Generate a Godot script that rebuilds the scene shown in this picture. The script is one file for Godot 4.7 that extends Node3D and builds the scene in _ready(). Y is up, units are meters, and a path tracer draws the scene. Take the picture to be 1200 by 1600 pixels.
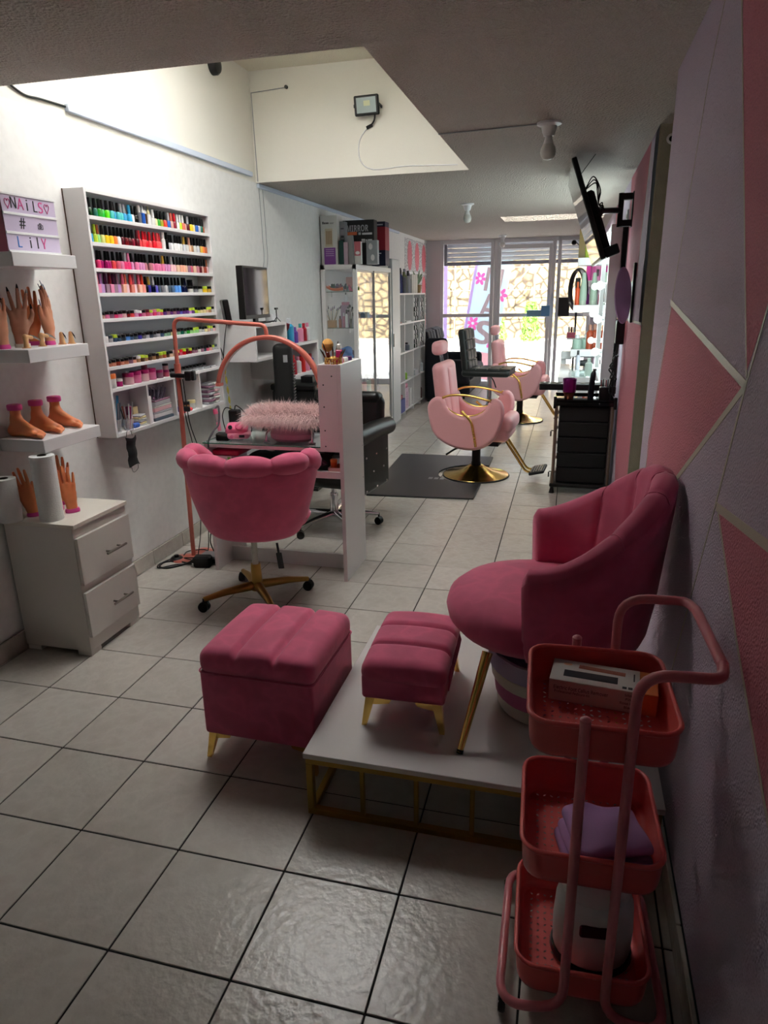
extends Node3D
# A nail and hair salon: long tiled room, skylight well over the desk, glazed shop front at the far end.
# Metres, y up. Camera at (0, 1.546, 0) looking down the room (-z), turned a little to the left and down.

const LX := -2.37        # left wall face
const RN := 0.35         # right wall face, near stretch
const RF := 0.39         # right wall face, far stretch
const CY := 2.363        # ceiling height
const ZF := -11.95       # shop front plane
const ZB := 1.5          # wall behind the camera
const TILE := 0.333

var M := {}
var taken := {}
var rng := RandomNumberGenerator.new()

func _ready():
	rng.seed = 11
	# ---- camera
	var cam := Camera3D.new()
	cam.name = "camera"
	cam.position = Vector3(0, 1.5458, 0)
	cam.rotation = Vector3(-0.30729, 0.26049, -0.01743)
	cam.fov = 73.374
	cam.near = 0.03
	cam.far = 200.0
	cam.current = true
	add_child(cam)
	# ---- sky, exposure
	var env := Environment.new()
	env.background_mode = Environment.BG_SKY
	var psm := ProceduralSkyMaterial.new()
	psm.sky_top_color = Color(0.90, 0.94, 0.99)
	psm.sky_horizon_color = Color(0.97, 0.97, 0.97)
	psm.ground_horizon_color = Color(0.75, 0.74, 0.72)
	psm.ground_bottom_color = Color(0.60, 0.58, 0.55)
	psm.energy_multiplier = 1.0
	psm.sky_curve = 0.3
	var sky := Sky.new()
	sky.sky_material = psm
	env.sky = sky
	env.background_energy_multiplier = SKY_ENERGY
	env.ambient_light_source = Environment.AMBIENT_SOURCE_SKY
	env.tonemap_mode = Environment.TONE_MAPPER_LINEAR
	env.tonemap_exposure = EXPOSURE
	env.sdfgi_enabled = true
	env.ssao_enabled = true
	env.ssil_enabled = true
	var we := WorldEnvironment.new()
	we.name = "environment"
	we.environment = env
	add_child(we)
	# ---- sun: high, from behind the building, so it falls on the street and the roof lights
	var sun := DirectionalLight3D.new()
	sun.name = "sun"
	sun.rotation_degrees = Vector3(-56, 22, 0)
	sun.light_color = Color(1.0, 0.98, 0.95)
	sun.light_energy = SUN_ENERGY
	sun.light_angular_distance = 0.6
	sun.shadow_enabled = true
	add_child(sun)
	# ---- the place
	materials()
	room()
	shop_front()
	street()
	desk_area()
	pedicure_corner()
	wall_rack()
	wall_shelves()
	television_corner()
	display_cabinets()
	salon_floor()
	vanity_wall()
	ceiling_fittings()

const SKY_ENERGY := 2.6
const SUN_ENERGY := 5.0
const EXPOSURE := 3.45

# =====================================================================  mesh building
class Bend:
	func at(p: Vector3) -> Vector3:
		return p

func grey(a: float) -> Color:
	return Color(a, a, a)

class Mesher:
	var st := SurfaceTool.new()
	var xf := Transform3D()
	var sg := 0
	func _init(t := Transform3D()):
		st.begin(Mesh.PRIMITIVE_TRIANGLES)
		xf = t
	func flat():
		st.set_smooth_group(0xFFFFFFFF)
	func soft():
		sg += 1
		st.set_smooth_group(sg)
	func v(p: Vector3):
		st.add_vertex(xf * p)
	func tri(a: Vector3, b: Vector3, c: Vector3):
		v(a); v(b); v(c)
	func quad(a: Vector3, b: Vector3, c: Vector3, d: Vector3):
		v(a); v(b); v(c); v(a); v(c); v(d)
	# oriented away from o
	func otri(a: Vector3, b: Vector3, c: Vector3, o: Vector3):
		if (b - a).cross(c - a).dot((a + b + c) / 3.0 - o) > 0: tri(a, c, b)
		else: tri(a, b, c)
	func oquad(a: Vector3, b: Vector3, c: Vector3, d: Vector3, o: Vector3):
		if (b - a).cross(c - a).dot((a + b + c + d) / 4.0 - o) > 0: quad(a, d, c, b)
		else: quad(a, b, c, d)
	# chamfered box
	func box(c: Vector3, s: Vector3, b := 0.0):
		flat()
		var h := s * 0.5
		b = minf(b, minf(h.x, minf(h.y, h.z)) * 0.95)
		if b <= 0.0:
			for a in 3:
				for sn in [-1.0, 1.0]:
					var p := []
					for k in [[-1, -1], [1, -1], [1, 1], [-1, 1]]:
						var q := Vector3()
						q[a] = sn * h[a]; q[(a + 1) % 3] = k[0] * h[(a + 1) % 3]; q[(a + 2) % 3] = k[1] * h[(a + 2) % 3]
						p.append(c + q)
					oquad(p[0], p[1], p[2], p[3], c)
			return
		var g := h - Vector3(b, b, b)
		for a in 3:
			var e := (a + 1) % 3
			var f := (a + 2) % 3
			for sn in [-1.0, 1.0]:
				var p := []
				for k in [[-1, -1], [1, -1], [1, 1], [-1, 1]]:
					var q := Vector3()
					q[a] = sn * h[a]; q[e] = k[0] * g[e]; q[f] = k[1] * g[f]
					p.append(c + q)
				oquad(p[0], p[1], p[2], p[3], c)
				for s2 in [-1.0, 1.0]:
					var q1 := Vector3(); var q2 := Vector3(); var q3 := Vector3(); var q4 := Vector3()
					q1[a] = sn * h[a]; q1[e] = s2 * g[e]; q1[f] = -g[f]
					q2[a] = sn * h[a]; q2[e] = s2 * g[e]; q2[f] = g[f]
					q3[a] = sn * g[a]; q3[e] = s2 * h[e]; q3[f] = g[f]
					q4[a] = sn * g[a]; q4[e] = s2 * h[e]; q4[f] = -g[f]
					oquad(c + q1, c + q2, c + q3, c + q4, c)
		for i in [-1.0, 1.0]:
			for j in [-1.0, 1.0]:
				for k in [-1.0, 1.0]:
					otri(c + Vector3(i * h.x, j * g.y, k * g.z), c + Vector3(i * g.x, j * h.y, k * g.z), c + Vector3(i * g.x, j * g.y, k * h.z), c)
	# box between two corners
	func bb(a: Vector3, d: Vector3, b := 0.0):
		box((a + d) * 0.5, (d - a).abs(), b)
	# soft rounded box; f bends each point, div adds inner cuts
	func pad(c: Vector3, s: Vector3, r: float, div := 1, f: Bend = null):
		soft()
		var h := s * 0.5
		r = minf(r, minf(h.x, minf(h.y, h.z)) * 0.999)
		var cs := []
		for a in 3:
			var l := []
			for t in [0.0, 0.3, 0.65]: l.append(-h[a] + r * t)
			for i in div + 1: l.append(lerpf(-h[a] + r, h[a] - r, float(i) / div))
			for t in [0.65, 0.3, 0.0]: l.append(h[a] - r * t)
			cs.append(l)
		for a in 3:
			var e := (a + 1) % 3
			var g := (a + 2) % 3
			for sn in [-1.0, 1.0]:
				var grid := []
				for x in cs[e]:
					var row := []
					for y in cs[g]:
						var p := Vector3()
						p[a] = sn * h[a]; p[e] = x; p[g] = y
						var q := Vector3(clampf(p.x, -h.x + r, h.x - r), clampf(p.y, -h.y + r, h.y - r), clampf(p.z, -h.z + r, h.z - r))
						p = c + q + (p - q).normalized() * r
						if f: p = f.at(p)
						row.append(p)
					grid.append(row)
				for i in grid.size() - 1:
					for j in grid[0].size() - 1:
						if sn > 0: quad(grid[i][j], grid[i][j + 1], grid[i + 1][j + 1], grid[i + 1][j])
						else: quad(grid[i][j], grid[i + 1][j], grid[i + 1][j + 1], grid[i][j + 1])
	# rows of points -> smooth sheet
	func sheet(rows: Array, flip := false, wrap := false):
		var n: int = rows[0].size()
		for i in rows.size() - 1:
			for j in (n if wrap else n - 1):
				var k := (j + 1) % n
				if flip: quad(rows[i][j], rows[i + 1][j], rows[i + 1][k], rows[i][k])
				else: quad(rows[i][j], rows[i][k], rows[i + 1][k], rows[i + 1][j])
	# profile of (radius, height) turned about y at o; sx/sz squash it
	func lathe(prof: Array, o := Vector3(), seg := 16, sx := 1.0, sz := 1.0):
		soft()
		var last := Vector2()
		for i in prof.size() - 1:
			var d: Vector2 = (prof[i + 1] - prof[i])
			if d.length() < 1e-6: continue
			d = d.normalized()
			if i > 0 and last.dot(d) < 0.8: soft()
			last = d
			for k in seg:
				var a := TAU * k / seg
				var b := TAU * (k + 1) / seg
				var p0: Vector2 = prof[i]
				var p1: Vector2 = prof[i + 1]
				var q0 := o + Vector3(cos(a) * p0.x * sx, p0.y, sin(a) * p0.x * sz)
				var q1 := o + Vector3(cos(b) * p0.x * sx, p0.y, sin(b) * p0.x * sz)
				var q2 := o + Vector3(cos(b) * p1.x * sx, p1.y, sin(b) * p1.x * sz)
				var q3 := o + Vector3(cos(a) * p1.x * sx, p1.y, sin(a) * p1.x * sz)
				if p0.x < 1e-6: tri(q0, q2, q3)
				elif p1.x < 1e-6: tri(q0, q1, q3)
				else: quad(q0, q1, q2, q3)
	# round bar along points; r number or array
	func tube(pts: Array, r, sides := 10, closed := false, caps := true, squash := 1.0, upv := Vector3.ZERO):
		soft()
		var n := pts.size()
		var rings := []
		var nrm := Vector3()
		for i in n:
			var t: Vector3
			if closed: t = (pts[(i + 1) % n] - pts[(i - 1 + n) % n]).normalized()
			elif i == 0: t = (pts[1] - pts[0]).normalized()
			elif i == n - 1: t = (pts[n - 1] - pts[n - 2]).normalized()
			else: t = ((pts[i + 1] - pts[i]).normalized() + (pts[i] - pts[i - 1]).normalized()).normalized()
			if i == 0:
				nrm = upv if upv != Vector3.ZERO else (Vector3.UP if absf(t.y) < 0.9 else Vector3.RIGHT)
			nrm = (nrm - t * nrm.dot(t)).normalized()
			var bi := t.cross(nrm)
			var rr: float = r[i] if r is Array else r
			var ring := []
			for k in sides:
				var a := TAU * k / sides
				ring.append(pts[i] + nrm * cos(a) * rr + bi * sin(a) * rr * squash)
			rings.append(ring)
		if closed: rings.append(rings[0])
		sheet(rings, true, true)
		if caps and not closed:
			flat()
			for k in range(1, sides - 1):
				tri(rings[0][0], rings[0][k], rings[0][k + 1])
				tri(rings[n - 1][0], rings[n - 1][k + 1], rings[n - 1][k])
	# flat outline (x, y) pushed along z from z0 to z1
	func prism(poly: PackedVector2Array, z0: float, z1: float, t := Transform3D()):
		flat()
		var ix := Geometry2D.triangulate_polygon(poly)
		var ccw := not Geometry2D.is_polygon_clockwise(poly)
		for i in range(0, ix.size(), 3):
			var a := poly[ix[i]]; var b := poly[ix[i + 1]]; var c := poly[ix[i + 2]]
			if (b - a).cross(c - a) > 0:
				var sw := b; b = c; c = sw
			tri(t * Vector3(a.x, a.y, z1), t * Vector3(b.x, b.y, z1), t * Vector3(c.x, c.y, z1))
			tri(t * Vector3(a.x, a.y, z0), t * Vector3(c.x, c.y, z0), t * Vector3(b.x, b.y, z0))
		for i in poly.size():
			var a := poly[i]; var b := poly[(i + 1) % poly.size()]
			if ccw: quad(t * Vector3(a.x, a.y, z0), t * Vector3(a.x, a.y, z1), t * Vector3(b.x, b.y, z1), t * Vector3(b.x, b.y, z0))
			else: quad(t * Vector3(a.x, a.y, z0), t * Vector3(b.x, b.y, z0), t * Vector3(b.x, b.y, z1), t * Vector3(a.x, a.y, z1))
	func ball(o: Vector3, r: Vector3, seg := 12):
		var pr := []
		for i in range(0, seg / 2 + 1):
			var a := PI * i / (seg / 2)
			pr.append(Vector2(sin(a), -cos(a) * r.y))
		pr[0].x = 0.0; pr[-1].x = 0.0
		lathe(pr, o, seg, r.x, r.z)
	func done() -> ArrayMesh:
		st.generate_normals()
		st.index()
		return st.commit()

# smooth line through points
func curve(pts: Array, n := 6, closed := false) -> Array:
	var out := []
	var c := pts.size()
	for i in (c if closed else c - 1):
		var p0: Vector3 = pts[(i - 1 + c) % c] if closed or i > 0 else pts[0] * 2.0 - pts[1]
		var p1: Vector3 = pts[i]
		var p2: Vector3 = pts[(i + 1) % c]
		var p3: Vector3 = pts[(i + 2) % c] if closed or i < c - 2 else pts[c - 1] * 2.0 - pts[c - 2]
		for k in n:
			out.append(p1.cubic_interpolate(p2, p0, p3, float(k) / n))
	if not closed: out.append(pts[c - 1])
	return out

# polyline with rounded corners
func rounded(pts: Array, r: float, n := 5) -> Array:
	var out := [pts[0]]
	for i in range(1, pts.size() - 1):
		var a: Vector3 = (pts[i - 1] - pts[i])
		var b: Vector3 = (pts[i + 1] - pts[i])
		var d := minf(r, minf(a.length(), b.length()) * 0.49)
		var p: Vector3 = pts[i] + a.normalized() * d
		var q: Vector3 = pts[i] + b.normalized() * d
		for k in n + 1:
			var t := float(k) / n
			out.append(p.lerp(pts[i], t).lerp(pts[i].lerp(q, t), t))
	out.append(pts[-1])
	return out

# =====================================================================  scene tree
func numbered(called: String) -> String:
	if not taken.has(called):
		taken[called] = 0
		return called
	taken[called] += 1
	return "%s_%03d" % [called, taken[called]]

func tag(o: Node, label: String, category: String, group := ""):
	o.set_meta("label", label)
	o.set_meta("category", category)
	if group != "": o.set_meta("group", group)

func thing(called: String, label: String, category: String, at := Vector3.ZERO, turn := 0.0, group := "") -> Node3D:
	var o := Node3D.new()
	o.name = numbered(called)
	o.position = at
	o.rotation.y = turn
	tag(o, label, category, group)
	add_child(o)
	return o

func part(parent: Node, called: String, m, mt: Material, label := "") -> MeshInstance3D:
	var o := MeshInstance3D.new()
	o.name = called
	o.mesh = m.done() if m is Mesher else m
	o.material_override = mt
	if label != "": o.set_meta("label", label)
	parent.add_child(o, true)
	return o

func solo(called: String, m, mt: Material, label: String, category: String, at := Vector3.ZERO, turn := 0.0, group := "") -> MeshInstance3D:
	var o := MeshInstance3D.new()
	o.name = numbered(called)
	o.mesh = m.done() if m is Mesher else m
	o.material_override = mt
	o.position = at
	o.rotation.y = turn
	tag(o, label, category, group)
	add_child(o)
	return o

func structure(called: String, m, mt: Material) -> MeshInstance3D:
	var o := MeshInstance3D.new()
	o.name = numbered(called)
	o.mesh = m.done() if m is Mesher else m
	o.material_override = mt
	o.set_meta("kind", "structure")
	add_child(o)
	return o

func copy_of(o: Node3D, at: Vector3, turn := 0.0, label := "", group := "") -> Node3D:
	var c: Node3D = o.duplicate()
	var base := String(o.name)
	if base.length() > 4 and base[-4] == "_" and base.right(3).is_valid_int(): base = base.left(-4)
	c.name = numbered(base)
	c.position = at
	c.rotation = Vector3(0, turn, 0)
	if label != "": c.set_meta("label", label)
	if group != "": c.set_meta("group", group)
	add_child(c)
	return c

# a mesher that takes world coordinates for the parts of t
func at_world(t: Node3D) -> Mesher:
	return Mesher.new(t.transform.affine_inverse())

func letters(parent: Node, text: String, size: float, mt: Material, t: Transform3D, called := "lettering", width := 0.0, depth := 0.001, bold := false) -> MeshInstance3D:
	var tm := TextMesh.new()
	var f := SystemFont.new()
	f.font_names = PackedStringArray(["Droid Sans"])
	if bold: f.font_weight = 700
	tm.font = f
	tm.text = text
	tm.font_size = 64
	tm.pixel_size = size / 46.0
	tm.depth = depth
	tm.curve_step = 4.0
	tm.horizontal_alignment = HORIZONTAL_ALIGNMENT_CENTER
	var o := MeshInstance3D.new()
	o.name = called
	o.mesh = tm
	o.material_override = mt
	o.transform = t
	if width > 0.0:
		var w := tm.get_aabb().size.x
		if w > 0.0: o.transform = t * Transform3D(Basis.from_scale(Vector3(width / w, 1, 1)), Vector3.ZERO)
	parent.add_child(o, true)
	return o

# =====================================================================  materials
func mat(key: String, c: Color, rough := 0.6, metal := 0.0) -> StandardMaterial3D:
	var m := StandardMaterial3D.new()
	m.albedo_color = c
	m.roughness = rough
	m.metallic = metal
	m.resource_name = key
	M[key] = m
	return m

func tint(c: Color, rough := 0.4) -> StandardMaterial3D:
	var key := "tint_%s_%d" % [c.to_html(false), int(rough * 100)]
	if not M.has(key): mat(key, c, rough)
	return M[key]

func noise_tex(freq: float, seed_: int, size := 512, normal := false, bump := 4.0, ramp: Array = [], type := FastNoiseLite.TYPE_SIMPLEX_SMOOTH, oct := 4) -> NoiseTexture2D:
	var n := FastNoiseLite.new()
	n.seed = seed_
	n.noise_type = type
	n.frequency = freq
	n.fractal_octaves = oct
	var t := NoiseTexture2D.new()
	t.width = size
	t.height = size
	t.seamless = true
	t.noise = n
	t.as_normal_map = normal
	t.bump_strength = bump
	if ramp.size():
		var g := Gradient.new()
		var offs := PackedFloat32Array()
		var cols := PackedColorArray()
		for r in ramp:
			offs.append(r[0]); cols.append(r[1])
		g.offsets = offs
		g.colors = cols
		t.color_ramp = g
	return t

func relief(m: StandardMaterial3D, tex: Texture2D, scale: float, cm: float):
	m.uv1_triplanar = true
	m.uv1_world_triplanar = true
	m.uv1_scale = Vector3.ONE * scale
	m.heightmap_enabled = true
	m.heightmap_texture = tex
	m.heightmap_scale = cm

func grain(m: StandardMaterial3D, tex: Texture2D, scale: float, world := true):
	m.uv1_triplanar = true
	m.uv1_world_triplanar = world
	m.uv1_scale = Vector3.ONE * scale
	m.albedo_texture = tex

func materials():
	# setting
	var wall_noise := noise_tex(0.02, 3, 512, false, 4.0, [[0.0, grey(0.965)], [0.5, grey(0.985)], [1.0, grey(1.0)]])
	var fine := noise_tex(0.18, 5, 512)
	var stucco := noise_tex(0.11, 8, 512, false, 4.0, [], FastNoiseLite.TYPE_CELLULAR, 2)
	var sand := noise_tex(0.22, 15, 512, false, 4.0, [[0.0, grey(0.88)], [0.5, grey(0.97)], [1.0, grey(1.0)]], FastNoiseLite.TYPE_SIMPLEX, 3)
	var m := mat("wall_white", Color(0.92, 0.92, 0.91), 0.75)
	relief(m, fine, 1.6, 0.025); m.albedo_texture = wall_noise
	m = mat("well_cream", Color(0.91, 0.90, 0.86), 0.8)
	relief(m, fine, 1.6, 0.06)
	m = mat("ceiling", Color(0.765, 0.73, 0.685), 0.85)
	relief(m, stucco, 1.3, 1.6); m.albedo_texture = noise_tex(0.25, 13, 512, false, 4.0, [[0.0, grey(0.86)], [0.4, grey(0.97)], [1.0, grey(1.0)]], FastNoiseLite.TYPE_SIMPLEX, 2)  # albedo speckle paints in the tiny shadows of the stucco grain
	m = mat("stucco_cream", Color(0.90, 0.88, 0.80), 0.85)
	relief(m, stucco, 2.2, 0.5)
	m = mat("lavender", Color(0.80, 0.74, 0.81), 0.8)
	relief(m, fine, 1.3, 0.5); m.albedo_texture = sand
	m = mat("wall_pink", Color(0.84, 0.50, 0.56), 0.8)
	relief(m, fine, 1.3, 0.5); m.albedo_texture = sand
	m = mat("glitter", Color(0.76, 0.73, 0.66), 0.45, 0.15)
	relief(m, fine, 4.0, 0.1)
	m = mat("concrete", Color(0.68, 0.66, 0.58), 0.9)
	relief(m, fine, 1.0, 0.2); m.albedo_texture = wall_noise
	var vein := noise_tex(0.008, 21, 512, false, 4.0, [[0.0, Color(0.95, 0.94, 0.93)], [0.45, Color(0.985, 0.98, 0.975)], [0.55, Color(1, 1, 0.995)], [1.0, Color(0.96, 0.955, 0.95)]], FastNoiseLite.TYPE_SIMPLEX, 5)
	var skin := noise_tex(0.03, 22, 512, false, 4.0, [], FastNoiseLite.TYPE_SIMPLEX, 4)
	for k in 4:
		m = mat("tile_%d" % k, [Color(0.775, 0.75, 0.715), Color(0.765, 0.742, 0.705), Color(0.785, 0.762, 0.73), Color(0.757, 0.735, 0.70)][k], 0.26)
		relief(m, skin, 1.7, 0.09)
		m.uv1_offset = Vector3(0.37 * k, 0.0, 0.71 * k)
		m.albedo_texture = vein
	mat("grout", Color(0.10, 0.09, 0.085), 0.9)
	# painted board and metal
	m = mat("white_board", Color(0.88, 0.87, 0.87), 0.35)
	mat("white_worn", Color(0.85, 0.83, 0.80), 0.4)
	M.white_worn.albedo_texture = null
	mat("board_edge", Color(0.84, 0.77, 0.78), 0.5)
	mat("raw_edge", Color(0.35, 0.27, 0.20), 0.8)
	mat("white_plastic", Color(0.90, 0.90, 0.90), 0.35)
	mat("off_white", Color(0.86, 0.84, 0.78), 0.4)
	mat("grey_board", Color(0.62, 0.63, 0.64), 0.5)
	mat("black", Color(0.025, 0.025, 0.028), 0.4)
	mat("black_gloss", Color(0.012, 0.012, 0.014), 0.08)
	mat("black_matte", Color(0.03, 0.03, 0.03), 0.75)
	mat("charcoal", Color(0.10, 0.10, 0.11), 0.5)
	mat("rubber_mat", Color(0.13, 0.13, 0.15), 0.42)
	relief(M.rubber_mat, fine, 6.0, 0.03)
	mat("chrome", Color(0.88, 0.88, 0.90), 0.10, 1.0)
	mat("steel", Color(0.62, 0.60, 0.57), 0.3, 1.0)
	mat("gold", Color(0.95, 0.79, 0.45), 0.18, 1.0)
	mat("gold_brushed", Color(0.66, 0.53, 0.29), 0.38, 1.0)
	mat("gold_paint", Color(0.60, 0.48, 0.20), 0.42, 0.7)
	mat("aluminium", Color(0.90, 0.90, 0.91), 0.35, 0.0)
	mat("silver_frame", Color(0.72, 0.72, 0.72), 0.35, 0.6)
	mat("brass", Color(0.80, 0.62, 0.30), 0.3, 1.0)
	# cloth and hide
	var nap := noise_tex(0.012, 31, 512, false, 4.0, [[0.0, grey(0.88)], [0.45, grey(0.95)], [0.6, grey(1.0)], [1.0, grey(0.93)]], FastNoiseLite.TYPE_SIMPLEX, 3)
	m = mat("velvet", Color(0.86, 0.37, 0.51), 0.8)
	relief(m, fine, 5.0, 0.02); m.uv1_world_triplanar = false; m.uv1_scale = Vector3.ONE * 0.9
	m.albedo_texture = nap
	m.rim_enabled = true; m.rim = 1.0; m.rim_tint = 0.35
	m = mat("salon_pink", Color(0.93, 0.68, 0.69), 0.38)
	m = mat("black_hide", Color(0.035, 0.036, 0.038), 0.33)
	relief(m, fine, 6.0, 0.03)
	m = mat("green_hide", Color(0.125, 0.145, 0.14), 0.36)
	relief(m, fine, 6.0, 0.03)
	m = mat("navy_cloth", Color(0.055, 0.055, 0.10), 0.8)
	relief(m, fine, 6.0, 0.05)
	m = mat("fur", Color(0.98, 0.86, 0.85), 0.8)
	m = mat("mauve_hide", Color(0.66, 0.52, 0.58), 0.45)
	m = mat("towel", Color(0.80, 0.62, 0.84), 0.95)
	relief(m, fine, 8.0, 0.15)
	# cart, lamp, hands
	mat("coral_enamel", Color(0.90, 0.40, 0.38), 0.35)
	mat("pink_enamel", Color(0.88, 0.52, 0.55), 0.3)
	mat("rose_enamel", Color(0.80, 0.44, 0.38), 0.36)
	m = mat("hand_tan", Color(0.74, 0.53, 0.43), 0.5)
	m = mat("hand_orange", Color(0.94, 0.56, 0.36), 0.42)
	m.subsurf_scatter_enabled = true; m.subsurf_scatter_strength = 0.15
	m = mat("hand_pale", Color(0.90, 0.62, 0.48), 0.45)
	mat("cuff_pink", Color(0.90, 0.30, 0.62), 0.5)
	mat("finger_tip", Color(0.86, 0.66, 0.46), 0.5)
	# glass
	m = mat("window_glass", Color(0.95, 0.98, 0.98, 0.06), 0.02)
	m.transparency = BaseMaterial3D.TRANSPARENCY_ALPHA
	m = mat("cabinet_glass", Color(0.92, 0.96, 0.96, 0.05), 0.02)
	m.transparency = BaseMaterial3D.TRANSPARENCY_ALPHA
	m = mat("table_glass", Color(0.80, 0.92, 0.88, 0.15), 0.02)
	m.transparency = BaseMaterial3D.TRANSPARENCY_ALPHA
	m = mat("jar_clear", Color(0.93, 0.93, 0.94, 0.25), 0.08)
	m.transparency = BaseMaterial3D.TRANSPARENCY_ALPHA
	m = mat("opal", Color(0.97, 0.97, 0.96), 0.5)
	m.backlight_enabled = true
	m.backlight = Color(1, 1, 1)
	mat("glass_edge", Color(0.12, 0.36, 0.28), 0.15)
	mat("mirror", Color(0.92, 0.94, 0.94), 0.02, 1.0)
	m = mat("screen", Color(0.02, 0.02, 0.024), 0.05)

# =====================================================================  the room
const WZ0 := -2.65       # near side of the skylight well
const WZ1 := -5.29       # far side
const WX1 := -0.75       # right side
const WY := 3.10         # its soffit
const NZ0 := -3.29       # doorway recess in the right wall
const NZ1 := -4.25

func room():
	# floor: dark joint bed with a tile in every cell
	var m := Mesher.new()
	m.bb(Vector3(LX - 0.2, -0.15, ZB + 0.2), Vector3(1.15, -0.003, ZF - 0.12))
	var fl := structure("floor", m, M.grout)
	var gx0 := -1.0188
	var gz0 := -1.0797
	var shared := {}
	var field := Mesher.new()
	for r in range(-8, 33):
		var za := gz0 - r * TILE
		var zb := za - TILE
		za = minf(za, ZB); zb = maxf(zb, ZF - 0.05)
		if za - zb < 0.02: continue
		for c in range(-5, 7):
			var xa := maxf(gx0 + c * TILE, LX)
			var right := 1.0 if zb > NZ1 - 0.05 and za < NZ0 + 0.05 else (RN if za > NZ1 else RF)
			var xb := minf(gx0 + (c + 1) * TILE, right)
			if xb - xa < 0.015: continue
			var s := Vector3(xb - xa - 0.005, 0.012, za - zb - 0.005)
			var at := Vector3((xa + xb) / 2, -0.006, (za + zb) / 2)
			if r < -4 or zb < -8.45 or xa > RF:
				field.box(at, s, 0.0012)
				continue
			var key := "%d_%d" % [roundi(s.x * 1000), roundi(s.z * 1000)]
			if not shared.has(key):
				var tm := Mesher.new()
				tm.box(Vector3.ZERO, s, 0.0015)
				shared[key] = tm.done()
			var o := part(fl, "tile", shared[key], M["tile_%d" % rng.randi_range(0, 3)])
			o.position = at + Vector3(0, rng.randf_range(-0.0004, 0.0003), 0)
	var rest := part(fl, "far_tiles", field, M.tile_0)
	rest.set_meta("kind", "stuff")
	# left wall
	m = Mesher.new()
	m.bb(Vector3(LX - 0.2, 0, ZB + 0.2), Vector3(LX, CY, ZF - 0.1))
	structure("wall_left", m, M.wall_white)
	# wall behind the camera
	m = Mesher.new()
	m.bb(Vector3(LX, 0, ZB), Vector3(RN, CY, ZB + 0.2))
	structure("wall_back", m, M.wall_white)
	# right wall, near stretch, with its painted fields and glitter lines
	m = Mesher.new()
	m.bb(Vector3(RN, 0, ZB + 0.2), Vector3(RN + 0.25, CY, NZ0))
	var wr := structure("wall_right", m, M.lavender)
	paint(wr, RN, [Vector2(-2.762, 1.494), Vector2(-1.555, 1.353), Vector2(-2.191, 1.013), Vector2(-2.47, 0.86), Vector2(-2.992, 0.60), Vector2(-3.051, 0.927), Vector2(-2.908, 1.215)], M.wall_pink)
	paint(wr, RN, [Vector2(-2.20, 2.362), Vector2(-2.079, 2.197), Vector2(-1.787, 1.745), Vector2(-1.543, 1.385), Vector2(-1.457, 1.508), Vector2(-1.15, 2.07), Vector2(-1.0, 2.362)], M.wall_pink)
	paint(wr, RN, [Vector2(-1.610, 1.062), Vector2(-1.234, 1.124), Vector2(-0.55, 1.22), Vector2(-0.55, 0.53), Vector2(-1.009, 0.735), Vector2(-1.128, 0.790), Vector2(-1.324, 0.896)], M.wall_pink)
	paint(wr, RN, [Vector2(-0.62, 2.362), Vector2(-1.0, 1.62), Vector2(-0.25, 1.30), Vector2(0.4, 1.75), Vector2(0.5, 2.362)], M.wall_pink)
	for l in [[-2.80, 1.500, -1.533, 1.357, 0.020], [-1.533, 1.357, -2.47, 0.855, 0.018], [-1.646, 1.069, -0.55, 1.215, 0.020], [-2.20, 2.362, -1.536, 1.373, 0.007], [-2.768, 1.50, -2.477, 2.137, 0.004], [-2.477, 2.137, -2.271, 2.36, 0.004], [-1.533, 1.359, -1.658, 1.067, 0.010], [-1.658, 1.067, -1.816, 0.734, 0.006], [-1.816, 0.734, -2.1, 0.1, 0.006], [-1.0, 2.362, -1.533, 1.359, 0.008], [-1.62, 1.062, -1.324, 0.893, 0.010], [-1.324, 0.893, -0.55, 0.525, 0.010], [-2.762, 1.494, -3.06, 0.80, 0.005]]:
		stripe(wr, RN, Vector2(l[0], l[1]), Vector2(l[2], l[3]), l[4])
	# far stretch
	m = Mesher.new()
	m.bb(Vector3(RF, 0, NZ1 - 0.01), Vector3(RF + 0.2, CY, ZF - 0.1))
	var wf := structure("wall_right_far", m, M.lavender)
	paint(wf, RF, [Vector2(-4.65, 2.36), Vector2(-4.85, 1.62), Vector2(-5.85, 1.55), Vector2(-6.1, 2.36)], M.wall_pink)
	paint(wf, RF, [Vector2(-4.27, 1.35), Vector2(-5.60, 1.33), Vector2(-5.5, 0.6), Vector2(-5.1, 0.1), Vector2(-4.27, 0.1)], M.wall_pink)
	paint(wf, RF, [Vector2(-7.0, 2.36), Vector2(-7.3, 1.6), Vector2(-7.9, 1.9), Vector2(-8.1, 2.36)], M.wall_pink)
	for l in [[-4.65, 2.36, -4.85, 1.62, 0.008], [-4.85, 1.62, -5.85, 1.55, 0.01], [-4.27, 1.36, -5.6, 1.34, 0.012]]:
		stripe(wf, RF, Vector2(l[0], l[1]), Vector2(l[2], l[3]), l[4])
	# recess: bare concrete
	m = Mesher.new()
	m.bb(Vector3(RF, 0, NZ1), Vector3(1.0, CY, NZ1 - 0.2))
	var nf := structure("wall_recess_far", m, M.concrete)
	var pipe_mesh := Mesher.new(Transform3D(Basis(Vector3.RIGHT, PI / 2), Vector3(0.452, 2.29, NZ1 + 0.002)))
	pipe_mesh.lathe([Vector2(0.014, -0.03), Vector2(0.014, 0.006), Vector2(0.026, 0.006), Vector2(0.026, 0.0)], Vector3(), 16)
	part(nf, "pipe_sleeve", pipe_mesh, M.white_plastic)
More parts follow.
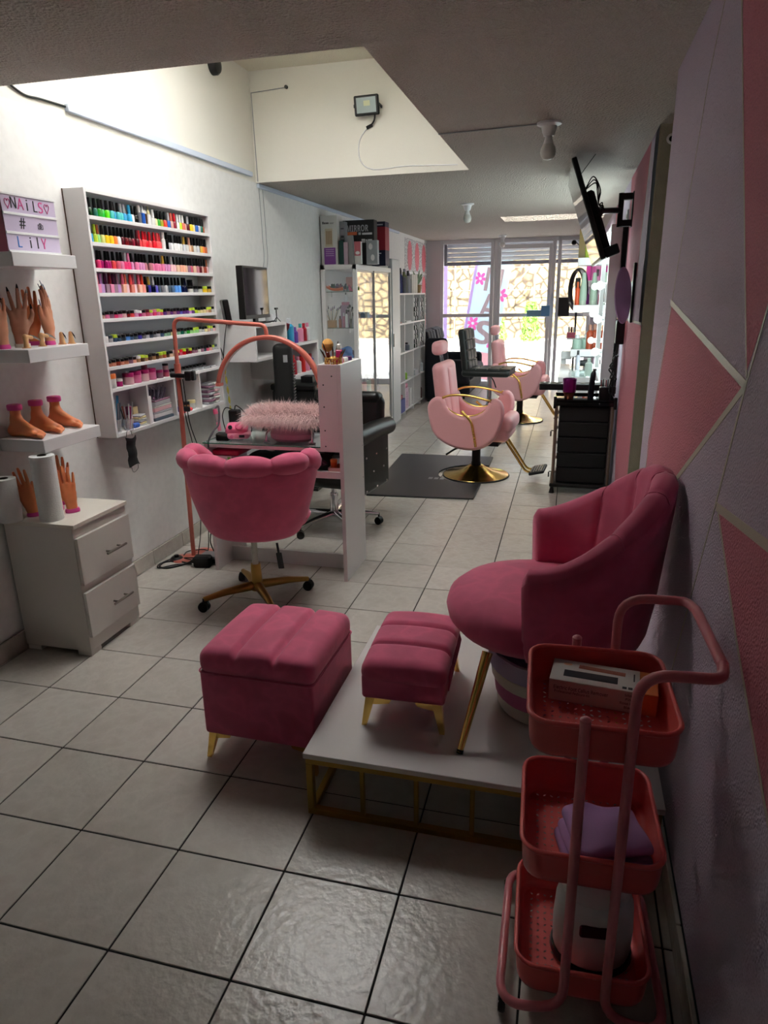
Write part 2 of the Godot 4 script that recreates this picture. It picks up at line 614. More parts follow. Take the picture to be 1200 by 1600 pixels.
	pipe_mesh = Mesher.new(Transform3D(Basis(Vector3.RIGHT, PI / 2), Vector3(0.452, 2.29, NZ1 + 0.003)))
	pipe_mesh.lathe([Vector2(0, 0.0), Vector2(0.0145, 0.0)], Vector3(), 16)
	part(nf, "bore_shade_disc", pipe_mesh, M.black_matte)  # flat black disc: darkness of the uncut bore put into colour
	m = Mesher.new()
	m.bb(Vector3(0.95, 0, NZ0 + 0.2), Vector3(1.15, CY, NZ1 - 0.2))
	structure("wall_recess_back", m, M.concrete)
	m = Mesher.new()
	m.bb(Vector3(RN + 0.25, 0, NZ0), Vector3(0.95, CY, NZ0 + 0.2))
	structure("wall_recess_near", m, M.concrete)
	# ceiling with the two openings
	m = Mesher.new()
	var t := 0.2
	m.bb(Vector3(LX - 0.2, CY, ZB + 0.2), Vector3(1.15, CY + t, WZ0))
	m.bb(Vector3(WX1, CY, WZ0), Vector3(1.15, CY + t, WZ1))
	m.bb(Vector3(LX - 0.2, CY, WZ1), Vector3(1.15, CY + t, -8.6))
	m.bb(Vector3(LX - 0.2, CY, -8.6), Vector3(-0.85, CY + t, -9.2))
	m.bb(Vector3(0.3, CY, -8.6), Vector3(1.15, CY + t, -9.2))
	m.bb(Vector3(LX - 0.2, CY, -9.2), Vector3(1.15, CY + t, ZF - 0.1))
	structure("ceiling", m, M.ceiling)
	# skylight well over the desk
	m = Mesher.new()
	m.bb(Vector3(LX - 0.2, CY, WZ0), Vector3(LX, WY + 0.15, WZ1 - 0.2))
	structure("wall_well_left", m, M.well_cream)
	m = Mesher.new()
	m.bb(Vector3(LX, CY + t, WZ1 - 0.2), Vector3(WX1 + 0.2, WY + 0.15, WZ1))
	m.bb(Vector3(LX, CY + 0.0005, WZ1 - 0.02), Vector3(WX1, CY + t, WZ1 + 0.002))
	structure("wall_well_far", m, M.well_cream)
	m = Mesher.new()
	m.bb(Vector3(WX1, CY + t, WZ0), Vector3(WX1 + 0.2, WY + 0.15, WZ1))
	structure("wall_well_right", m, M.well_cream)
	m = Mesher.new()
	m.bb(Vector3(LX - 0.2, CY + t, WZ0 + 0.2), Vector3(WX1 + 0.2, WY + 0.15, WZ0))
	structure("wall_well_near", m, M.well_cream)
	m = Mesher.new()
	var sx0 := -1.95; var sx1 := -0.80; var sz0 := -2.72; var sz1 := -4.15
	m.bb(Vector3(LX, WY, WZ0), Vector3(sx0, WY + 0.15, WZ1))
	m.bb(Vector3(sx1, WY, WZ0), Vector3(WX1, WY + 0.15, WZ1))
	m.bb(Vector3(sx0, WY, WZ0), Vector3(sx1, WY + 0.15, sz0))
	m.bb(Vector3(sx0, WY, sz1), Vector3(sx1, WY + 0.15, WZ1))
	structure("ceiling_well", m, M.stucco_cream)
	skylight("window_1", sx0, sx1, sz0, sz1, WY + 0.15)
	# second, narrow roof light further down the room
	m = Mesher.new()
	m.bb(Vector3(-0.85, CY + t, -9.2), Vector3(0.3, 2.95, -9.3))
	m.bb(Vector3(-0.85, CY + t, -8.5), Vector3(0.3, 2.95, -8.6))
	m.bb(Vector3(-0.95, CY + t, -8.5), Vector3(-0.85, 2.95, -9.3))
	m.bb(Vector3(0.3, CY + t, -8.5), Vector3(0.4, 2.95, -9.3))
	structure("wall_roof_light", m, M.well_cream)
	skylight("window_2", -0.85, 0.3, -8.6, -9.2, 2.95)
	# skirting of cut tiles
	for side in [0, 1]:
		m = Mesher.new()
		var x: float = LX if side == 0 else RN
		var dx: float = 0.010 if side == 0 else -0.010
		m.bb(Vector3(x, 0.0, ZB - 0.01), Vector3(x + dx * 0.5, 0.088, -8.0 if side == 0 else NZ0 + 0.005))
		var bs := structure("baseboard_left" if side == 0 else "baseboard_right", m, M.grout)
		var tm := Mesher.new()
		tm.box(Vector3.ZERO, Vector3(0.011, 0.09, TILE - 0.004), 0.002)
		var sh := tm.done()
		for k in range(-2, 21 if side == 0 else 7):
			var z := -1.0797 - 0.16 - TILE * k
			if side == 1 and z - TILE / 2 < NZ0: continue
			var o := part(bs, "skirting_tile", sh, M["tile_%d" % (k % 4 if k >= 0 else 0)])
			o.position = Vector3(x + dx, 0.045, z)

func skylight(called: String, x0: float, x1: float, z0: float, z1: float, y: float):
	var m := Mesher.new()
	for k in 3:
		var x := lerpf(x0, x1, k / 2.0)
		m.bb(Vector3(x - 0.02, y, z0), Vector3(x + 0.02, y + 0.05, z1))
	m.bb(Vector3(x0, y, z0 - 0.02), Vector3(x1, y + 0.05, z0 + 0.02))
	m.bb(Vector3(x0, y, z1 - 0.02), Vector3(x1, y + 0.05, z1 + 0.02))
	var w := structure(called, m, M.aluminium)
	for k in 2:      # opal acrylic sheets
		var xa := lerpf(x0, x1, k / 2.0)
		var xb := lerpf(x0, x1, (k + 1) / 2.0)
		m = Mesher.new()
		m.flat()
		m.quad(Vector3(xa, y + 0.03, z0), Vector3(xb, y + 0.03, z0), Vector3(xb, y + 0.03, z1), Vector3(xa, y + 0.03, z1))
		part(w, "pane", m, M.opal)

# flat coat of paint on a wall facing -x: outline in (z, y)
func paint(wall: Node, x: float, pts: Array, mt: Material):
	var m := Mesher.new()
	m.prism(PackedVector2Array(pts), 0.0, 0.0006, Transform3D(Basis(Vector3(0, 0, 1), Vector3(0, 1, 0), Vector3(-1, 0, 0)), Vector3(x, 0, 0)))
	part(wall, "painted_field", m, mt)

func stripe(wall: Node, x: float, a: Vector2, b: Vector2, w: float):
	var n := (b - a).normalized().orthogonal() * w * 0.5
	var m := Mesher.new()
	m.prism(PackedVector2Array([a + n, b + n, b - n, a - n]), 0.0, 0.0012, Transform3D(Basis(Vector3(0, 0, 1), Vector3(0, 1, 0), Vector3(-1, 0, 0)), Vector3(x, 0, 0)))
	part(wall, "glitter_line", m, M.glitter)

# =====================================================================  shop front
func shop_front():
	var zf := ZF
	# piers and lintel
	var m := Mesher.new()
	m.bb(Vector3(LX - 0.2, 0, zf - 0.1), Vector3(-2.14, CY, zf + 0.02))
	m.bb(Vector3(LX - 0.2, 0, zf - 0.1), Vector3(-2.14, 3.4, zf - 0.6))
	structure("wall_front_left", m, mat("pier_grey", Color(0.86, 0.85, 0.86), 0.8))
	m = Mesher.new()
	m.bb(Vector3(-2.141, 0, zf - 0.1), Vector3(-2.128, 2.4, zf - 0.62))
	m.bb(Vector3(-2.4, 0, zf - 0.6), Vector3(-2.128, 3.4, zf - 0.64))
	structure("trim_1", m, mat("violet_paint", Color(0.52, 0.42, 0.66), 0.7))
	m = Mesher.new()
	m.bb(Vector3(0.30, 0, zf - 0.6), Vector3(0.6, 3.4, zf + 0.02))
	structure("wall_front_right", m, M.pier_grey)
	m = Mesher.new()
	m.bb(Vector3(LX - 0.2, CY, zf - 0.1), Vector3(0.6, 3.4, zf - 0.6))
	structure("wall_front_top", m, M.pier_grey)
	# glazing frame
	m = Mesher.new()
	for x in [-2.115, -1.285, -1.225, -0.31, -0.225, 0.27]:
		m.bb(Vector3(x - 0.027, 0, zf - 0.04), Vector3(x + 0.027, CY, zf + 0.025), 0.003)
	m.bb(Vector3(-2.14, 2.30, zf - 0.04), Vector3(0.30, CY, zf + 0.02), 0.003)
	for seg in [[-2.088, -1.312], [-0.198, 0.243]]:
		m.bb(Vector3(seg[0], 1.15, zf - 0.03), Vector3(seg[1], 1.205, zf + 0.02), 0.003)
		m.bb(Vector3(seg[0], 0, zf - 0.03), Vector3(seg[1], 0.09, zf + 0.02), 0.003)
	var w := structure("window_3", m, M.aluminium)
	for p in [[-2.088, -1.312, 0.09, 1.15], [-2.088, -1.312, 1.205, 2.30], [-0.198, 0.243, 0.09, 1.15], [-0.198, 0.243, 1.205, 2.30]]:
		m = Mesher.new()
		m.bb(Vector3(p[0], p[2], zf - 0.008), Vector3(p[1], p[3], zf - 0.002))
		part(w, "pane", m, M.window_glass)
	# door leaf
	m = Mesher.new()
	for x in [-1.17, -0.365]:
		m.bb(Vector3(x - 0.026, 0.01, zf - 0.025), Vector3(x + 0.026, 2.27, zf + 0.02), 0.003)
	m.bb(Vector3(-1.144, 2.2, zf - 0.025), Vector3(-0.391, 2.27, zf + 0.02), 0.003)
	m.bb(Vector3(-1.144, 1.15, zf - 0.025), Vector3(-0.391, 1.205, zf + 0.02), 0.003)
	m.bb(Vector3(-1.144, 0.01, zf - 0.025), Vector3(-0.391, 0.11, zf + 0.02), 0.003)
	var d := structure("door_1", m, M.aluminium)
	for p in [[0.11, 1.15], [1.205, 2.2]]:
		m = Mesher.new()
		m.bb(Vector3(-1.144, p[0], zf - 0.006), Vector3(-0.391, p[1], zf))
		part(d, "pane", m, M.window_glass)
	m = Mesher.new()
	m.tube(rounded([Vector3(-0.40, 0.98, zf + 0.02), Vector3(-0.40, 0.98, zf + 0.07), Vector3(-0.40, 1.14, zf + 0.07), Vector3(-0.40, 1.14, zf + 0.02)], 0.02), 0.009, 8)
	part(d, "handle", m, M.steel)
	# roller shutter, drawn up
	var sh := thing("roller_shutter", "drawn-up grey metal roller shutter behind the shop front glass", "shutter", Vector3(-0.92, 2.0, zf - 0.25))
	var slat := Mesher.new()
	slat.soft()
	var rows := []
	for k in 7:
		var a := lerpf(-1.2, 1.2, k / 6.0)
		rows.append([Vector3(-1.2, sin(a) * 0.036, cos(a) * 0.012), Vector3(1.2, sin(a) * 0.036, cos(a) * 0.012)])
	slat.sheet(rows)
	var smesh := slat.done()
	var slat_mat := mat("shutter_grey", Color(0.82, 0.84, 0.87), 0.5)
	for k in 6:
		var o := part(sh, "slat", smesh, slat_mat)
		o.position = Vector3(0, 0.075 + k * 0.07, 0)
	m = at_world(sh)
	m.bb(Vector3(-2.12, 1.975, zf - 0.27), Vector3(0.28, 2.035, zf - 0.235), 0.004)
	part(sh, "bottom_rail", m, mat("shutter_rail", Color(0.30, 0.28, 0.33), 0.5))
	for x in [-2.1, 0.27]:
		m = at_world(sh)
		m.bb(Vector3(x - 0.025, 2.0, zf - 0.28), Vector3(x + 0.025, 2.40, zf - 0.22))
		part(sh, "guide", m, M.shutter_rail)

# =====================================================================  street outside
func street():
	var m := Mesher.new()
	m.bb(Vector3(-30, -0.3, ZF - 0.1), Vector3(30, -0.02, ZF - 2.2))
	structure("pavement", m, mat("pavement", Color(0.74, 0.72, 0.68), 0.8))
	m = Mesher.new()
	m.bb(Vector3(-40, -0.5, ZF - 2.2), Vector3(40, -0.09, -24.6))
	var rd := mat("road", Color(0.66, 0.65, 0.63), 0.85)
	grain(rd, noise_tex(0.02, 71, 512, false, 4.0, [[0.0, Color(0.85, 0.85, 0.85)], [1.0, Color(1, 1, 1)]]), 0.3)
	structure("road", m, rd)
	m = Mesher.new()
	m.bb(Vector3(-40, -0.2, -23.6), Vector3(40, 0.02, -24.7))
	structure("kerb", m, M.pavement)
	# rubble retaining wall
	var cel := FastNoiseLite.new()
	cel.noise_type = FastNoiseLite.TYPE_CELLULAR
	cel.seed = 5
	cel.frequency = 0.022
	cel.cellular_return_type = FastNoiseLite.RETURN_DISTANCE2_SUB
	cel.fractal_type = FastNoiseLite.FRACTAL_NONE
	var tx := NoiseTexture2D.new()
	tx.width = 1024; tx.height = 1024; tx.seamless = true; tx.noise = cel
	var gr := Gradient.new()
	gr.offsets = PackedFloat32Array([0.0, 0.07, 0.16, 0.5, 1.0])
	gr.colors = PackedColorArray([Color(0.20, 0.165, 0.12), Color(0.26, 0.21, 0.15), Color(0.46, 0.40, 0.28), Color(0.52, 0.46, 0.34), Color(0.56, 0.50, 0.38)])
	tx.color_ramp = gr
	var st := mat("rubble", Color(1, 1, 1), 0.9)
	grain(st, tx, 0.16)
	m = Mesher.new()
	m.bb(Vector3(-40, -0.2, -24.6), Vector3(40, 5.2, -25.4))
	structure("wall_street", m, st)
	# wire fence along the wall
	var fe := thing("wire_fence", "thin wire fence with slim posts before the stone wall outside", "fence", Vector3(0, 0, -24.0))
	for x in [-9.0, -6.4, -3.8, -1.2, 1.4]:
		m = at_world(fe)
		m.tube([Vector3(x, 0, -24.0), Vector3(x, 2.6, -24.0)], 0.035, 8)
		part(fe, "post", m, M.steel)
	m = at_world(fe)
	for y in [0.9, 1.6, 2.3]:
		m.tube([Vector3(-9, y, -24.0), Vector3(1.4, y, -24.0)], 0.012, 5)
	m.tube([Vector3(-1.2, 2.5, -24.0), Vector3(-3.2, 0.05, -24.2)], 0.03, 6)
	part(fe, "wire", m, M.steel)
	# weeds and creeper
	var k := 0
	for b in [[-6.4, 0.02, -23.6, 0.9, 1.1, "low green shrub below the creeper on the stone wall", "street_shrub"], [-2.35, 0.02, -23.6, 0.75, 0.9, "low green shrub between banner and fence post outside", "street_shrub"], [-1.25, 0.02, -23.6, 0.7, 1.2, "taller green shrub behind the middle fence post outside", "street_shrub"], [-4.9, 0.02, -24.25, 1.1, 3.6, "tall yellow-green creeper climbing the stone wall outside", "climbing_creeper"]]:
		bush(b[6], Vector3(b[0], b[1], b[2]), b[3], b[4], b[5], 40 + k)
		k += 1
	# leaning banner on the pavement
	var bn := thing("street_banner", "pale blue street banner with pink flowers and big letters, leaning outside the glass", "banner", Vector3(-1.5, 0, -13.0))
	bn.rotation.z = -0.165
	bn.position = Vector3(-1.70, -0.01, -13.0)
	m = Mesher.new()
	m.bb(Vector3(-0.31, 0.02, -0.008), Vector3(0.31, 2.35, 0.008), 0.002)
	part(bn, "panel", m, mat("banner_blue", Color(0.82, 0.95, 0.98), 0.5))
	m = Mesher.new()
	m.bb(Vector3(-0.335, 0.0, -0.012), Vector3(-0.285, 2.36, 0.014), 0.003)
	part(bn, "edge_strip", m, mat("banner_lilac", Color(0.70, 0.60, 0.80), 0.5))
	m = Mesher.new()
	m.bb(Vector3(-0.28, 0.04, 0.006), Vector3(0.29, 0.52, 0.010))
	part(bn, "pink_print", m, mat("banner_blush", Color(0.93, 0.68, 0.70), 0.5))
	for l in [["Ñ", 1.78], ["A", 1.33], ["S", 0.86]]:
		letters(bn, l[0], 0.40, mat("banner_taupe", Color(0.62, 0.54, 0.54), 0.5), Transform3D(Basis(), Vector3(0.04, l[1], 0.012)), "letter", 0.30, 0.002, true)
	for f in [[-0.2, 1.78, 0.12], [0.21, 1.56, 0.13], [-0.19, 1.0, 0.13], [0.2, 0.72, 0.12], [-0.17, 0.45, 0.12]]:
		m = Mesher.new()
		for a in 6:
			var an: float = TAU * a / 6.0
			var c: Vector2 = Vector2(f[0], f[1]) + Vector2(cos(an), sin(an)) * f[2] * 0.58
			var poly := PackedVector2Array()
			for q in 10:
				var e := TAU * q / 10.0
				var u: Vector2 = Vector2(cos(e) * f[2] * 0.42, sin(e) * f[2] * 0.24).rotated(an)
				poly.append(c + u)
			m.prism(poly, 0.008, 0.0105)
		part(bn, "flower", m, mat("banner_pink", Color(0.93, 0.35, 0.68), 0.5))

func bush(called: String, at: Vector3, w: float, h: float, label: String, sd: int):
	var t := thing(called, label, "plant", at, 0.0, "plants along the street wall")
	var rr := RandomNumberGenerator.new()
	rr.seed = sd
	var leaf := Mesher.new()
	leaf.flat()
	for i in 900:
		var a := rr.randf() * TAU
		var y := rr.randf()
		var rad := w * 0.5 * sqrt(rr.randf()) * (1.0 - 0.55 * y)
		var p := Vector3(cos(a) * rad, y * h, sin(a) * rad * 0.35)
		var b := Basis(Vector3(rr.randf() - 0.5, rr.randf(), rr.randf() - 0.5).normalized(), rr.randf() * TAU)
		var s := rr.randf_range(0.05, 0.10)
		leaf.quad(p + b * Vector3(0, -s, 0), p + b * Vector3(s * 0.5, 0, 0.01), p + b * Vector3(0, s, 0), p + b * Vector3(-s * 0.5, 0, 0.01))
	var lm: StandardMaterial3D
	if M.has("leaf_" + called): lm = M["leaf_" + called]
	else: lm = mat("leaf_" + called, Color(0.62, 0.66, 0.24) if called == "climbing_creeper" else Color(0.45, 0.62, 0.22), 0.6)
	part(t, "foliage", leaf, lm)
	leaf = Mesher.new()
	for i in 5:
		leaf.tube([Vector3(rr.randf_range(-0.1, 0.1), 0, 0), Vector3(rr.randf_range(-0.3, 0.3) * w, h * 0.7, 0)], 0.012, 5)
	part(t, "stem", leaf, M.raw_edge)

# =====================================================================  pedicure corner
class Channels extends Bend:     # quilted top: grooves along one axis
	var axis := 0
	var centre := 0.0
	var half := 0.2
	var count := 3
	var deep := 0.012
	var top := 0.0
	var dome := 0.02
	var mid := Vector3()
	var size := Vector3.ONE
	func at(p: Vector3) -> Vector3:
		var w := clampf((p.y - (mid.y - size.y * 0.5)) / size.y, 0.0, 1.0)
		var t := (p[axis] - centre) / (2.0 * half) + 0.5
		var u := fposmod(t * count, 1.0)
		var edge := minf(u, 1.0 - u)
		var inner := 1.0 if t > 0.1 and t < 0.9 else 0.0
		var groove := exp(-pow(edge / 0.06, 2.0)) * inner
		var q := p
		var nx := (p.x - mid.x) / (size.x * 0.5)
		var nz := (p.z - mid.z) / (size.z * 0.5)
		q.y += w * dome * (1.0 - 0.5 * (nx * nx + nz * nz)) - w * deep * groove
		return q

func ring_rr(w: float, d: float, r: float, y: float, n := 5) -> Array:
	var out := []
	for c in 4:
		var cx := (w / 2 - r) * (1.0 if c == 0 or c == 3 else -1.0)
		var cz := (d / 2 - r) * (1.0 if c < 2 else -1.0)
		for k in n + 1:
			var a := PI / 2 * (c + float(k) / n)
			out.append(Vector3(cx + cos(a) * r, y, cz + sin(a) * r))
	return out

# swept closed section along stations; the ends are rounded off by shrinking
func sweep(m: Mesher, sections: Array, shrink := true):
	m.soft()
	var rows := []
	var n := sections.size()
	for i in n:
		var s: Array = sections[i]
		if shrink and (i < 1 or i >= n - 1):
			var c := Vector3()
			for p in s: c += p
			c /= s.size()
			var q := []
			for p in s: q.append(c + (p - c) * 0.80)
			s = q
		rows.append(s)
	m.sheet(rows, true, true)
	for e in [0, n - 1]:
		var s: Array = rows[e]
		var c := Vector3()
		for p in s: c += p
		c /= s.size()
		for k in s.size():
			if e == 0: m.tri(c, s[k], s[(k + 1) % s.size()])
			else: m.tri(c, s[(k + 1) % s.size()], s[k])

func bracket_leg(t: Node3D, at: Vector3, h: float, sx: float, sz: float, mt: Material):
	# cast leg with two short flanges under the body
	var m := Mesher.new()
	var tr := Transform3D(Basis(), at)
	m.flat()
	var a := Vector3(0, h, 0)
	for q in 1:
		var w0 := 0.030; var w1 := 0.016
		var top := [Vector3(0, h, 0), Vector3(sx * w0, h, 0), Vector3(sx * w0, h, sz * w0), Vector3(0, h, sz * w0)]
		var o := Vector3(-sx * 0.012, 0, -sz * 0.012)
		var bot := [o, o + Vector3(sx * w1, 0, 0), o + Vector3(sx * w1, 0, sz * w1), o + Vector3(0, 0, sz * w1)]
		var c = (top[0] + bot[2]) * 0.5
		for k in 4:
			m.oquad(tr * top[k], tr * top[(k + 1) % 4], tr * bot[(k + 1) % 4], tr * bot[k], tr * c)
		m.oquad(tr * bot[0], tr * bot[1], tr * bot[2], tr * bot[3], tr * c)
	m.xf = tr
	for k in 2:
		var ln := 0.085
		var pl := PackedVector2Array([Vector2(0, h), Vector2(ln, h), Vector2(ln - 0.008, h - 0.016), Vector2(0.03, h - 0.024), Vector2(0, h - 0.024)])
		var b: Basis
		if k == 0: b = Basis(Vector3(sx, 0, 0), Vector3(0, 1, 0), Vector3(0, 0, sz))
		else: b = Basis(Vector3(0, 0, sz), Vector3(0, 1, 0), Vector3(sx, 0, 0))
		m.prism(pl, 0.0, 0.006, Transform3D(b, Vector3.ZERO))
	part(t, "leg", m, mt)

func pedicure_corner():
	# ---- platform
	var pf := thing("pedicure_platform", "low white platform on a gold bar frame under the pink armchair", "platform", Vector3(-0.19, 0, -2.07))
	var m := at_world(pf)
	m.bb(Vector3(-0.705, 0.207, -1.635), Vector3(0.325, 0.225, -2.50), 0.0015)
	part(pf, "top_board", m, mat("platform_white", Color(0.80, 0.78, 0.77), 0.28))
	var bar := 0.011
	for y in [0.011, 0.196]:
		for z in [-1.652, -2.488]:
			m = at_world(pf)
			m.bb(Vector3(-0.70, y - bar, z - bar), Vector3(0.32, y + bar, z + bar), 0.002)
			part(pf, "rail", m, M.gold_paint)
		for x in [-0.689, 0.309]:
			m = at_world(pf)
			m.bb(Vector3(x - bar, y - bar, -1.663), Vector3(x + bar, y + bar, -2.477), 0.002)
			part(pf, "rail", m, M.gold_paint)
	var post := Mesher.new()
	post.box(Vector3(0, 0, 0), Vector3(0.014, 0.164, 0.014), 0.002)
	var pm := post.done()
	var corner := Mesher.new()
	corner.box(Vector3.ZERO, Vector3(0.022, 0.164, 0.022), 0.002)
	var cm := corner.done()
	for k in 7:
		for z in [-1.652, -2.488]:
			var o := part(pf, "post", cm if k == 0 or k == 6 else pm, M.gold_paint)
			o.position = Vector3(-0.689 + 0.1663 * k, 0.1035, z) - pf.position
	for k in range(1, 4):
		for x in [-0.689, 0.309]:
			var o := part(pf, "post", pm, M.gold_paint)
			o.position = Vector3(x, 0.1035, -1.652 - 0.209 * k) - pf.position
	armchair()
	# ---- big footstool on the floor
	var t := thing("velvet_pouf", "large cube-shaped pink velvet footstool with gold feet on the tiled floor", "footstool", Vector3(-0.935, 0, -2.02), -0.02)
	var b := Channels.new()
	b.axis = 0; b.centre = 0.0; b.half = 0.21; b.mid = Vector3(0, 0.375, 0); b.size = Vector3(0.415, 0.09, 0.41); b.deep = 0.024; b.dome = 0.018
	m = Mesher.new()
	m.pad(Vector3(0, 0.372, 0), Vector3(0.418, 0.09, 0.412), 0.035, 40, b)
	part(t, "quilted_top", m, M.velvet)
	m = Mesher.new()
	m.pad(Vector3(0, 0.220, 0), Vector3(0.41, 0.245, 0.405), 0.012, 3)
	part(t, "body", m, M.velvet)
	m = Mesher.new()
	m.tube(ring_rr(0.417, 0.411, 0.02, 0.340), 0.003, 5, true)
	part(t, "seam", m, M.velvet)
	for sx in [-1.0, 1.0]:
		for sz in [-1.0, 1.0]:
			bracket_leg(t, Vector3(sx * 0.195, 0, sz * 0.192), 0.100, -sx, -sz, M.gold)
	# ---- small footstool on the platform
	t = thing("velvet_footstool", "small pink velvet footstool with gold feet standing on the white platform", "footstool", Vector3(-0.443, 0.225, -2.02), 0.03)
	b = Channels.new()
	b.axis = 2; b.centre = 0.0; b.half = 0.205; b.mid = Vector3(0, 0.185, 0); b.size = Vector3(0.27, 0.07, 0.40); b.deep = 0.020; b.dome = 0.020
	m = Mesher.new()
	m.pad(Vector3(0, 0.183, 0), Vector3(0.275, 0.075, 0.405), 0.034, 40, b)
	part(t, "quilted_top", m, M.velvet)
	m = Mesher.new()
	m.pad(Vector3(0, 0.140, 0), Vector3(0.266, 0.085, 0.395), 0.012, 3)
	part(t, "body", m, M.velvet)
	m = Mesher.new()
	for k in 14:      # gathered folds down the long side
		var z := 0.12 - 0.021 * k
		m.tube([Vector3(0.135, 0.18, z + 0.004), Vector3(0.139, 0.15, z), Vector3(0.134, 0.105, z - 0.006)], [0.002, 0.0045, 0.002], 5)
	var fo := part(t, "gathers", m, M.velvet)
	fo.set_meta("kind", "stuff")
	for sx in [-1.0, 1.0]:
		for sz in [-1.0, 1.0]:
			bracket_leg(t, Vector3(sx * 0.122, 0, sz * 0.188), 0.098, -sx, -sz, M.gold)
	# ---- foot bath under the chair
	t = thing("foot_bath", "collapsible white foot bath with lilac and pink bands under the armchair", "foot bath", Vector3(-0.03, 0.225, -2.08), 0.1)
	for p in [["base_band", [Vector2(0, 0.0), Vector2(0.13, 0.0), Vector2(0.145, 0.012), Vector2(0.152, 0.055), Vector2(0.150, 0.06)], M.off_white], ["pink_band", [Vector2(0.150, 0.058), Vector2(0.155, 0.060), Vector2(0.162, 0.115), Vector2(0.158, 0.118)], mat("bath_pink", Color(0.78, 0.42, 0.60), 0.5)], ["upper_band", [Vector2(0.160, 0.116), Vector2(0.170, 0.120), Vector2(0.176, 0.160), Vector2(0.172, 0.165)], M.off_white], ["lilac_rim", [Vector2(0.172, 0.163), Vector2(0.182, 0.168), Vector2(0.186, 0.215), Vector2(0.180, 0.225), Vector2(0.165, 0.222), Vector2(0.155, 0.16), Vector2(0.12, 0.02), Vector2(0, 0.018)], mat("bath_lilac", Color(0.74, 0.70, 0.82), 0.5)]]:
		m = Mesher.new()
		m.lathe(p[1], Vector3(), 32, 0.92, 1.12)
		part(t, p[0], m, p[2])
	m = Mesher.new()
	m.box(Vector3(-0.02, 0.13, 0.185), Vector3(0.05, 0.03, 0.02), 0.006)
	part(t, "drain_plug", m, M.bath_pink)
	cart()

func armchair():
	var t := thing("tub_armchair", "rose velvet tub armchair with channelled back and gold legs on the platform", "armchair", Vector3(0.0, 0.225, -2.13))
	var secs := []
	var seams := [-58.0, -28.0, 0.0, 28.0, 58.0]
	var ends := 106.0
	var inner_line := {}
	var n := 84
	for i in n + 1:
		var ph := lerpf(-ends, ends, float(i) / n)
		var a := deg_to_rad(ph)
		var u := 1.0 - absf(ph) / ends
		var h := 0.575 + 0.235 * smoothstep(0.0, 1.0, clampf(u * 1.08, 0.0, 1.0))
		var groove := 0.0
		for s in seams: groove += exp(-pow((ph - s) / 2.6, 2.0))
		var s_ := []
		var lean := 0.020
		# outer side going up, rounded rim, inner side going down
		for q in [[0.0, 0.27], [0.008, 0.30], [0.013, 0.40], [0.018, h - 0.10], [0.020, h - 0.035]]:
			s_.append(shell_pt(a, -q[0] * 0 - (0.02 - q[0]), q[1]))
		for k in 5:
			var e := PI * k / 4.0
			s_.append(shell_pt(a, -0.038 + cos(e) * 0.036, h - 0.036 + sin(e) * (0.036 - 0.008 * groove)))
		var g := 0.010 * groove
		for q in [[0.080 - g, h - 0.07], [0.088 - g, h * 0.6 + 0.14], [0.092 - g, 0.36], [0.06, 0.272]]:
			s_.append(shell_pt(a, -q[0], q[1]))
		secs.append(s_)
	var m := Mesher.new()
	sweep(m, secs)
	part(t, "shell", m, M.velvet)
	for s in seams:
		var i := int(roundf((s + ends) / (2 * ends) * n))
		m = Mesher.new()
		m.tube(curve(secs[i].slice(4, 12), 3), 0.0022, 5)
		part(t, "piping", m, M.velvet)
	# seat
	m = Mesher.new()
	m.lathe([Vector2(0, 0.250), Vector2(0.20, 0.252), Vector2(0.265, 0.268), Vector2(0.292, 0.300), Vector2(0.300, 0.335), Vector2(0.290, 0.370), Vector2(0.262, 0.393), Vector2(0.20, 0.403), Vector2(0.10, 0.408), Vector2(0, 0.409)], Vector3(-0.048, 0, 0), 40, 1.0, 0.97)
	part(t, "seat", m, M.velvet)
	# legs
	for p in [[Vector3(-0.185, 0.262, 0.225), Vector3(-0.243, 0.004, 0.385)], [Vector3(-0.185, 0.262, -0.225), Vector3(-0.243, 0.004, -0.325)], [Vector3(0.16, 0.275, 0.2), Vector3(0.235, 0.004, 0.28)], [Vector3(0.16, 0.275, -0.2), Vector3(0.235, 0.004, -0.28)]]:
		m = Mesher.new()
		m.tube([p[0], p[1]], [0.017, 0.0095], 14)
		var lg := part(t, "leg", m, M.gold)
		m = Mesher.new()
		m.tube([p[1] + (p[0] - p[1]) * 0.03, p[1] - Vector3(0, 0.003, 0)], 0.0105, 12)
		part(lg, "foot_cap", m, M.black)

func shell_pt(a: float, off: float, y: float) -> Vector3:
	var taper := 1.0 - 0.10 * (1.0 - clampf((y - 0.27) / 0.35, 0.0, 1.0))
	return Vector3(cos(a) * (0.338 * taper + off), y, sin(a) * (0.340 * taper + off))

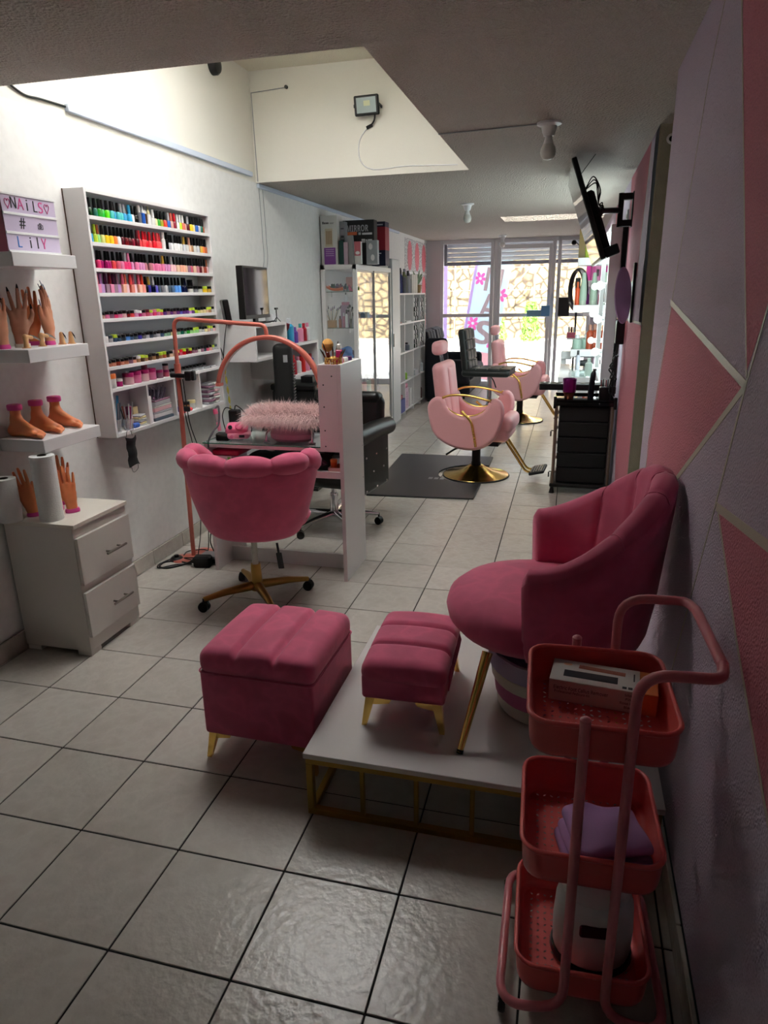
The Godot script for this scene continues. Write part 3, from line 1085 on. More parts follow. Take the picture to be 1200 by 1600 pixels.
# ---------------------------------------------------------------------  three-tier cart
func cart():
	var c0 := Vector3(0.105, 0.0, -1.335)
	var t := thing("tray_cart", "coral three-tier metal tray cart with tube handle beside the armchair", "cart", c0, 0.04)
	var w := 0.285; var d := 0.31
	for y in [0.675, 0.365, 0.055]:
		var hgt := 0.080
		var m := Mesher.new()
		m.soft()
		var rows := []
		for q in [[0.9, 0.0], [0.955, 0.003], [0.975, 0.012], [0.99, 0.04], [1.0, hgt - 0.004]]:
			rows.append(ring_rr(w * q[0], d * q[0], 0.045 * q[0], y + q[1]))
		m.sheet(rows, true, true)
		m.tube(ring_rr(w, d, 0.045, y + hgt), 0.0055, 8, true)
		# punched floor: every cell has four slim diamond holes
		m.flat()
		var px := 0.0165; var pz := 0.0180
		var hx := px * 7; var hz := pz * 7
		for i in rows[0].size():
			var p: Vector3 = rows[0][i]
			var q: Vector3 = rows[0][(i + 1) % rows[0].size()]
			m.quad(p, q, Vector3(clampf(q.x, -hx, hx), y, clampf(q.z, -hz, hz)), Vector3(clampf(p.x, -hx, hx), y, clampf(p.z, -hz, hz)))
		for ix in 14:
			for iz in 14:
				var c := Vector3((ix - 6.5) * px, y, (iz - 6.5) * pz)
				var u := Vector3(1 if (ix + iz) % 2 == 0 else -1, 0, 1).normalized() * 0.0050
				var v := Vector3(u.z, 0, -u.x) * 0.42
				var dia := [c + u, c + v, c - u, c - v]
				# corners nearest to each diamond point
				var k0 := [Vector3(signf(u.x) * px / 2, 0, signf(u.z) * pz / 2), Vector3(signf(v.x) * px / 2, 0, signf(v.z) * pz / 2), Vector3(-signf(u.x) * px / 2, 0, -signf(u.z) * pz / 2), Vector3(-signf(v.x) * px / 2, 0, -signf(v.z) * pz / 2)]
				for k in 4:
					var j := (k + 1) % 4
					m.quad(c + k0[k], c + k0[j], dia[j], dia[k])
		part(t, "tray", m, M.coral_enamel)
	# bent tube frame: base rails, short and tall uprights, handle
	for side in [-1.0, 1.0]:
		var m := Mesher.new()
		var zf := d / 2 + 0.010
		var x_up := -0.038 if side < 0 else 0.048
		var top := 0.775
		var pts := [Vector3(x_up, top, zf), Vector3(x_up + (0.0 if side < 0 else 0.0), 0.045, zf + 0.005), Vector3(side * 0.175, 0.045, zf + 0.02), Vector3(side * 0.165, 0.06, -zf - 0.02), Vector3(x_up, 0.045, -zf - 0.005), Vector3(x_up, top, -zf)]
		if side > 0:
			pts[0] = Vector3(x_up + 0.13, 0.885, zf - 0.02)
			pts.insert(1, Vector3(x_up, 0.885, zf))
			pts[-1] = Vector3(x_up, 0.885, -zf)
			pts.append(Vector3(x_up + 0.13, 0.885, -zf + 0.02))
			var mid := [Vector3(x_up + 0.13, 0.885, -zf + 0.02), Vector3(x_up + 0.145, 0.885, 0)]
			pts.append(Vector3(x_up + 0.15, 0.89, -zf + 0.05))
			pts[0] = Vector3(x_up + 0.15, 0.89, zf - 0.05)
			pts.insert(1, Vector3(x_up + 0.14, 0.888, zf))
			pts[-2] = Vector3(x_up + 0.14, 0.888, -zf)
		m.tube(rounded(pts, 0.06, 6), 0.0105, 10)
		part(t, "tube_frame", m, M.pink_enamel)
		if side > 0:
			m = Mesher.new()
			m.tube([Vector3(x_up + 0.15, 0.89, zf - 0.05), Vector3(x_up + 0.15, 0.89, -zf + 0.05)], 0.0108, 10)
			part(t, "handle", m, M.pink_enamel)
		else:
			for z in [zf, -zf]:
				m = Mesher.new()
				m.ball(Vector3(x_up, top, z), Vector3(0.0115, 0.008, 0.0115), 10)
				part(t, "end_cap", m, M.pink_enamel)
		for z in [zf + 0.01, -zf - 0.01]:
			m = Mesher.new()
			m.tube([Vector3(side * 0.168, 0.045, z * 0.93), Vector3(side * 0.168, 0.032, z * 0.93)], 0.006, 8)
			m.bb(Vector3(side * 0.168 - 0.011, 0.012, z * 0.93 - 0.012), Vector3(side * 0.168 + 0.011, 0.034, z * 0.93 + 0.012), 0.004)
			var ca := part(t, "caster", m, M.chrome)
			m = Mesher.new(Transform3D(Basis(Vector3.FORWARD, PI / 2), Vector3(side * 0.168, 0.019, z * 0.93)))
			m.lathe([Vector2(0, -0.008), Vector2(0.016, -0.008), Vector2(0.019, -0.004), Vector2(0.019, 0.004), Vector2(0.016, 0.008), Vector2(0, 0.008)], Vector3(), 14)
			part(ca, "wheel", m, M.black)
	# carton lying in the top tray
	var bx := thing("callus_remover_box", "white and orange carton with a foot tool printed on it, in the top tray", "box", Vector3(0.120, 0.677, -1.420), -0.10)
	var m2 := Mesher.new()
	m2.bb(Vector3(-0.113, 0, -0.047), Vector3(0.075, 0.052, 0.047), 0.001)
	part(bx, "carton", m2, mat("carton_white", Color(0.82, 0.80, 0.78), 0.5))
	m2 = Mesher.new()
	m2.bb(Vector3(0.075, 0, -0.047), Vector3(0.113, 0.052, 0.047), 0.001)
	part(bx, "orange_end", m2, mat("carton_orange", Color(0.85, 0.48, 0.24), 0.5))
	var flat_up := Basis(Vector3.RIGHT, -PI / 2)
	m2 = Mesher.new()
	m2.bb(Vector3(-0.085, 0.0521, -0.002), Vector3(0.030, 0.0524, 0.026))
	part(bx, "window_print", m2, mat("print_dark", Color(0.10, 0.09, 0.13), 0.4))
	m2 = Mesher.new()
	m2.tube([Vector3(-0.055, 0.0518, -0.025), Vector3(0.045, 0.0518, -0.020)], 0.0088, 10, false, true, 0.12, Vector3(0, 0, 1))
	part(bx, "tool_print", m2, mat("print_copper", Color(0.62, 0.34, 0.26), 0.4))
	m2 = Mesher.new()
	m2.lathe([Vector2(0, 0.0526), Vector2(0.010, 0.0524)], Vector3(-0.08, 0, -0.028), 14, 1.0, 0.6)
	part(bx, "leaf_print", m2, mat("print_peach", Color(0.90, 0.66, 0.52), 0.5))
	letters(bx, "Electric Foot Callus Remover", 0.009, M.print_dark, Transform3D(Basis(), Vector3(-0.045, 0.034, 0.0474)), "lettering", 0.115, 0.0004)
	letters(bx, "Professional Pedicure Kit", 0.006, M.print_dark, Transform3D(Basis(), Vector3(-0.063, 0.024, 0.0474)), "lettering", 0.075, 0.0004)
	var yy := 0.042
	for wd in ["Silver", "Pink", "Rose Gold", "Black"]:
		letters(bx, wd, 0.006, M.print_dark, Transform3D(Basis(), Vector3(0.056, yy, 0.0474)), "lettering", 0.0, 0.0004)
		yy -= 0.010
	for k in 3:
		m2 = Mesher.new()
		m2.bb(Vector3(0.040 + 0.012 * k, 0.0521, 0.031), Vector3(0.049 + 0.012 * k, 0.0524, 0.040))
		part(bx, "print_mark", m2, M.print_dark)
	m2 = Mesher.new()
	m2.bb(Vector3(0.062, 0.0521, -0.028), Vector3(0.065, 0.0524, 0.004))
	part(bx, "print_mark", m2, M.print_dark)
	# folded towel in the middle tray
	var tw := thing("folded_towel", "lilac terry towel folded in the middle tray of the cart", "towel", Vector3(0.135, 0.367, -1.275), 0.25)
	var fb := TowelFolds.new()
	for k in 3:
		m2 = Mesher.new()
		fb.layer = k
		m2.pad(Vector3(0.004 * k, 0.016 + 0.026 * k, -0.003 * k), Vector3(0.175 - 0.006 * k, 0.027, 0.145 - 0.004 * k), 0.0125, 12, fb)
		part(tw, "fold", m2, M.towel)
	# small bath device in the bottom tray
	var dv := thing("foot_spa_device", "white electric device with a plum display and black base in the bottom tray", "appliance", Vector3(0.135, 0.057, -1.315), 0.12)
	m2 = Mesher.new()
	m2.lathe([Vector2(0, 0.0), Vector2(0.088, 0.0), Vector2(0.094, 0.01), Vector2(0.092, 0.022), Vector2(0, 0.022)], Vector3(), 28, 1.0, 0.85)
	part(dv, "base", m2, M.black_gloss)
	m2 = Mesher.new()
	m2.lathe([Vector2(0.085, 0.020), Vector2(0.088, 0.03), Vector2(0.090, 0.09), Vector2(0.086, 0.16), Vector2(0.076, 0.19), Vector2(0.05, 0.205), Vector2(0, 0.208)], Vector3(), 28, 1.0, 0.85)
	part(dv, "housing", m2, M.white_plastic)
	m2 = Mesher.new()
	m2.pad(Vector3(-0.005, 0.135, 0.073), Vector3(0.075, 0.030, 0.012), 0.006, 2)
	part(dv, "display", m2, mat("plum_gloss", Color(0.26, 0.04, 0.14), 0.15))

class TowelFolds extends Bend:
	var layer := 0
	func at(p: Vector3) -> Vector3:
		var q := p
		q.y += 0.006 * sin(p.x * 31.0 + layer * 1.3) * cos(p.z * 26.0 + layer) - 0.9 * maxf(0.0, p.x) * absf(p.x) + 0.004 * sin(p.x * 70.0 + p.z * 40.0)
		q.y = maxf(q.y, 0.002 + 0.012 * layer)
		return q

# =====================================================================  manicure desk
func desk_area():
	var dk := thing("manicure_desk", "white manicure desk with a glass top and a tall side box", "desk", Vector3(-1.535, 0, -3.595))
	var z0 := -3.405; var z1 := -3.785
	var m := at_world(dk)
	m.bb(Vector3(-1.945, 0, z0), Vector3(-1.925, 0.745, z1), 0.001)
	part(dk, "side_panel", m, M.white_board)
	m = at_world(dk)
	m.bb(Vector3(-1.146, 0, z0), Vector3(-1.126, 1.203, z1), 0.001)
	part(dk, "side_panel", m, M.white_board)
	m = at_world(dk)
	m.bb(Vector3(-1.9455, 0, z0 + 0.0015), Vector3(-1.9245, 0.745, z0))
	m.bb(Vector3(-1.1465, 0, z0 + 0.0015), Vector3(-1.1255, 1.203, z0))
	m.bb(Vector3(-1.945, 0.745, z0 + 0.0015), Vector3(-1.146, 0.763, z0))
	m.bb(Vector3(-1.925, 0.598, z0 + 0.0015), Vector3(-1.146, 0.634, z0))
	part(dk, "edge_band", m, M.board_edge)
	m = at_world(dk)
	m.bb(Vector3(-1.945, 0.745, z0), Vector3(-1.146, 0.763, z1), 0.001)
	part(dk, "desk_top", m, M.white_board)
	m = at_world(dk)
	m.bb(Vector3(-1.925, 0.600, z0), Vector3(-1.146, 0.618, z1), 0.001)
	m.bb(Vector3(-1.925, 0.598, z0), Vector3(-1.146, 0.634, z0 - 0.016), 0.001)
	part(dk, "shelf", m, M.white_board)
	m = at_world(dk)
	m.bb(Vector3(-1.925, 0, -3.59), Vector3(-1.146, 0.086, -3.605), 0.001)
	part(dk, "stretcher", m, M.white_board)
	m = at_world(dk)
	m.bb(Vector3(-1.95, 0.764, z0 + 0.004), Vector3(-1.252, 0.771, z1), 0.0008)
	var gl := part(dk, "glass_top", m, M.table_glass)
	m = at_world(dk)
	m.bb(Vector3(-1.95, 0.7645, z0 + 0.0055), Vector3(-1.252, 0.7705, z0 + 0.0042))
	m.bb(Vector3(-1.9515, 0.7645, z0 + 0.0055), Vector3(-1.9502, 0.7705, z1))
	part(gl, "glass_edge", m, M.glass_edge)
	m = at_world(dk)
	m.bb(Vector3(-1.252, 0.752, z0 + 0.002), Vector3(-1.1465, 1.203, z0 - 0.014), 0.001)
	part(dk, "box_front", m, M.board_edge)
	m = at_world(dk)
	m.bb(Vector3(-1.252, 0.764, z0 - 0.014), Vector3(-1.238, 1.203, z1), 0.001)
	m.bb(Vector3(-1.238, 0.764, z1 + 0.014), Vector3(-1.146, 1.203, z1), 0.001)
	m.bb(Vector3(-1.238, 1.170, z0 - 0.014), Vector3(-1.146, 1.182, z1 + 0.014), 0.0005)
	part(dk, "box_sides", m, M.white_board)
	for p in [[-1.222, 1.10], [-1.175, 1.145], [-1.222, 0.985], [-1.222, 0.86], [-1.222, 0.775]]:
		m = Mesher.new(Transform3D(Basis(Vector3.RIGHT, PI / 2), Vector3(p[0], p[1], z0 + 0.0022) - dk.position))
		m.lathe([Vector2(0, 0.0004), Vector2(0.0042, 0.0004), Vector2(0.0042, 0)], Vector3(), 10)
		part(dk, "screw", m, M.charcoal)
	for k in 4:
		m = Mesher.new(Transform3D(Basis(Vector3.FORWARD, PI / 2), Vector3(-1.1255, 0.52 + 0.19 * k, -3.76) - dk.position))
		m.lathe([Vector2(0, 0.0006), Vector2(0.003, 0.0006), Vector2(0.003, 0)], Vector3(), 8)
		part(dk, "screw", m, M.charcoal)
	desk_things()
	pink_office_chair()
	black_office_chair()
	arch_lamp()

func desk_things():
	# ---- arm rest with its fur cover
	var t := thing("arm_rest", "mauve padded arm rest on chrome feet under the fur cover", "arm rest", Vector3(-1.45, 0.771, -3.50))
	var m := Mesher.new()
	m.lathe([Vector2(0, 0.006), Vector2(0.10, 0.008), Vector2(0.125, 0.025), Vector2(0.128, 0.05), Vector2(0.11, 0.08), Vector2(0, 0.092)], Vector3(), 28, 1.0, 0.55)
	part(t, "pad", m, M.mauve_hide)
	for x in [-0.135, 0.135]:
		m = Mesher.new()
		m.tube(rounded([Vector3(x, 0.004, 0.05), Vector3(x, 0.055, 0.045), Vector3(x * 0.8, 0.085, 0.0)], 0.02), 0.007, 8)
		m.box(Vector3(x, 0.006, 0.05), Vector3(0.034, 0.012, 0.022), 0.004)
		part(t, "foot", m, M.chrome)
	t = thing("fur_cover", "fluffy pale pink fur cover draped over the arm rest", "cover", Vector3(-1.49, 0.845, -3.555))
	m = Mesher.new()
	m.pad(Vector3(0, 0.045, 0), Vector3(0.40, 0.065, 0.20), 0.03, 6)
	part(t, "backing", m, M.fur)
	m = Mesher.new()
	m.soft()
	var rr := RandomNumberGenerator.new()
	rr.seed = 77
	for i in 11000:
		var u := rr.randf_range(-1, 1)
		var a := rr.randf_range(-0.35, PI + 0.25)
		var b := rr.randf_range(-1, 1)
		var x := u * 0.195
		var n := Vector3(u * u * u * 0.9, sin(a), cos(a)).normalized()
		var p := Vector3(x, 0.045 + sin(a) * 0.028, cos(a) * 0.095 + b * 0.004)
		if sin(a) > 0.6: p.z = rr.randf_range(-0.09, 0.095)
		var ln := rr.randf_range(0.045, 0.085)
		var d := (n + Vector3(rr.randf_range(-0.7, 0.7), rr.randf_range(-0.2, 0.5), rr.randf_range(-0.4, 0.6))).normalized()
		var q := p + d * ln * 0.6
		var e := q + (d + Vector3(0, -0.75, 0.1)).normalized() * ln * 0.5
		var side := d.cross(Vector3(rr.randf() - 0.5, 0.3, rr.randf() - 0.5)).normalized() * 0.0015
		m.tri(p - side, p + side, q + side * 0.8); m.tri(p - side, q + side * 0.8, q - side * 0.8); m.tri(q - side * 0.8, q + side * 0.8, e)
	var fu := part(t, "fur_strands", m, M.fur)
	fu.set_meta("kind", "stuff")
	# ---- nail drill
	t = thing("nail_drill", "pink electric nail drill unit with dials on the desk's glass top", "nail drill", Vector3(-1.785, 0.771, -3.505), 0.25)
	m = Mesher.new()
	m.pad(Vector3(0.01, 0.030, 0.0), Vector3(0.125, 0.040, 0.10), 0.018, 2)
	part(t, "base", m, mat("drill_blush", Color(0.94, 0.60, 0.70), 0.35))
	m = Mesher.new(Transform3D(Basis(Vector3.RIGHT, 0.35), Vector3(0, 0.062, 0)))
	m.pad(Vector3.ZERO, Vector3(0.125, 0.055, 0.095), 0.026, 2)
	part(t, "housing", m, mat("drill_pink", Color(0.93, 0.42, 0.58), 0.3))
	m = Mesher.new(Transform3D(Basis(Vector3.RIGHT, PI / 2 - 0.5), Vector3(0.022, 0.082, 0.036)))
	m.lathe([Vector2(0.024, 0), Vector2(0.024, 0.006), Vector2(0.018, 0.014), Vector2(0, 0.014)], Vector3(), 18)
	part(t, "speed_dial", m, M.drill_pink)
	m = Mesher.new(Transform3D(Basis(Vector3.RIGHT, PI / 2 - 0.5), Vector3(-0.028, 0.078, 0.042)))
	m.lathe([Vector2(0.012, 0), Vector2(0.012, 0.005), Vector2(0, 0.005)], Vector3(), 14)
	part(t, "socket", m, M.black)
	m = Mesher.new()
	m.bb(Vector3(0.02, 0.022, 0.05), Vector3(0.05, 0.036, 0.053), 0.001)
	part(t, "display", m, M.black)
	m = Mesher.new(Transform3D(Basis(Vector3.RIGHT, PI / 2), Vector3(-0.02, 0.028, 0.052)))
	m.lathe([Vector2(0.010, -0.002), Vector2(0.010, 0.004), Vector2(0, 0.004)], Vector3(), 14)
	part(t, "button", m, M.chrome)
	t = thing("drill_handpiece", "pink and white drill handpiece standing in a black holder", "handpiece", Vector3(-1.868, 0.771, -3.47), 0.1)
	m = Mesher.new()
	m.box(Vector3(0.012, 0.022, 0), Vector3(0.075, 0.044, 0.05), 0.006)
	part(t, "holder", m, M.black)
	m = Mesher.new()
	m.tube([Vector3(-0.012, 0.105, 0), Vector3(-0.02, 0.150, 0)], [0.0125, 0.012], 12)
	part(t, "grip", m, mat("grip_silver", Color(0.9, 0.88, 0.88), 0.2, 0.5))
	m = Mesher.new()
	m.tube([Vector3(-0.02, 0.150, 0), Vector3(-0.0215, 0.158, 0), Vector3(-0.025, 0.178, 0)], [0.0125, 0.014, 0.011], 12)
	part(t, "tail_cap", m, M.drill_pink)
	m = Mesher.new()
	m.tube([Vector3(-0.012, 0.105, 0), Vector3(-0.006, 0.055, 0)], [0.012, 0.010], 12)
	part(t, "nose", m, M.drill_blush)
	m = Mesher.new()
	m.tube(curve([Vector3(-0.025, 0.175, 0), Vector3(-0.005, 0.19, -0.01), Vector3(-0.002, 0.10, 0.015), Vector3(-0.03, 0.06, 0.03), Vector3(-0.052, 0.012, 0.055), Vector3(-0.055, -0.03, 0.064)], 6), 0.0055, 8)
	part(t, "coiled_cord", m, mat("cord_grey", Color(0.38, 0.38, 0.40), 0.5))
	t = thing("charger_block", "black charger block plugged in below the wall rack", "charger", Vector3(-1.90, 0.771, -3.66))
	m = Mesher.new()
	m.box(Vector3(0.03, 0.072, 0), Vector3(0.062, 0.144, 0.05), 0.006)
	part(t, "body", m, M.black_matte)
	m = Mesher.new()
	m.tube(curve([Vector3(0.03, 0.144, 0.0), Vector3(0.05, 0.17, 0.01), Vector3(0.10, 0.12, 0.0), Vector3(0.13, 0.04, 0.0), Vector3(0.12, 0.004, 0.0)], 5), 0.0035, 6)
	m.tube(curve([Vector3(0.02, 0.144, 0.0), Vector3(-0.02, 0.155, 0.01), Vector3(-0.05, 0.11, 0.0), Vector3(-0.045, 0.05, 0.0), Vector3(-0.02, 0.004, 0.02)], 5), 0.003, 6)
	part(t, "cord", m, M.black)
	# ---- brush pot and things on the side box
	t = thing("brush_pot", "gold filigree pot full of makeup brushes on the side box", "brush pot", Vector3(-1.185, 1.182, -3.47))
	m = Mesher.new()
	for k in 16:
		var a := TAU * k / 16.0
		m.tube([Vector3(cos(a) * 0.040, 0.002, sin(a) * 0.040), Vector3(cos(a + 0.3) * 0.044, 0.028, sin(a + 0.3) * 0.044), Vector3(cos(a) * 0.042, 0.052, sin(a) * 0.042)], 0.0022, 5)
		m.tube([Vector3(cos(a) * 0.040, 0.002, sin(a) * 0.040), Vector3(cos(a - 0.3) * 0.044, 0.028, sin(a - 0.3) * 0.044), Vector3(cos(a) * 0.042, 0.052, sin(a) * 0.042)], 0.0022, 5)
	for y in [0.002, 0.052]:
		var ring := []
		for k in 20: ring.append(Vector3(cos(TAU * k / 20) * 0.041, y, sin(TAU * k / 20) * 0.041))
		m.tube(ring, 0.003, 6, true)
	part(t, "filigree", m, M.gold)
	for k in 7:
		var a := TAU * k / 7.0 + 0.4
		var top := Vector3(cos(a) * 0.055, 0.075 + 0.015 * (k % 3), sin(a) * 0.045)
		m = Mesher.new()
		m.tube([Vector3(cos(a) * 0.02, 0.004, sin(a) * 0.02), top], [0.003, 0.0045], 6)
		var br := part(t, "brush", m, mat("copper_rod", Color(0.70, 0.42, 0.30), 0.25, 0.9))
		m = Mesher.new()
		m.tube([top, top + (top * 0.25)], [0.005, 0.002], 6)
		part(br, "bristles", m, mat("bristle", Color(0.25, 0.18, 0.15), 0.8))
	t = thing("powder_brush", "big round tan powder brush standing in the gold pot", "makeup brush", Vector3(-1.205, 1.185, -3.46))
	m = Mesher.new()
	m.tube([Vector3(0, 0, 0), Vector3(-0.004, 0.075, 0)], [0.005, 0.008], 8)
	part(t, "handle", m, M.copper_rod)
	m = Mesher.new()
	m.ball(Vector3(-0.004, 0.112, 0), Vector3(0.031, 0.034, 0.031), 14)
	part(t, "head", m, mat("tan_bristle", Color(0.80, 0.58, 0.30), 0.85))
	var caps := [["orange", Color(0.88, 0.40, 0.22)], ["white", Color(0.9, 0.89, 0.88)], ["plum", Color(0.35, 0.12, 0.38)]]
	for k in 3:
		t = thing("small_cosmetic_jar", "%s-lidded cosmetic jar beside the gold brush pot" % caps[k][0], "jar", Vector3(-1.182, 1.182, -3.56 - 0.07 * k))
		m = Mesher.new()
		m.lathe([Vector2(0, 0), Vector2(0.024, 0), Vector2(0.026, 0.004), Vector2(0.026, 0.018), Vector2(0.02, 0.021), Vector2(0, 0.021)], Vector3(), 16)
		part(t, "body", m, M.white_plastic)
		m = Mesher.new()
		m.lathe([Vector2(0.027, 0.019), Vector2(0.027, 0.036), Vector2(0.025, 0.039), Vector2(0, 0.039)], Vector3(), 16)
		part(t, "lid", m, tint(caps[k][1], 0.3))
	t = thing("lipstick_bottle", "magenta bottle with a white label beside the powder brush", "bottle", Vector3(-1.16, 1.182, -3.50))
	m = Mesher.new()
	m.box(Vector3(0, 0.045, 0), Vector3(0.034, 0.09, 0.026), 0.005)
	part(t, "body", m, tint(Color(0.82, 0.16, 0.45), 0.25))
	m = Mesher.new()
	m.box(Vector3(0, 0.105, 0), Vector3(0.022, 0.03, 0.02), 0.004)
	part(t, "cap", m, M.white_plastic)
	# ---- on the lower shelf
	t = thing("glove_box", "white and magenta carton of nitrile gloves on the desk's lower shelf", "box", Vector3(-1.868, 0.618, -3.53))
	m = Mesher.new()
	m.bb(Vector3(-0.052, 0, -0.1), Vector3(0.072, 0.072, 0.1), 0.001)
	part(t, "carton", m, mat("carton_pinkwhite", Color(0.88, 0.80, 0.82), 0.5))
	m = Mesher.new()
	m.bb(Vector3(-0.05, 0.072, -0.1), Vector3(0.11, 0.105, 0.09), 0.006)
	part(t, "magenta_pack", m, tint(Color(0.72, 0.06, 0.28), 0.45))
	m = Mesher.new()
	m.bb(Vector3(0.048, 0.052, 0.1), Vector3(0.066, 0.068, 0.1006))
	part(t, "green_mark", m, tint(Color(0.40, 0.62, 0.20), 0.5))
	letters(t, "NITRILO", 0.020, mat("print_mauve", Color(0.60, 0.36, 0.46), 0.5), Transform3D(Basis(), Vector3(0.0, 0.020, 0.1002)), "lettering", 0.085, 0.0004, true)
	t = thing("dark_bag", "crumpled black plastic bag on the desk's lower shelf", "bag", Vector3(-1.275, 0.618, -3.50))
	var cb := Crumple.new()
	m = Mesher.new()
	m.pad(Vector3(0, 0.05, 0), Vector3(0.12, 0.10, 0.12), 0.045, 8, cb)
	part(t, "sack", m, M.black_gloss)
	m = Mesher.new()
	m.pad(Vector3(0.03, 0.095, -0.02), Vector3(0.06, 0.05, 0.05), 0.022, 5, cb)
	part(t, "knot", m, M.black_gloss)
	t = thing("clear_organizer", "small clear bin holding an orange jar and bottles on the lower shelf", "bin", Vector3(-1.185, 0.618, -3.46))
	m = Mesher.new()
	m.bb(Vector3(-0.036, 0, 0.04), Vector3(0.034, 0.036, 0.037))
	m.bb(Vector3(-0.036, 0, -0.037), Vector3(0.034, 0.036, -0.04))
	m.bb(Vector3(-0.036, 0, -0.04), Vector3(-0.033, 0.036, 0.04))
	m.bb(Vector3(0.031, 0, -0.04), Vector3(0.034, 0.036, 0.04))
	m.bb(Vector3(-0.036, 0, -0.04), Vector3(0.034, 0.003, 0.04))
	part(t, "bin", m, tint(Color(0.80, 0.62, 0.60), 0.3))
	t = thing("orange_jar", "orange tub standing in the small clear bin", "jar", Vector3(-1.20, 0.621, -3.46))
	m = Mesher.new()
	m.lathe([Vector2(0, 0), Vector2(0.018, 0), Vector2(0.018, 0.06), Vector2(0, 0.06)], Vector3(), 14)
	part(t, "body", m, tint(Color(0.90, 0.40, 0.12), 0.4))
	m = Mesher.new()
	m.lathe([Vector2(0.019, 0.058), Vector2(0.019, 0.072), Vector2(0, 0.072)], Vector3(), 14)
	part(t, "lid", m, tint(Color(0.93, 0.55, 0.25), 0.4))
	t = thing("amber_bottle", "little amber bottle next to the orange tub", "bottle", Vector3(-1.168, 0.621, -3.46))
	m = Mesher.new()
	m.lathe([Vector2(0, 0), Vector2(0.013, 0), Vector2(0.013, 0.045), Vector2(0.006, 0.053), Vector2(0, 0.053)], Vector3(), 12)
	part(t, "body", m, tint(Color(0.62, 0.32, 0.22), 0.2))
	m = Mesher.new()
	m.lathe([Vector2(0.008, 0.051), Vector2(0.008, 0.078), Vector2(0, 0.078)], Vector3(), 12)
	part(t, "cap", m, M.white_plastic)
	t = thing("folded_apron", "dark grey folded cloth lying on the desk's lower shelf", "cloth", Vector3(-1.58, 0.618, -3.58))
	m = Mesher.new()
	m.pad(Vector3(0, 0.03, 0), Vector3(0.36, 0.06, 0.22), 0.028, 8, cb)
	part(t, "cloth", m, mat("grey_cloth", Color(0.20, 0.23, 0.23), 0.8))
	# ---- floor by the desk leg: pedal, adapter, strip
	t = thing("foot_pedal", "round black foot switch on the floor by the skirting", "foot switch", Vector3(-2.262, 0, -3.50))
	m = Mesher.new()
	m.lathe([Vector2(0, 0), Vector2(0.042, 0), Vector2(0.044, 0.008), Vector2(0.03, 0.022), Vector2(0, 0.024)], Vector3(), 20)
	part(t, "body", m, M.black)
	m = Mesher.new()
	m.lathe([Vector2(0.014, 0.022), Vector2(0.014, 0.034), Vector2(0, 0.035)], Vector3(), 14)
	part(t, "button", m, M.black)
	t = thing("power_adapter", "chunky black power adapter lying on the floor tiles", "adapter", Vector3(-2.045, 0, -3.435), 0.15)
	m = Mesher.new()
	m.box(Vector3(0, 0.036, 0), Vector3(0.105, 0.072, 0.06), 0.010)
	part(t, "body", m, M.black_matte)
	m = Mesher.new()
	m.tube([Vector3(-0.05, 0.04, 0), Vector3(-0.075, 0.03, 0.0)], [0.018, 0.008], 10)
	part(t, "plug", m, M.black)
	t = thing("converter_box", "pale grey converter box with black sockets behind the desk's side panel", "converter", Vector3(-2.0, 0, -3.50))
	m = Mesher.new()
	m.bb(Vector3(-0.09, 0, -0.06), Vector3(0.045, 0.055, 0.03), 0.003)
	part(t, "case", m, mat("pale_grey", Color(0.60, 0.60, 0.62), 0.5))
	m = Mesher.new()
	m.bb(Vector3(0.0, 0.015, 0.03), Vector3(0.03, 0.04, 0.042), 0.003)
	part(t, "socket", m, M.black)
	var cords := [
		["loop of black cord lying on the tiles by the adapter", [Vector3(-2.12, 0.03, -3.435), Vector3(-2.17, 0.008, -3.43), Vector3(-2.24, 0.005, -3.36), Vector3(-2.30, 0.005, -3.37), Vector3(-2.31, 0.005, -3.44), Vector3(-2.24, 0.006, -3.47), Vector3(-2.15, 0.006, -3.46), Vector3(-2.07, 0.012, -3.52)], 0.0055],
		["black cord looping from the foot switch along the skirting", [Vector3(-2.30, 0.008, -3.48), Vector3(-2.325, 0.005, -3.40), Vector3(-2.29, 0.005, -3.35), Vector3(-2.22, 0.005, -3.42), Vector3(-2.13, 0.006, -3.45)], 0.004],
		["black cord curling over the lamp's foot plate", [Vector3(-2.235, 0.02, -3.54), Vector3(-2.25, 0.015, -3.62), Vector3(-2.16, 0.018, -3.66), Vector3(-2.10, 0.022, -3.60), Vector3(-2.14, 0.02, -3.52), Vector3(-2.21, 0.018, -3.50), Vector3(-2.12, 0.025, -3.46)], 0.0035],
		["pair of black cords hanging behind the pink office chair", [Vector3(-2.02, 0.55, -3.62), Vector3(-2.045, 0.25, -3.60), Vector3(-2.06, 0.12, -3.57), Vector3(-2.03, 0.03, -3.55), Vector3(-2.09, 0.02, -3.50)], 0.004]]
	for c in cords:
		m = Mesher.new()
		m.tube(curve(c[1], 8), c[2], 6)
		solo("extension_cord", m, M.black, c[0], "cord")

class Crumple extends Bend:
	func at(p: Vector3) -> Vector3:
		return p + Vector3(sin(p.y * 90.0 + p.z * 60.0), 0.8 * sin(p.x * 55.0 + p.z * 43.0), cos(p.x * 70.0 + p.y * 50.0)) * 0.006

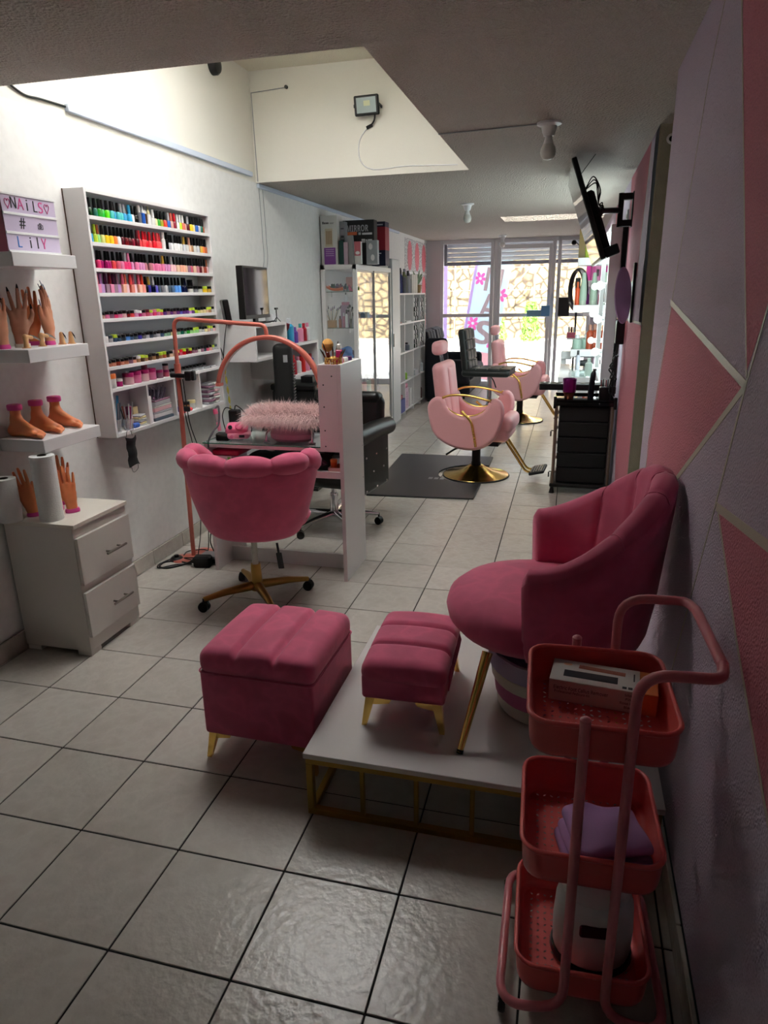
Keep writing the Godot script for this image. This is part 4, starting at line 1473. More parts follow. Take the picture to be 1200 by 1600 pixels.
# ---------------------------------------------------------------------  swivel chairs
func pink_office_chair():
	var t := thing("pink_swivel_chair", "pink velvet swivel chair with scalloped back and brass star base at the desk", "chair", Vector3(-1.52, 0, -3.07), 0.0)
	# tub shell, back towards +z
	var secs := []
	var ends := 118.0
	var n := 96
	var lobes := 6.0
	var rim := []
	var rim_r := []
	for i in n + 1:
		var ph := lerpf(-ends, ends, float(i) / n)
		var a := deg_to_rad(ph)
		var lobe := sqrt(absf(sin(PI * lobes * (float(i) / n))))
		var h := 0.768 - 0.05 * smoothstep(0.75, 1.0, absf(ph) / ends)
		var s_ := []
		for q in [[0.0, 0.385, 0.66], [0.0, 0.40, 0.71], [0.0, 0.47, 0.82], [0.0, 0.60, 0.93], [0.0, h - 0.04, 1.0], [0.0, h, 0.99], [-0.06, h, 0.99], [-0.075, h - 0.05, 0.97], [-0.085, 0.60, 0.91], [-0.08, 0.47, 0.84], [-0.05, 0.39, 0.70]]:
			s_.append(Vector3(sin(a) * (0.345 * q[2] + q[0]), q[1], cos(a) * (0.27 * q[2] + q[0]) - 0.02))
		secs.append(s_)
		rim.append(Vector3(sin(a) * 0.318, h + 0.004 + 0.012 * lobe, cos(a) * 0.245 - 0.02))
		rim_r.append(0.030 + 0.024 * lobe if i > 0 and i < n else 0.022)
	var m := Mesher.new()
	sweep(m, secs)
	part(t, "shell", m, M.velvet)
	m = Mesher.new()
	m.tube(rim, rim_r, 14)
	m.ball(rim[0], Vector3(0.024, 0.03, 0.024), 10)
	m.ball(rim[-1], Vector3(0.024, 0.03, 0.024), 10)
	part(t, "scalloped_rim", m, M.velvet)
	m = Mesher.new()
	m.lathe([Vector2(0, 0.40), Vector2(0.20, 0.40), Vector2(0.25, 0.42), Vector2(0.27, 0.455), Vector2(0.255, 0.49), Vector2(0.19, 0.505), Vector2(0, 0.51)], Vector3(0, 0, -0.08), 32, 1.02, 0.95)
	part(t, "seat", m, M.velvet)
	m = Mesher.new()
	m.lathe([Vector2(0, 0.375), Vector2(0.13, 0.375), Vector2(0.15, 0.39), Vector2(0, 0.40)], Vector3(), 24)
	part(t, "under_plate", m, M.black)
	m = Mesher.new()
	m.lathe([Vector2(0.016, 0.19), Vector2(0.016, 0.38)], Vector3(), 16)
	part(t, "gas_lift", m, M.steel)
	m = Mesher.new()
	m.lathe([Vector2(0, 0.06), Vector2(0.034, 0.065), Vector2(0.030, 0.10), Vector2(0.026, 0.205), Vector2(0.024, 0.21), Vector2(0.016, 0.21)], Vector3(), 18)
	part(t, "sleeve", m, M.gold_brushed)
	# lever
	m = Mesher.new(Transform3D(Basis(Vector3(0, 0, 1), 0.12), Vector3(0.185, 0.28, 0.10)))
	m.pad(Vector3(0, 0, 0), Vector3(0.030, 0.085, 0.010), 0.004, 1)
	m.pad(Vector3(0, 0.06, 0), Vector3(0.012, 0.07, 0.008), 0.003, 1)
	part(t, "tilt_lever", m, M.black)
	for k in 4:
		var a := deg_to_rad(139.0 + 90.0 * k)
		star_leg(t, a, 0.285, 0.09, M.gold_brushed, M.black)

func star_leg(t: Node3D, a: float, r: float, hy: float, mt: Material, wheel_mt: Material):
	var m := Mesher.new()
	var d := Vector3(cos(a), 0, sin(a))
	m.tube([d * 0.015 + Vector3(0, hy, 0), d * (r * 0.6) + Vector3(0, hy - 0.008, 0), d * r + Vector3(0, hy - 0.025, 0)], [0.026, 0.019, 0.013], 10)
	var lg := part(t, "base_arm", m, mt)
	m = Mesher.new()
	var c := d * r
	m.tube([c + Vector3(0, hy - 0.02, 0), c + Vector3(0, 0.04, 0)], 0.007, 8)
	var sx := Vector3(-sin(a + 0.7), 0, cos(a + 0.7))
	for s in [-1.0, 1.0]:
		m.xf = Transform3D(Basis(sx, PI / 2), Vector3()) if false else Transform3D()
		m.tube([c + Vector3(0, 0.026, 0) + sx * s * 0.004, c + Vector3(0, 0.026, 0) + sx * s * 0.020], 0.026, 16)
	m.tube([c + Vector3(0, 0.034, 0) - sx * 0.02, c + Vector3(0, 0.034, 0) + sx * 0.02], 0.022, 12)
	part(lg, "caster", m, wheel_mt)

func black_office_chair():
	var t := thing("black_swivel_chair", "black leather swivel chair with rolled arms and crystal buttons behind the desk", "chair", Vector3(-1.50, 0, -4.30), -0.16)
	var m := Mesher.new()
	m.pad(Vector3(0, 0.41, 0.02), Vector3(0.50, 0.12, 0.50), 0.05, 4)
	part(t, "seat", m, M.black_hide)
	m = Mesher.new(Transform3D(Basis(Vector3.RIGHT, -0.12), Vector3(0, 0.66, -0.25)))
	m.pad(Vector3.ZERO, Vector3(0.54, 0.46, 0.10), 0.048, 4)
	m.pad(Vector3(0, 0.215, 0.01), Vector3(0.5, 0.08, 0.12), 0.038, 4)
	part(t, "backrest", m, M.black_hide)
	for s in [-1.0, 1.0]:
		m = Mesher.new()
		m.pad(Vector3(s * 0.285, 0.49, 0.0), Vector3(0.075, 0.38, 0.46), 0.03, 4)
		var pn := part(t, "arm_panel", m, M.black_hide)
		m = Mesher.new()
		m.tube([Vector3(s * 0.305, 0.695, -0.25), Vector3(s * 0.305, 0.70, 0.0), Vector3(s * 0.305, 0.695, 0.27)], [0.058, 0.062, 0.064], 18)
		part(t, "rolled_arm", m, M.black_hide)
		m = Mesher.new()
		m.tube([Vector3(s * 0.305, 0.695, 0.262), Vector3(s * 0.305, 0.695, 0.278)], 0.05, 18)
		part(t, "arm_cap", m, M.charcoal)
		for a in 3:
			for b in 3:
				m = Mesher.new()
				m.ball(Vector3(s * 0.324, 0.33 + 0.11 * a, -0.17 + 0.16 * b + (0.05 if a == 1 else 0.0)), Vector3(0.006, 0.009, 0.009), 6)
				part(pn, "crystal_button", m, M.chrome)
	m = Mesher.new()
	m.lathe([Vector2(0.022, 0.08), Vector2(0.03, 0.10), Vector2(0.026, 0.25), Vector2(0.018, 0.25), Vector2(0.018, 0.36)], Vector3(), 18)
	part(t, "column", m, M.chrome)
	m = Mesher.new()
	m.bb(Vector3(-0.14, 0.335, -0.14), Vector3(0.14, 0.36, 0.14), 0.004)
	part(t, "under_plate", m, M.black)
	for k in 5:
		star_leg(t, deg_to_rad(110.0 + 72.0 * k), 0.31, 0.105, M.chrome, M.black)

# ---------------------------------------------------------------------  half-moon floor lamp
func arch_lamp():
	var t := thing("half_moon_lamp", "rose gold floor lamp with a half-moon light bar arching over the desk", "lamp", Vector3(-2.18, 0, -3.57))
	var m := Mesher.new()
	m.xf = Transform3D(Basis(Vector3.UP, 0.5), Vector3(0.02, 0, 0.01))
	m.sheet([ring_rr(0.30, 0.13, 0.06, 0.0), ring_rr(0.30, 0.13, 0.06, 0.010), ring_rr(0.27, 0.10, 0.05, 0.013), ring_rr(0.02, 0.02, 0.01, 0.013)], true, true)
	m.xf = Transform3D(Basis(Vector3.UP, -0.35), Vector3(0.10, 0, -0.06))
	m.sheet([ring_rr(0.30, 0.11, 0.05, 0.0), ring_rr(0.30, 0.11, 0.05, 0.010), ring_rr(0.27, 0.08, 0.04, 0.013), ring_rr(0.02, 0.02, 0.01, 0.013)], true, true)
	part(t, "foot_plate", m, M.rose_enamel)
	m = Mesher.new()
	m.tube([Vector3(-0.005, 0.012, 0), Vector3(0.02, 1.16, 0)], 0.0135, 12)
	part(t, "lower_pole", m, M.rose_enamel)
	m = Mesher.new()
	m.tube([Vector3(0.019, 1.10, 0), Vector3(0.021, 1.185, 0)], 0.0185, 12)
	part(t, "sleeve", m, M.rose_enamel)
	m = Mesher.new()
	m.tube(rounded([Vector3(0.021, 1.18, 0), Vector3(0.026, 1.435, 0), Vector3(0.58, 1.395, 0), Vector3(0.585, 1.33, 0)], 0.055, 7), 0.0115, 12)
	part(t, "upper_pole", m, M.rose_enamel)
	var c := Vector3(0.58, 1.022, 0)
	var bar := []
	var led := []
	for k in 41:
		var a := deg_to_rad(lerpf(169.0, 11.0, k / 40.0))
		var r := 0.309
		var dv := Vector3(cos(a), sin(a), 0)
		var sec := []
		for q in [[-0.012, -0.018], [-0.012, 0.018], [-0.006, 0.021], [0.006, 0.021], [0.012, 0.018], [0.012, -0.018], [0.006, -0.021], [-0.006, -0.021]]:
			sec.append(c + dv * (r + q[0]) + Vector3(0, 0, q[1]))
		bar.append(sec)
		led.append([c + dv * (r - 0.0126) + Vector3(0, 0, -0.013), c + dv * (r - 0.0126) + Vector3(0, 0, 0.013)])
	m = Mesher.new()
	sweep(m, bar, false)
	var lb := part(t, "light_bar", m, M.rose_enamel)
	m = Mesher.new()
	m.soft()
	m.sheet(led)
	part(lb, "diffuser", m, mat("diffuser_off", Color(0.82, 0.82, 0.80), 0.4))
	for e in [0, 40]:
		m = Mesher.new()
		var a := deg_to_rad(169.0 if e == 0 else 11.0)
		m.box(c + Vector3(cos(a), sin(a), 0) * 0.309 + Vector3(0, -0.008, 0), Vector3(0.03, 0.02, 0.046), 0.004)
		part(lb, "end_cap", m, M.rose_enamel)
	# phone holder clamped to the pole
	var lamp := t
	t = thing("phone_clamp", "black phone holder clamped on the lamp pole", "phone holder", Vector3(-2.16, 1.12, -3.57))
	m = Mesher.new()
	m.tube([Vector3(-0.04, 0.0, 0.01), Vector3(0.05, 0.0, 0.018)], 0.013, 10)
	part(t, "clamp", m, M.black)
	m = Mesher.new()
	m.bb(Vector3(0.055, -0.028, 0.005), Vector3(0.088, 0.026, 0.03), 0.004)
	part(t, "jaw", m, M.black)
	m = Mesher.new()
	m.bb(Vector3(0.095, -0.026, 0.0), Vector3(0.115, 0.028, 0.03), 0.004)
	part(t, "jaw", m, M.black)
	m = Mesher.new()
	m.tube(curve([Vector3(-2.138, 1.10, -3.55), Vector3(-2.13, 0.9, -3.55), Vector3(-2.10, 0.72, -3.55), Vector3(-2.08, 0.5, -3.55), Vector3(-2.10, 0.2, -3.54), Vector3(-2.13, 0.03, -3.53)], 5), 0.003, 6)
	m.xf = Transform3D()
	var c1 := part(lamp, "cord", m, M.black)
	c1.position = -lamp.position
	m = Mesher.new()
	m.tube(curve([Vector3(-2.128, 1.10, -3.56), Vector3(-2.115, 0.85, -3.565), Vector3(-2.07, 0.66, -3.57), Vector3(-2.055, 0.4, -3.57), Vector3(-2.07, 0.1, -3.565), Vector3(-2.09, 0.03, -3.56)], 5), 0.003, 6)
	c1 = part(lamp, "cord", m, M.black)
	c1.position = -lamp.position
	m = Mesher.new()
	m.box(Vector3(0, 0, 0), Vector3(0.04, 0.03, 0.02), 0.006)
	c1 = part(lamp, "cord_switch", m, M.black)
	c1.position = Vector3(-2.115, 0.93, -3.55) - lamp.position

# =====================================================================  nail polish rack
const RACK_Y := [1.928, 1.809, 1.690, 1.574, 1.450, 1.333, 1.213, 1.103]
const ORD := ["top", "second", "third", "fourth", "fifth", "sixth", "seventh", "eighth"]
var shapes := {}

func hue(n: String) -> Color:
	var c := {
		"dark green": Color(0.06, 0.14, 0.08), "forest green": Color(0.10, 0.25, 0.12), "teal": Color(0.12, 0.42, 0.34), "green": Color(0.18, 0.62, 0.18), "bright green": Color(0.10, 0.70, 0.22), "neon green": Color(0.42, 0.90, 0.16),
		"aqua": Color(0.30, 0.74, 0.74), "sky blue": Color(0.22, 0.62, 0.82), "cyan": Color(0.20, 0.66, 0.84), "white": Color(0.90, 0.89, 0.89), "black": Color(0.03, 0.03, 0.035), "grey": Color(0.45, 0.45, 0.47), "blue": Color(0.16, 0.36, 0.70), "brown": Color(0.36, 0.24, 0.14),
		"cream": Color(0.90, 0.84, 0.62), "olive": Color(0.62, 0.60, 0.16), "orange red": Color(0.88, 0.26, 0.16), "nude": Color(0.80, 0.62, 0.56), "maroon": Color(0.34, 0.05, 0.10), "wine": Color(0.48, 0.06, 0.16), "lime": Color(0.74, 0.84, 0.22), "salmon": Color(0.88, 0.44, 0.36), "yellow": Color(0.94, 0.78, 0.16), "copper": Color(0.66, 0.34, 0.20),
		"mint": Color(0.60, 0.85, 0.52), "pale yellow": Color(0.86, 0.86, 0.52), "orange": Color(0.92, 0.48, 0.22), "dark red": Color(0.44, 0.05, 0.09), "red": Color(0.84, 0.09, 0.16), "coral": Color(0.92, 0.30, 0.32), "silver": Color(0.72, 0.72, 0.74), "clear": Color(0.80, 0.80, 0.78), "gold": Color(0.78, 0.62, 0.24),
		"magenta": Color(0.66, 0.10, 0.40), "hot pink": Color(0.90, 0.24, 0.46), "pink": Color(0.88, 0.48, 0.64), "lilac pink": Color(0.82, 0.54, 0.72), "dusty pink": Color(0.72, 0.46, 0.50), "pale pink": Color(0.90, 0.72, 0.74), "beige": Color(0.84, 0.70, 0.60), "peach": Color(0.92, 0.66, 0.56), "rust": Color(0.58, 0.24, 0.18), "mauve": Color(0.58, 0.42, 0.50),
		"lilac": Color(0.72, 0.52, 0.76), "plum": Color(0.30, 0.06, 0.22), "rose": Color(0.82, 0.36, 0.46), "indigo": Color(0.22, 0.20, 0.56), "violet": Color(0.36, 0.34, 0.72), "slate": Color(0.28, 0.33, 0.38), "navy": Color(0.04, 0.06, 0.22), "light blue": Color(0.36, 0.60, 0.90), "purple": Color(0.40, 0.22, 0.50), "steel blue": Color(0.30, 0.40, 0.52), "sage": Color(0.50, 0.68, 0.56), "clay": Color(0.80, 0.52, 0.42), "tan": Color(0.66, 0.50, 0.36)}
	return c[n]

func shape(key: String) -> ArrayMesh:
	if shapes.has(key): return shapes[key]
	var m := Mesher.new()
	match key:
		"polish_body":
			m.lathe([Vector2(0, 0), Vector2(0.0125, 0), Vector2(0.0145, 0.002), Vector2(0.0145, 0.034), Vector2(0.011, 0.041), Vector2(0.006, 0.043), Vector2(0, 0.043)], Vector3(), 12)
		"polish_cap":
			m.lathe([Vector2(0.0092, 0.043), Vector2(0.0088, 0.062), Vector2(0.0072, 0.088), Vector2(0, 0.089)], Vector3(), 10)
		"square_body":
			m.box(Vector3(0, 0.021, 0), Vector3(0.030, 0.042, 0.030), 0.002)
		"tall_cap":
			m.lathe([Vector2(0.0095, 0.042), Vector2(0.0090, 0.07), Vector2(0.0075, 0.094), Vector2(0, 0.095)], Vector3(), 10)
		"tall_body":
			m.lathe([Vector2(0, 0), Vector2(0.013, 0), Vector2(0.013, 0.052), Vector2(0.008, 0.058), Vector2(0, 0.058)], Vector3(), 12)
		"nozzle":
			m.lathe([Vector2(0.010, 0.056), Vector2(0.009, 0.066), Vector2(0.004, 0.082), Vector2(0.002, 0.098), Vector2(0, 0.098)], Vector3(), 10)
		"slim_cap":
			m.lathe([Vector2(0.010, 0.056), Vector2(0.010, 0.092), Vector2(0, 0.093)], Vector3(), 10)
		"jar_body":
			m.lathe([Vector2(0, 0), Vector2(0.0145, 0), Vector2(0.0155, 0.002), Vector2(0.0155, 0.019), Vector2(0, 0.0195)], Vector3(), 12)
		"jar_lid":
			m.lathe([Vector2(0.0158, 0.018), Vector2(0.0158, 0.031), Vector2(0.0148, 0.032), Vector2(0, 0.032)], Vector3(), 12)
		"tub_body":
			m.lathe([Vector2(0, 0), Vector2(0.028, 0), Vector2(0.030, 0.003), Vector2(0.030, 0.044), Vector2(0, 0.045)], Vector3(), 18)
		"tub_lid":
			m.lathe([Vector2(0.031, 0.043), Vector2(0.031, 0.062), Vector2(0.029, 0.064), Vector2(0, 0.064)], Vector3(), 18)
	shapes[key] = m.done()
	return shapes[key]

func vial(called: String, label: String, cat: String, group: String, at: Vector3, body: String, bm: Material, cap: String, cm: Material, s := 1.0) -> Node3D:
	var t := thing(called, label, cat, at, 0.0, group)
	part(t, "bottle_body" if cat == "bottle" else "jar_body", shape(body), bm)
	part(t, "cap" if cat == "bottle" else "lid", shape(cap), cm)
	if s != 1.0:
		for c in t.get_children(): c.scale = Vector3.ONE * s
	return t

# says which one by its neighbours in the row
func beside(row: Array, i: int, what: String, top: String, shelf: String) -> String:
	var q: PackedStringArray = row[i].split("/")
	var a := "side" if i == 0 else String(row[i - 1]).get_slice("/", 0)
	var b := "side" if i == row.size() - 1 else String(row[i + 1]).get_slice("/", 0)
	if i == 0: return "%s %s, %s %s, first beside %s ones on the rack's %s shelf" % [q[0], what, q[1], top, b, shelf]
	if i == row.size() - 1: return "%s %s, %s %s, last after %s ones on the rack's %s shelf" % [q[0], what, q[1], top, a, shelf]
	return "%s %s, %s %s, between %s and %s on %s shelf" % [q[0], what, q[1], top, a, b, shelf]

func wall_rack():
	var t := thing("polish_rack", "tall white wall rack with narrow shelves full of nail polish", "shelf rack", Vector3(LX + 0.001, 0.845, -3.67))
	var x0 := LX + 0.001; var x1 := -2.25
	var za := -3.063; var zb := -4.277
	var y0 := 0.850; var y1 := 2.047
	var m := at_world(t)
	m.bb(Vector3(x0, y0, za), Vector3(x0 + 0.006, y1, zb))
	part(t, "back_panel", m, mat("rack_back", Color(0.80, 0.82, 0.85), 0.5))
	for s in [[za, za - 0.016], [zb, zb + 0.016]]:
		m = at_world(t)
		m.bb(Vector3(x0, y0, s[0]), Vector3(x1, y1, s[1]), 0.001)
		part(t, "side_panel", m, M.white_board)
	m = at_world(t)
	m.bb(Vector3(x0, y1 - 0.018, za - 0.016), Vector3(x1, y1, zb + 0.016), 0.001)
	part(t, "top_panel", m, M.white_board)
	m = at_world(t)
	m.bb(Vector3(x0, y0, za - 0.016), Vector3(x1, y0 + 0.02, zb + 0.016), 0.001)
	part(t, "bottom_panel", m, M.white_board)
	for y in RACK_Y:
		m = at_world(t)
		m.bb(Vector3(x0, y - 0.018, za - 0.016), Vector3(x1, y, zb + 0.016), 0.001)
		part(t, "shelf", m, M.white_board)
	for z in [-3.385, -3.668, -3.965]:
		m = at_world(t)
		m.bb(Vector3(x0, y0 + 0.02, z - 0.007), Vector3(x1, 1.085, z + 0.007), 0.001)
		part(t, "divider", m, M.white_board)
	m = at_world(t)
	m.bb(Vector3(x0, y0, za + 0.0015), Vector3(x0 + 0.006, y1, za))
	part(t, "raw_edge", m, M.raw_edge)
	# ---- polish bottles
	var rows := [
		["dark green/black", "forest green/black", "teal/black", "green/black", "bright green/black", "neon green/black", "aqua/black", "sky blue/black", "aqua/black", "aqua/silver", "sky blue/silver", "cyan/cyan", "white/black", "black/black", "grey/white/slim_cap", "blue/white/nozzle", "brown/white/nozzle", "white/cream/nozzle", "clear/white", "cream/black", "green/black", "olive/black", "orange red/black", "blue/silver", "nude/salmon", "wine/red", "white/white", "lime/white", "salmon/white", "nude/black", "maroon/silver", "yellow/black", "cream/black", "blue/black", "silver/black", "teal/black", "copper/black"],
		["sky blue/black", "lime/lime", "mint/copper", "pale yellow/black", "yellow/black", "yellow/black", "orange/black", "white/black", "maroon/black", "dark red/black", "maroon/black", "wine/black", "maroon/maroon", "coral/red", "coral/red", "red/red", "coral/red", "red/red", "coral/coral", "coral/red", "white/white/slim_cap", "black/black/slim_cap", "silver/black", "white/black", "white/black", "white/black", "clear/black", "silver/gold", "clear/black", "beige/peach", "tan/black", "clear/black", "silver/black", "gold/black", "orange/black", "copper/black"],
		["wine/black", "hot pink/black", "magenta/black", "magenta/black", "magenta/black", "coral/black", "rose/black", "pink/black", "hot pink/silver", "hot pink/pink", "lilac pink/black", "pink/black", "lilac pink/black", "lilac pink/black", "dusty pink/black", "dusty pink/black", "pink/black", "pink/black", "pink/black", "pink/gold", "lilac pink/black", "lilac pink/black", "pale pink/silver", "pale pink/black", "beige/black", "peach/black", "peach/black", "beige/black", "mauve/black", "rose/black", "beige/black", "dusty pink/black", "maroon/black", "nude/black", "rust/black", "pale pink/copper"],
		["pink/rose/square", "lilac/lilac/square", "mauve/plum/square", "pink/wine/square", "mauve/plum/square", "lilac/mauve/square", "peach/rose/square", "pale pink/salmon/square", "salmon/coral/square", "pale pink/rose/square", "peach/rose/square", "salmon/orange red/square", "black/black", "indigo/gold", "navy/silver", "violet/black", "slate/black", "grey/black", "silver/black", "slate/black", "steel blue/black", "light blue/black", "light blue/black", "navy/black", "navy/navy"]]
	for r in rows.size():
		var n: int = rows[r].size()
		var zn: float = -3.102
		var zf: float = -4.235 if r < 3 else -3.945
		for i in n:
			var q: PackedStringArray = rows[r][i].split("/")
			var z := lerpf(zn, zf, float(i) / (n - 1)) + rng.randf_range(-0.002, 0.002)
			var at := Vector3(-2.278 + rng.randf_range(-0.006, 0.006), RACK_Y[r], z)
			var kind := q[2] if q.size() > 2 else ""
			var body := "polish_body"; var cap := "polish_cap"; var nm := "nail_polish"
			if kind == "square": body = "square_body"; cap = "tall_cap"
			elif kind != "": body = "tall_body"; cap = kind
			vial(nm, beside(rows[r], i, "nail polish", "cap", ORD[r]), "bottle", "%s nail polishes, %s rack shelf" % [q[0], ORD[r]], at, body, tint(hue(q[0]), 0.18), cap, tint(hue(q[1]), 0.3), 0.95 if kind == "" else 1.0)
	# ---- small pots of powder and gel
	var pots := [
		["nude/black", "pink/black", "mauve/black", "hot pink/black", "pink/black", "pale pink/black", "dark red/black", "coral/black", "lilac pink/white", "magenta/white", "pink/black", "rose/maroon", "pink/lime", "hot pink/pink", "pink/lime", "rose/lime", "purple/black", "mauve/black", "purple/black", "mauve/black", "purple/black", "violet/black", "purple/black", "purple/black", "lilac/lime", "purple/lime", "lime/black", "pale yellow/black", "cream/black", "cream/black", "beige/lime", "tan/lime", "clear/black"],
		["white/white", "silver/slate", "steel blue/lime", "steel blue/black", "slate/black", "light blue/black", "steel blue/black", "slate/black", "indigo/black", "grey/black", "silver/black", "slate/black", "grey/black", "silver/black", "steel blue/black", "sage/black", "sage/black", "cream/black", "silver/black", "sage/black", "teal/black", "sage/black", "green/black", "mint/black", "mint/lime", "mint/lime", "clear/black", "silver/black", "cream/black", "beige/lime", "silver/lime", "pale pink/black"],
		["clay/black", "clay/black", "rust/black", "clay/black", "clay/black", "mauve/black", "peach/black", "tan/white", "brown/lime", "tan/lime", "brown/black", "tan/black", "brown/black", "tan/lime", "copper/lime", "brown/black", "beige/black", "beige/pale pink", "wine/lime", "rose/red", "red/lime", "wine/maroon", "wine/lime", "mauve/black", "mauve/black", "clear/black", "mauve/black", "slate/black", "rose/black", "nude/black", "silver/lime", "silver/slate"]]
	for r in pots.size():
		var n: int = pots[r].size()
		for i in n:
			var q: PackedStringArray = pots[r][i].split("/")
			var z := lerpf(-3.105, -4.24, float(i) / (n - 1))
			vial("pigment_pot", beside(pots[r], i, "pigment pot", "lid", ORD[r + 4]), "jar", "%s pigment pots, %s rack shelf" % [q[0], ORD[r + 4]], Vector3(-2.272, RACK_Y[r + 4], z), "jar_body", tint(hue(q[0]), 0.25), "jar_lid", tint(hue(q[1]), 0.3), 0.98 + 0.16 * ((i * 7) % 3) * 0.5)
	for i in 5:
		var q: String = ["clear", "grey", "clear", "yellow", "gold"][i]
		vial("pigment_pot", "%s pigment pot beside the blue polishes on the fourth shelf" % q, "jar", "%s pigment pots, fourth rack shelf" % q, Vector3(-2.272, RACK_Y[3], -3.995 - 0.058 * i), "jar_body", tint(hue(q), 0.25), "jar_lid", tint(hue(["black", "black", "black", "lime", "black"][i]), 0.3), 1.15)
	vial("pigment_pot", "black pot stacked on a clear pigment pot on the fourth shelf", "jar", "", Vector3(-2.272, RACK_Y[3] + 0.037, -3.995), "jar_body", tint(hue("black"), 0.25), "jar_lid", tint(hue("black"), 0.3), 1.15)
	# ---- eighth shelf: big tubs of acrylic, then a line of small black-lidded pots
	var tubs := [[-3.115, "white", "orange", 1.15, -2.288, 0.0], [-3.195, "magenta", "white", 0.62, -2.288, 0.0], [-3.175, "clear", "orange", 1.05, -2.335, 0.0], [-3.275, "pale pink", "magenta", 0.95, -2.285, 0.0], [-3.35, "pink", "magenta", 1.0, -2.29, 0.0], [-3.425, "pale pink", "magenta", 1.0, -2.29, 0.0], [-3.497, "pink", "magenta", 1.0, -2.29, 0.0], [-3.44, "dusty pink", "wine", 0.55, -2.29, 0.064], [-3.575, "mauve", "magenta", 0.72, -2.285, 0.0], [-3.645, "rose", "magenta", 0.62, -2.285, 0.0], [-3.645, "pale pink", "black", 0.55, -2.285, 0.04]]
	for q in tubs:
		vial("acrylic_tub", "%s tub of acrylic with %s lid on the rack's eighth shelf%s" % [q[1], q[2], ", stacked on another" if q[5] > 0 else (", beside the stacked pair" if q[0] == -3.497 else "")], "jar", "acrylic tubs on the eighth rack shelf", Vector3(q[4], RACK_Y[7] + q[5], q[0]), "tub_body", tint(hue(q[1]), 0.25), "tub_lid", tint(hue(q[2]), 0.35), q[3])
	for i in 11:
		vial("sample_pot", "tiny clear pot with a black lid lined up on the eighth shelf", "jar", "tiny black-lidded pots on the eighth rack shelf", Vector3(-2.325, RACK_Y[7], -3.74 - 0.043 * i), "jar_body", M.jar_clear, "jar_lid", M.black, 0.95)
	for i in 5:
		m = Mesher.new()
		m.box(Vector3(0, 0.006, 0), Vector3(0.035, 0.012, 0.07), 0.001)
		solo("tip_sachet", m, tint(hue("silver"), 0.2), "flat silver sachet of nail tips before the tiny pots", "sachet", Vector3(-2.275, RACK_Y[7] + 0.0, -3.86 - 0.078 * i), 0.1 * (i % 3), "silver sachets on the eighth rack shelf")
	rack_cubbies()

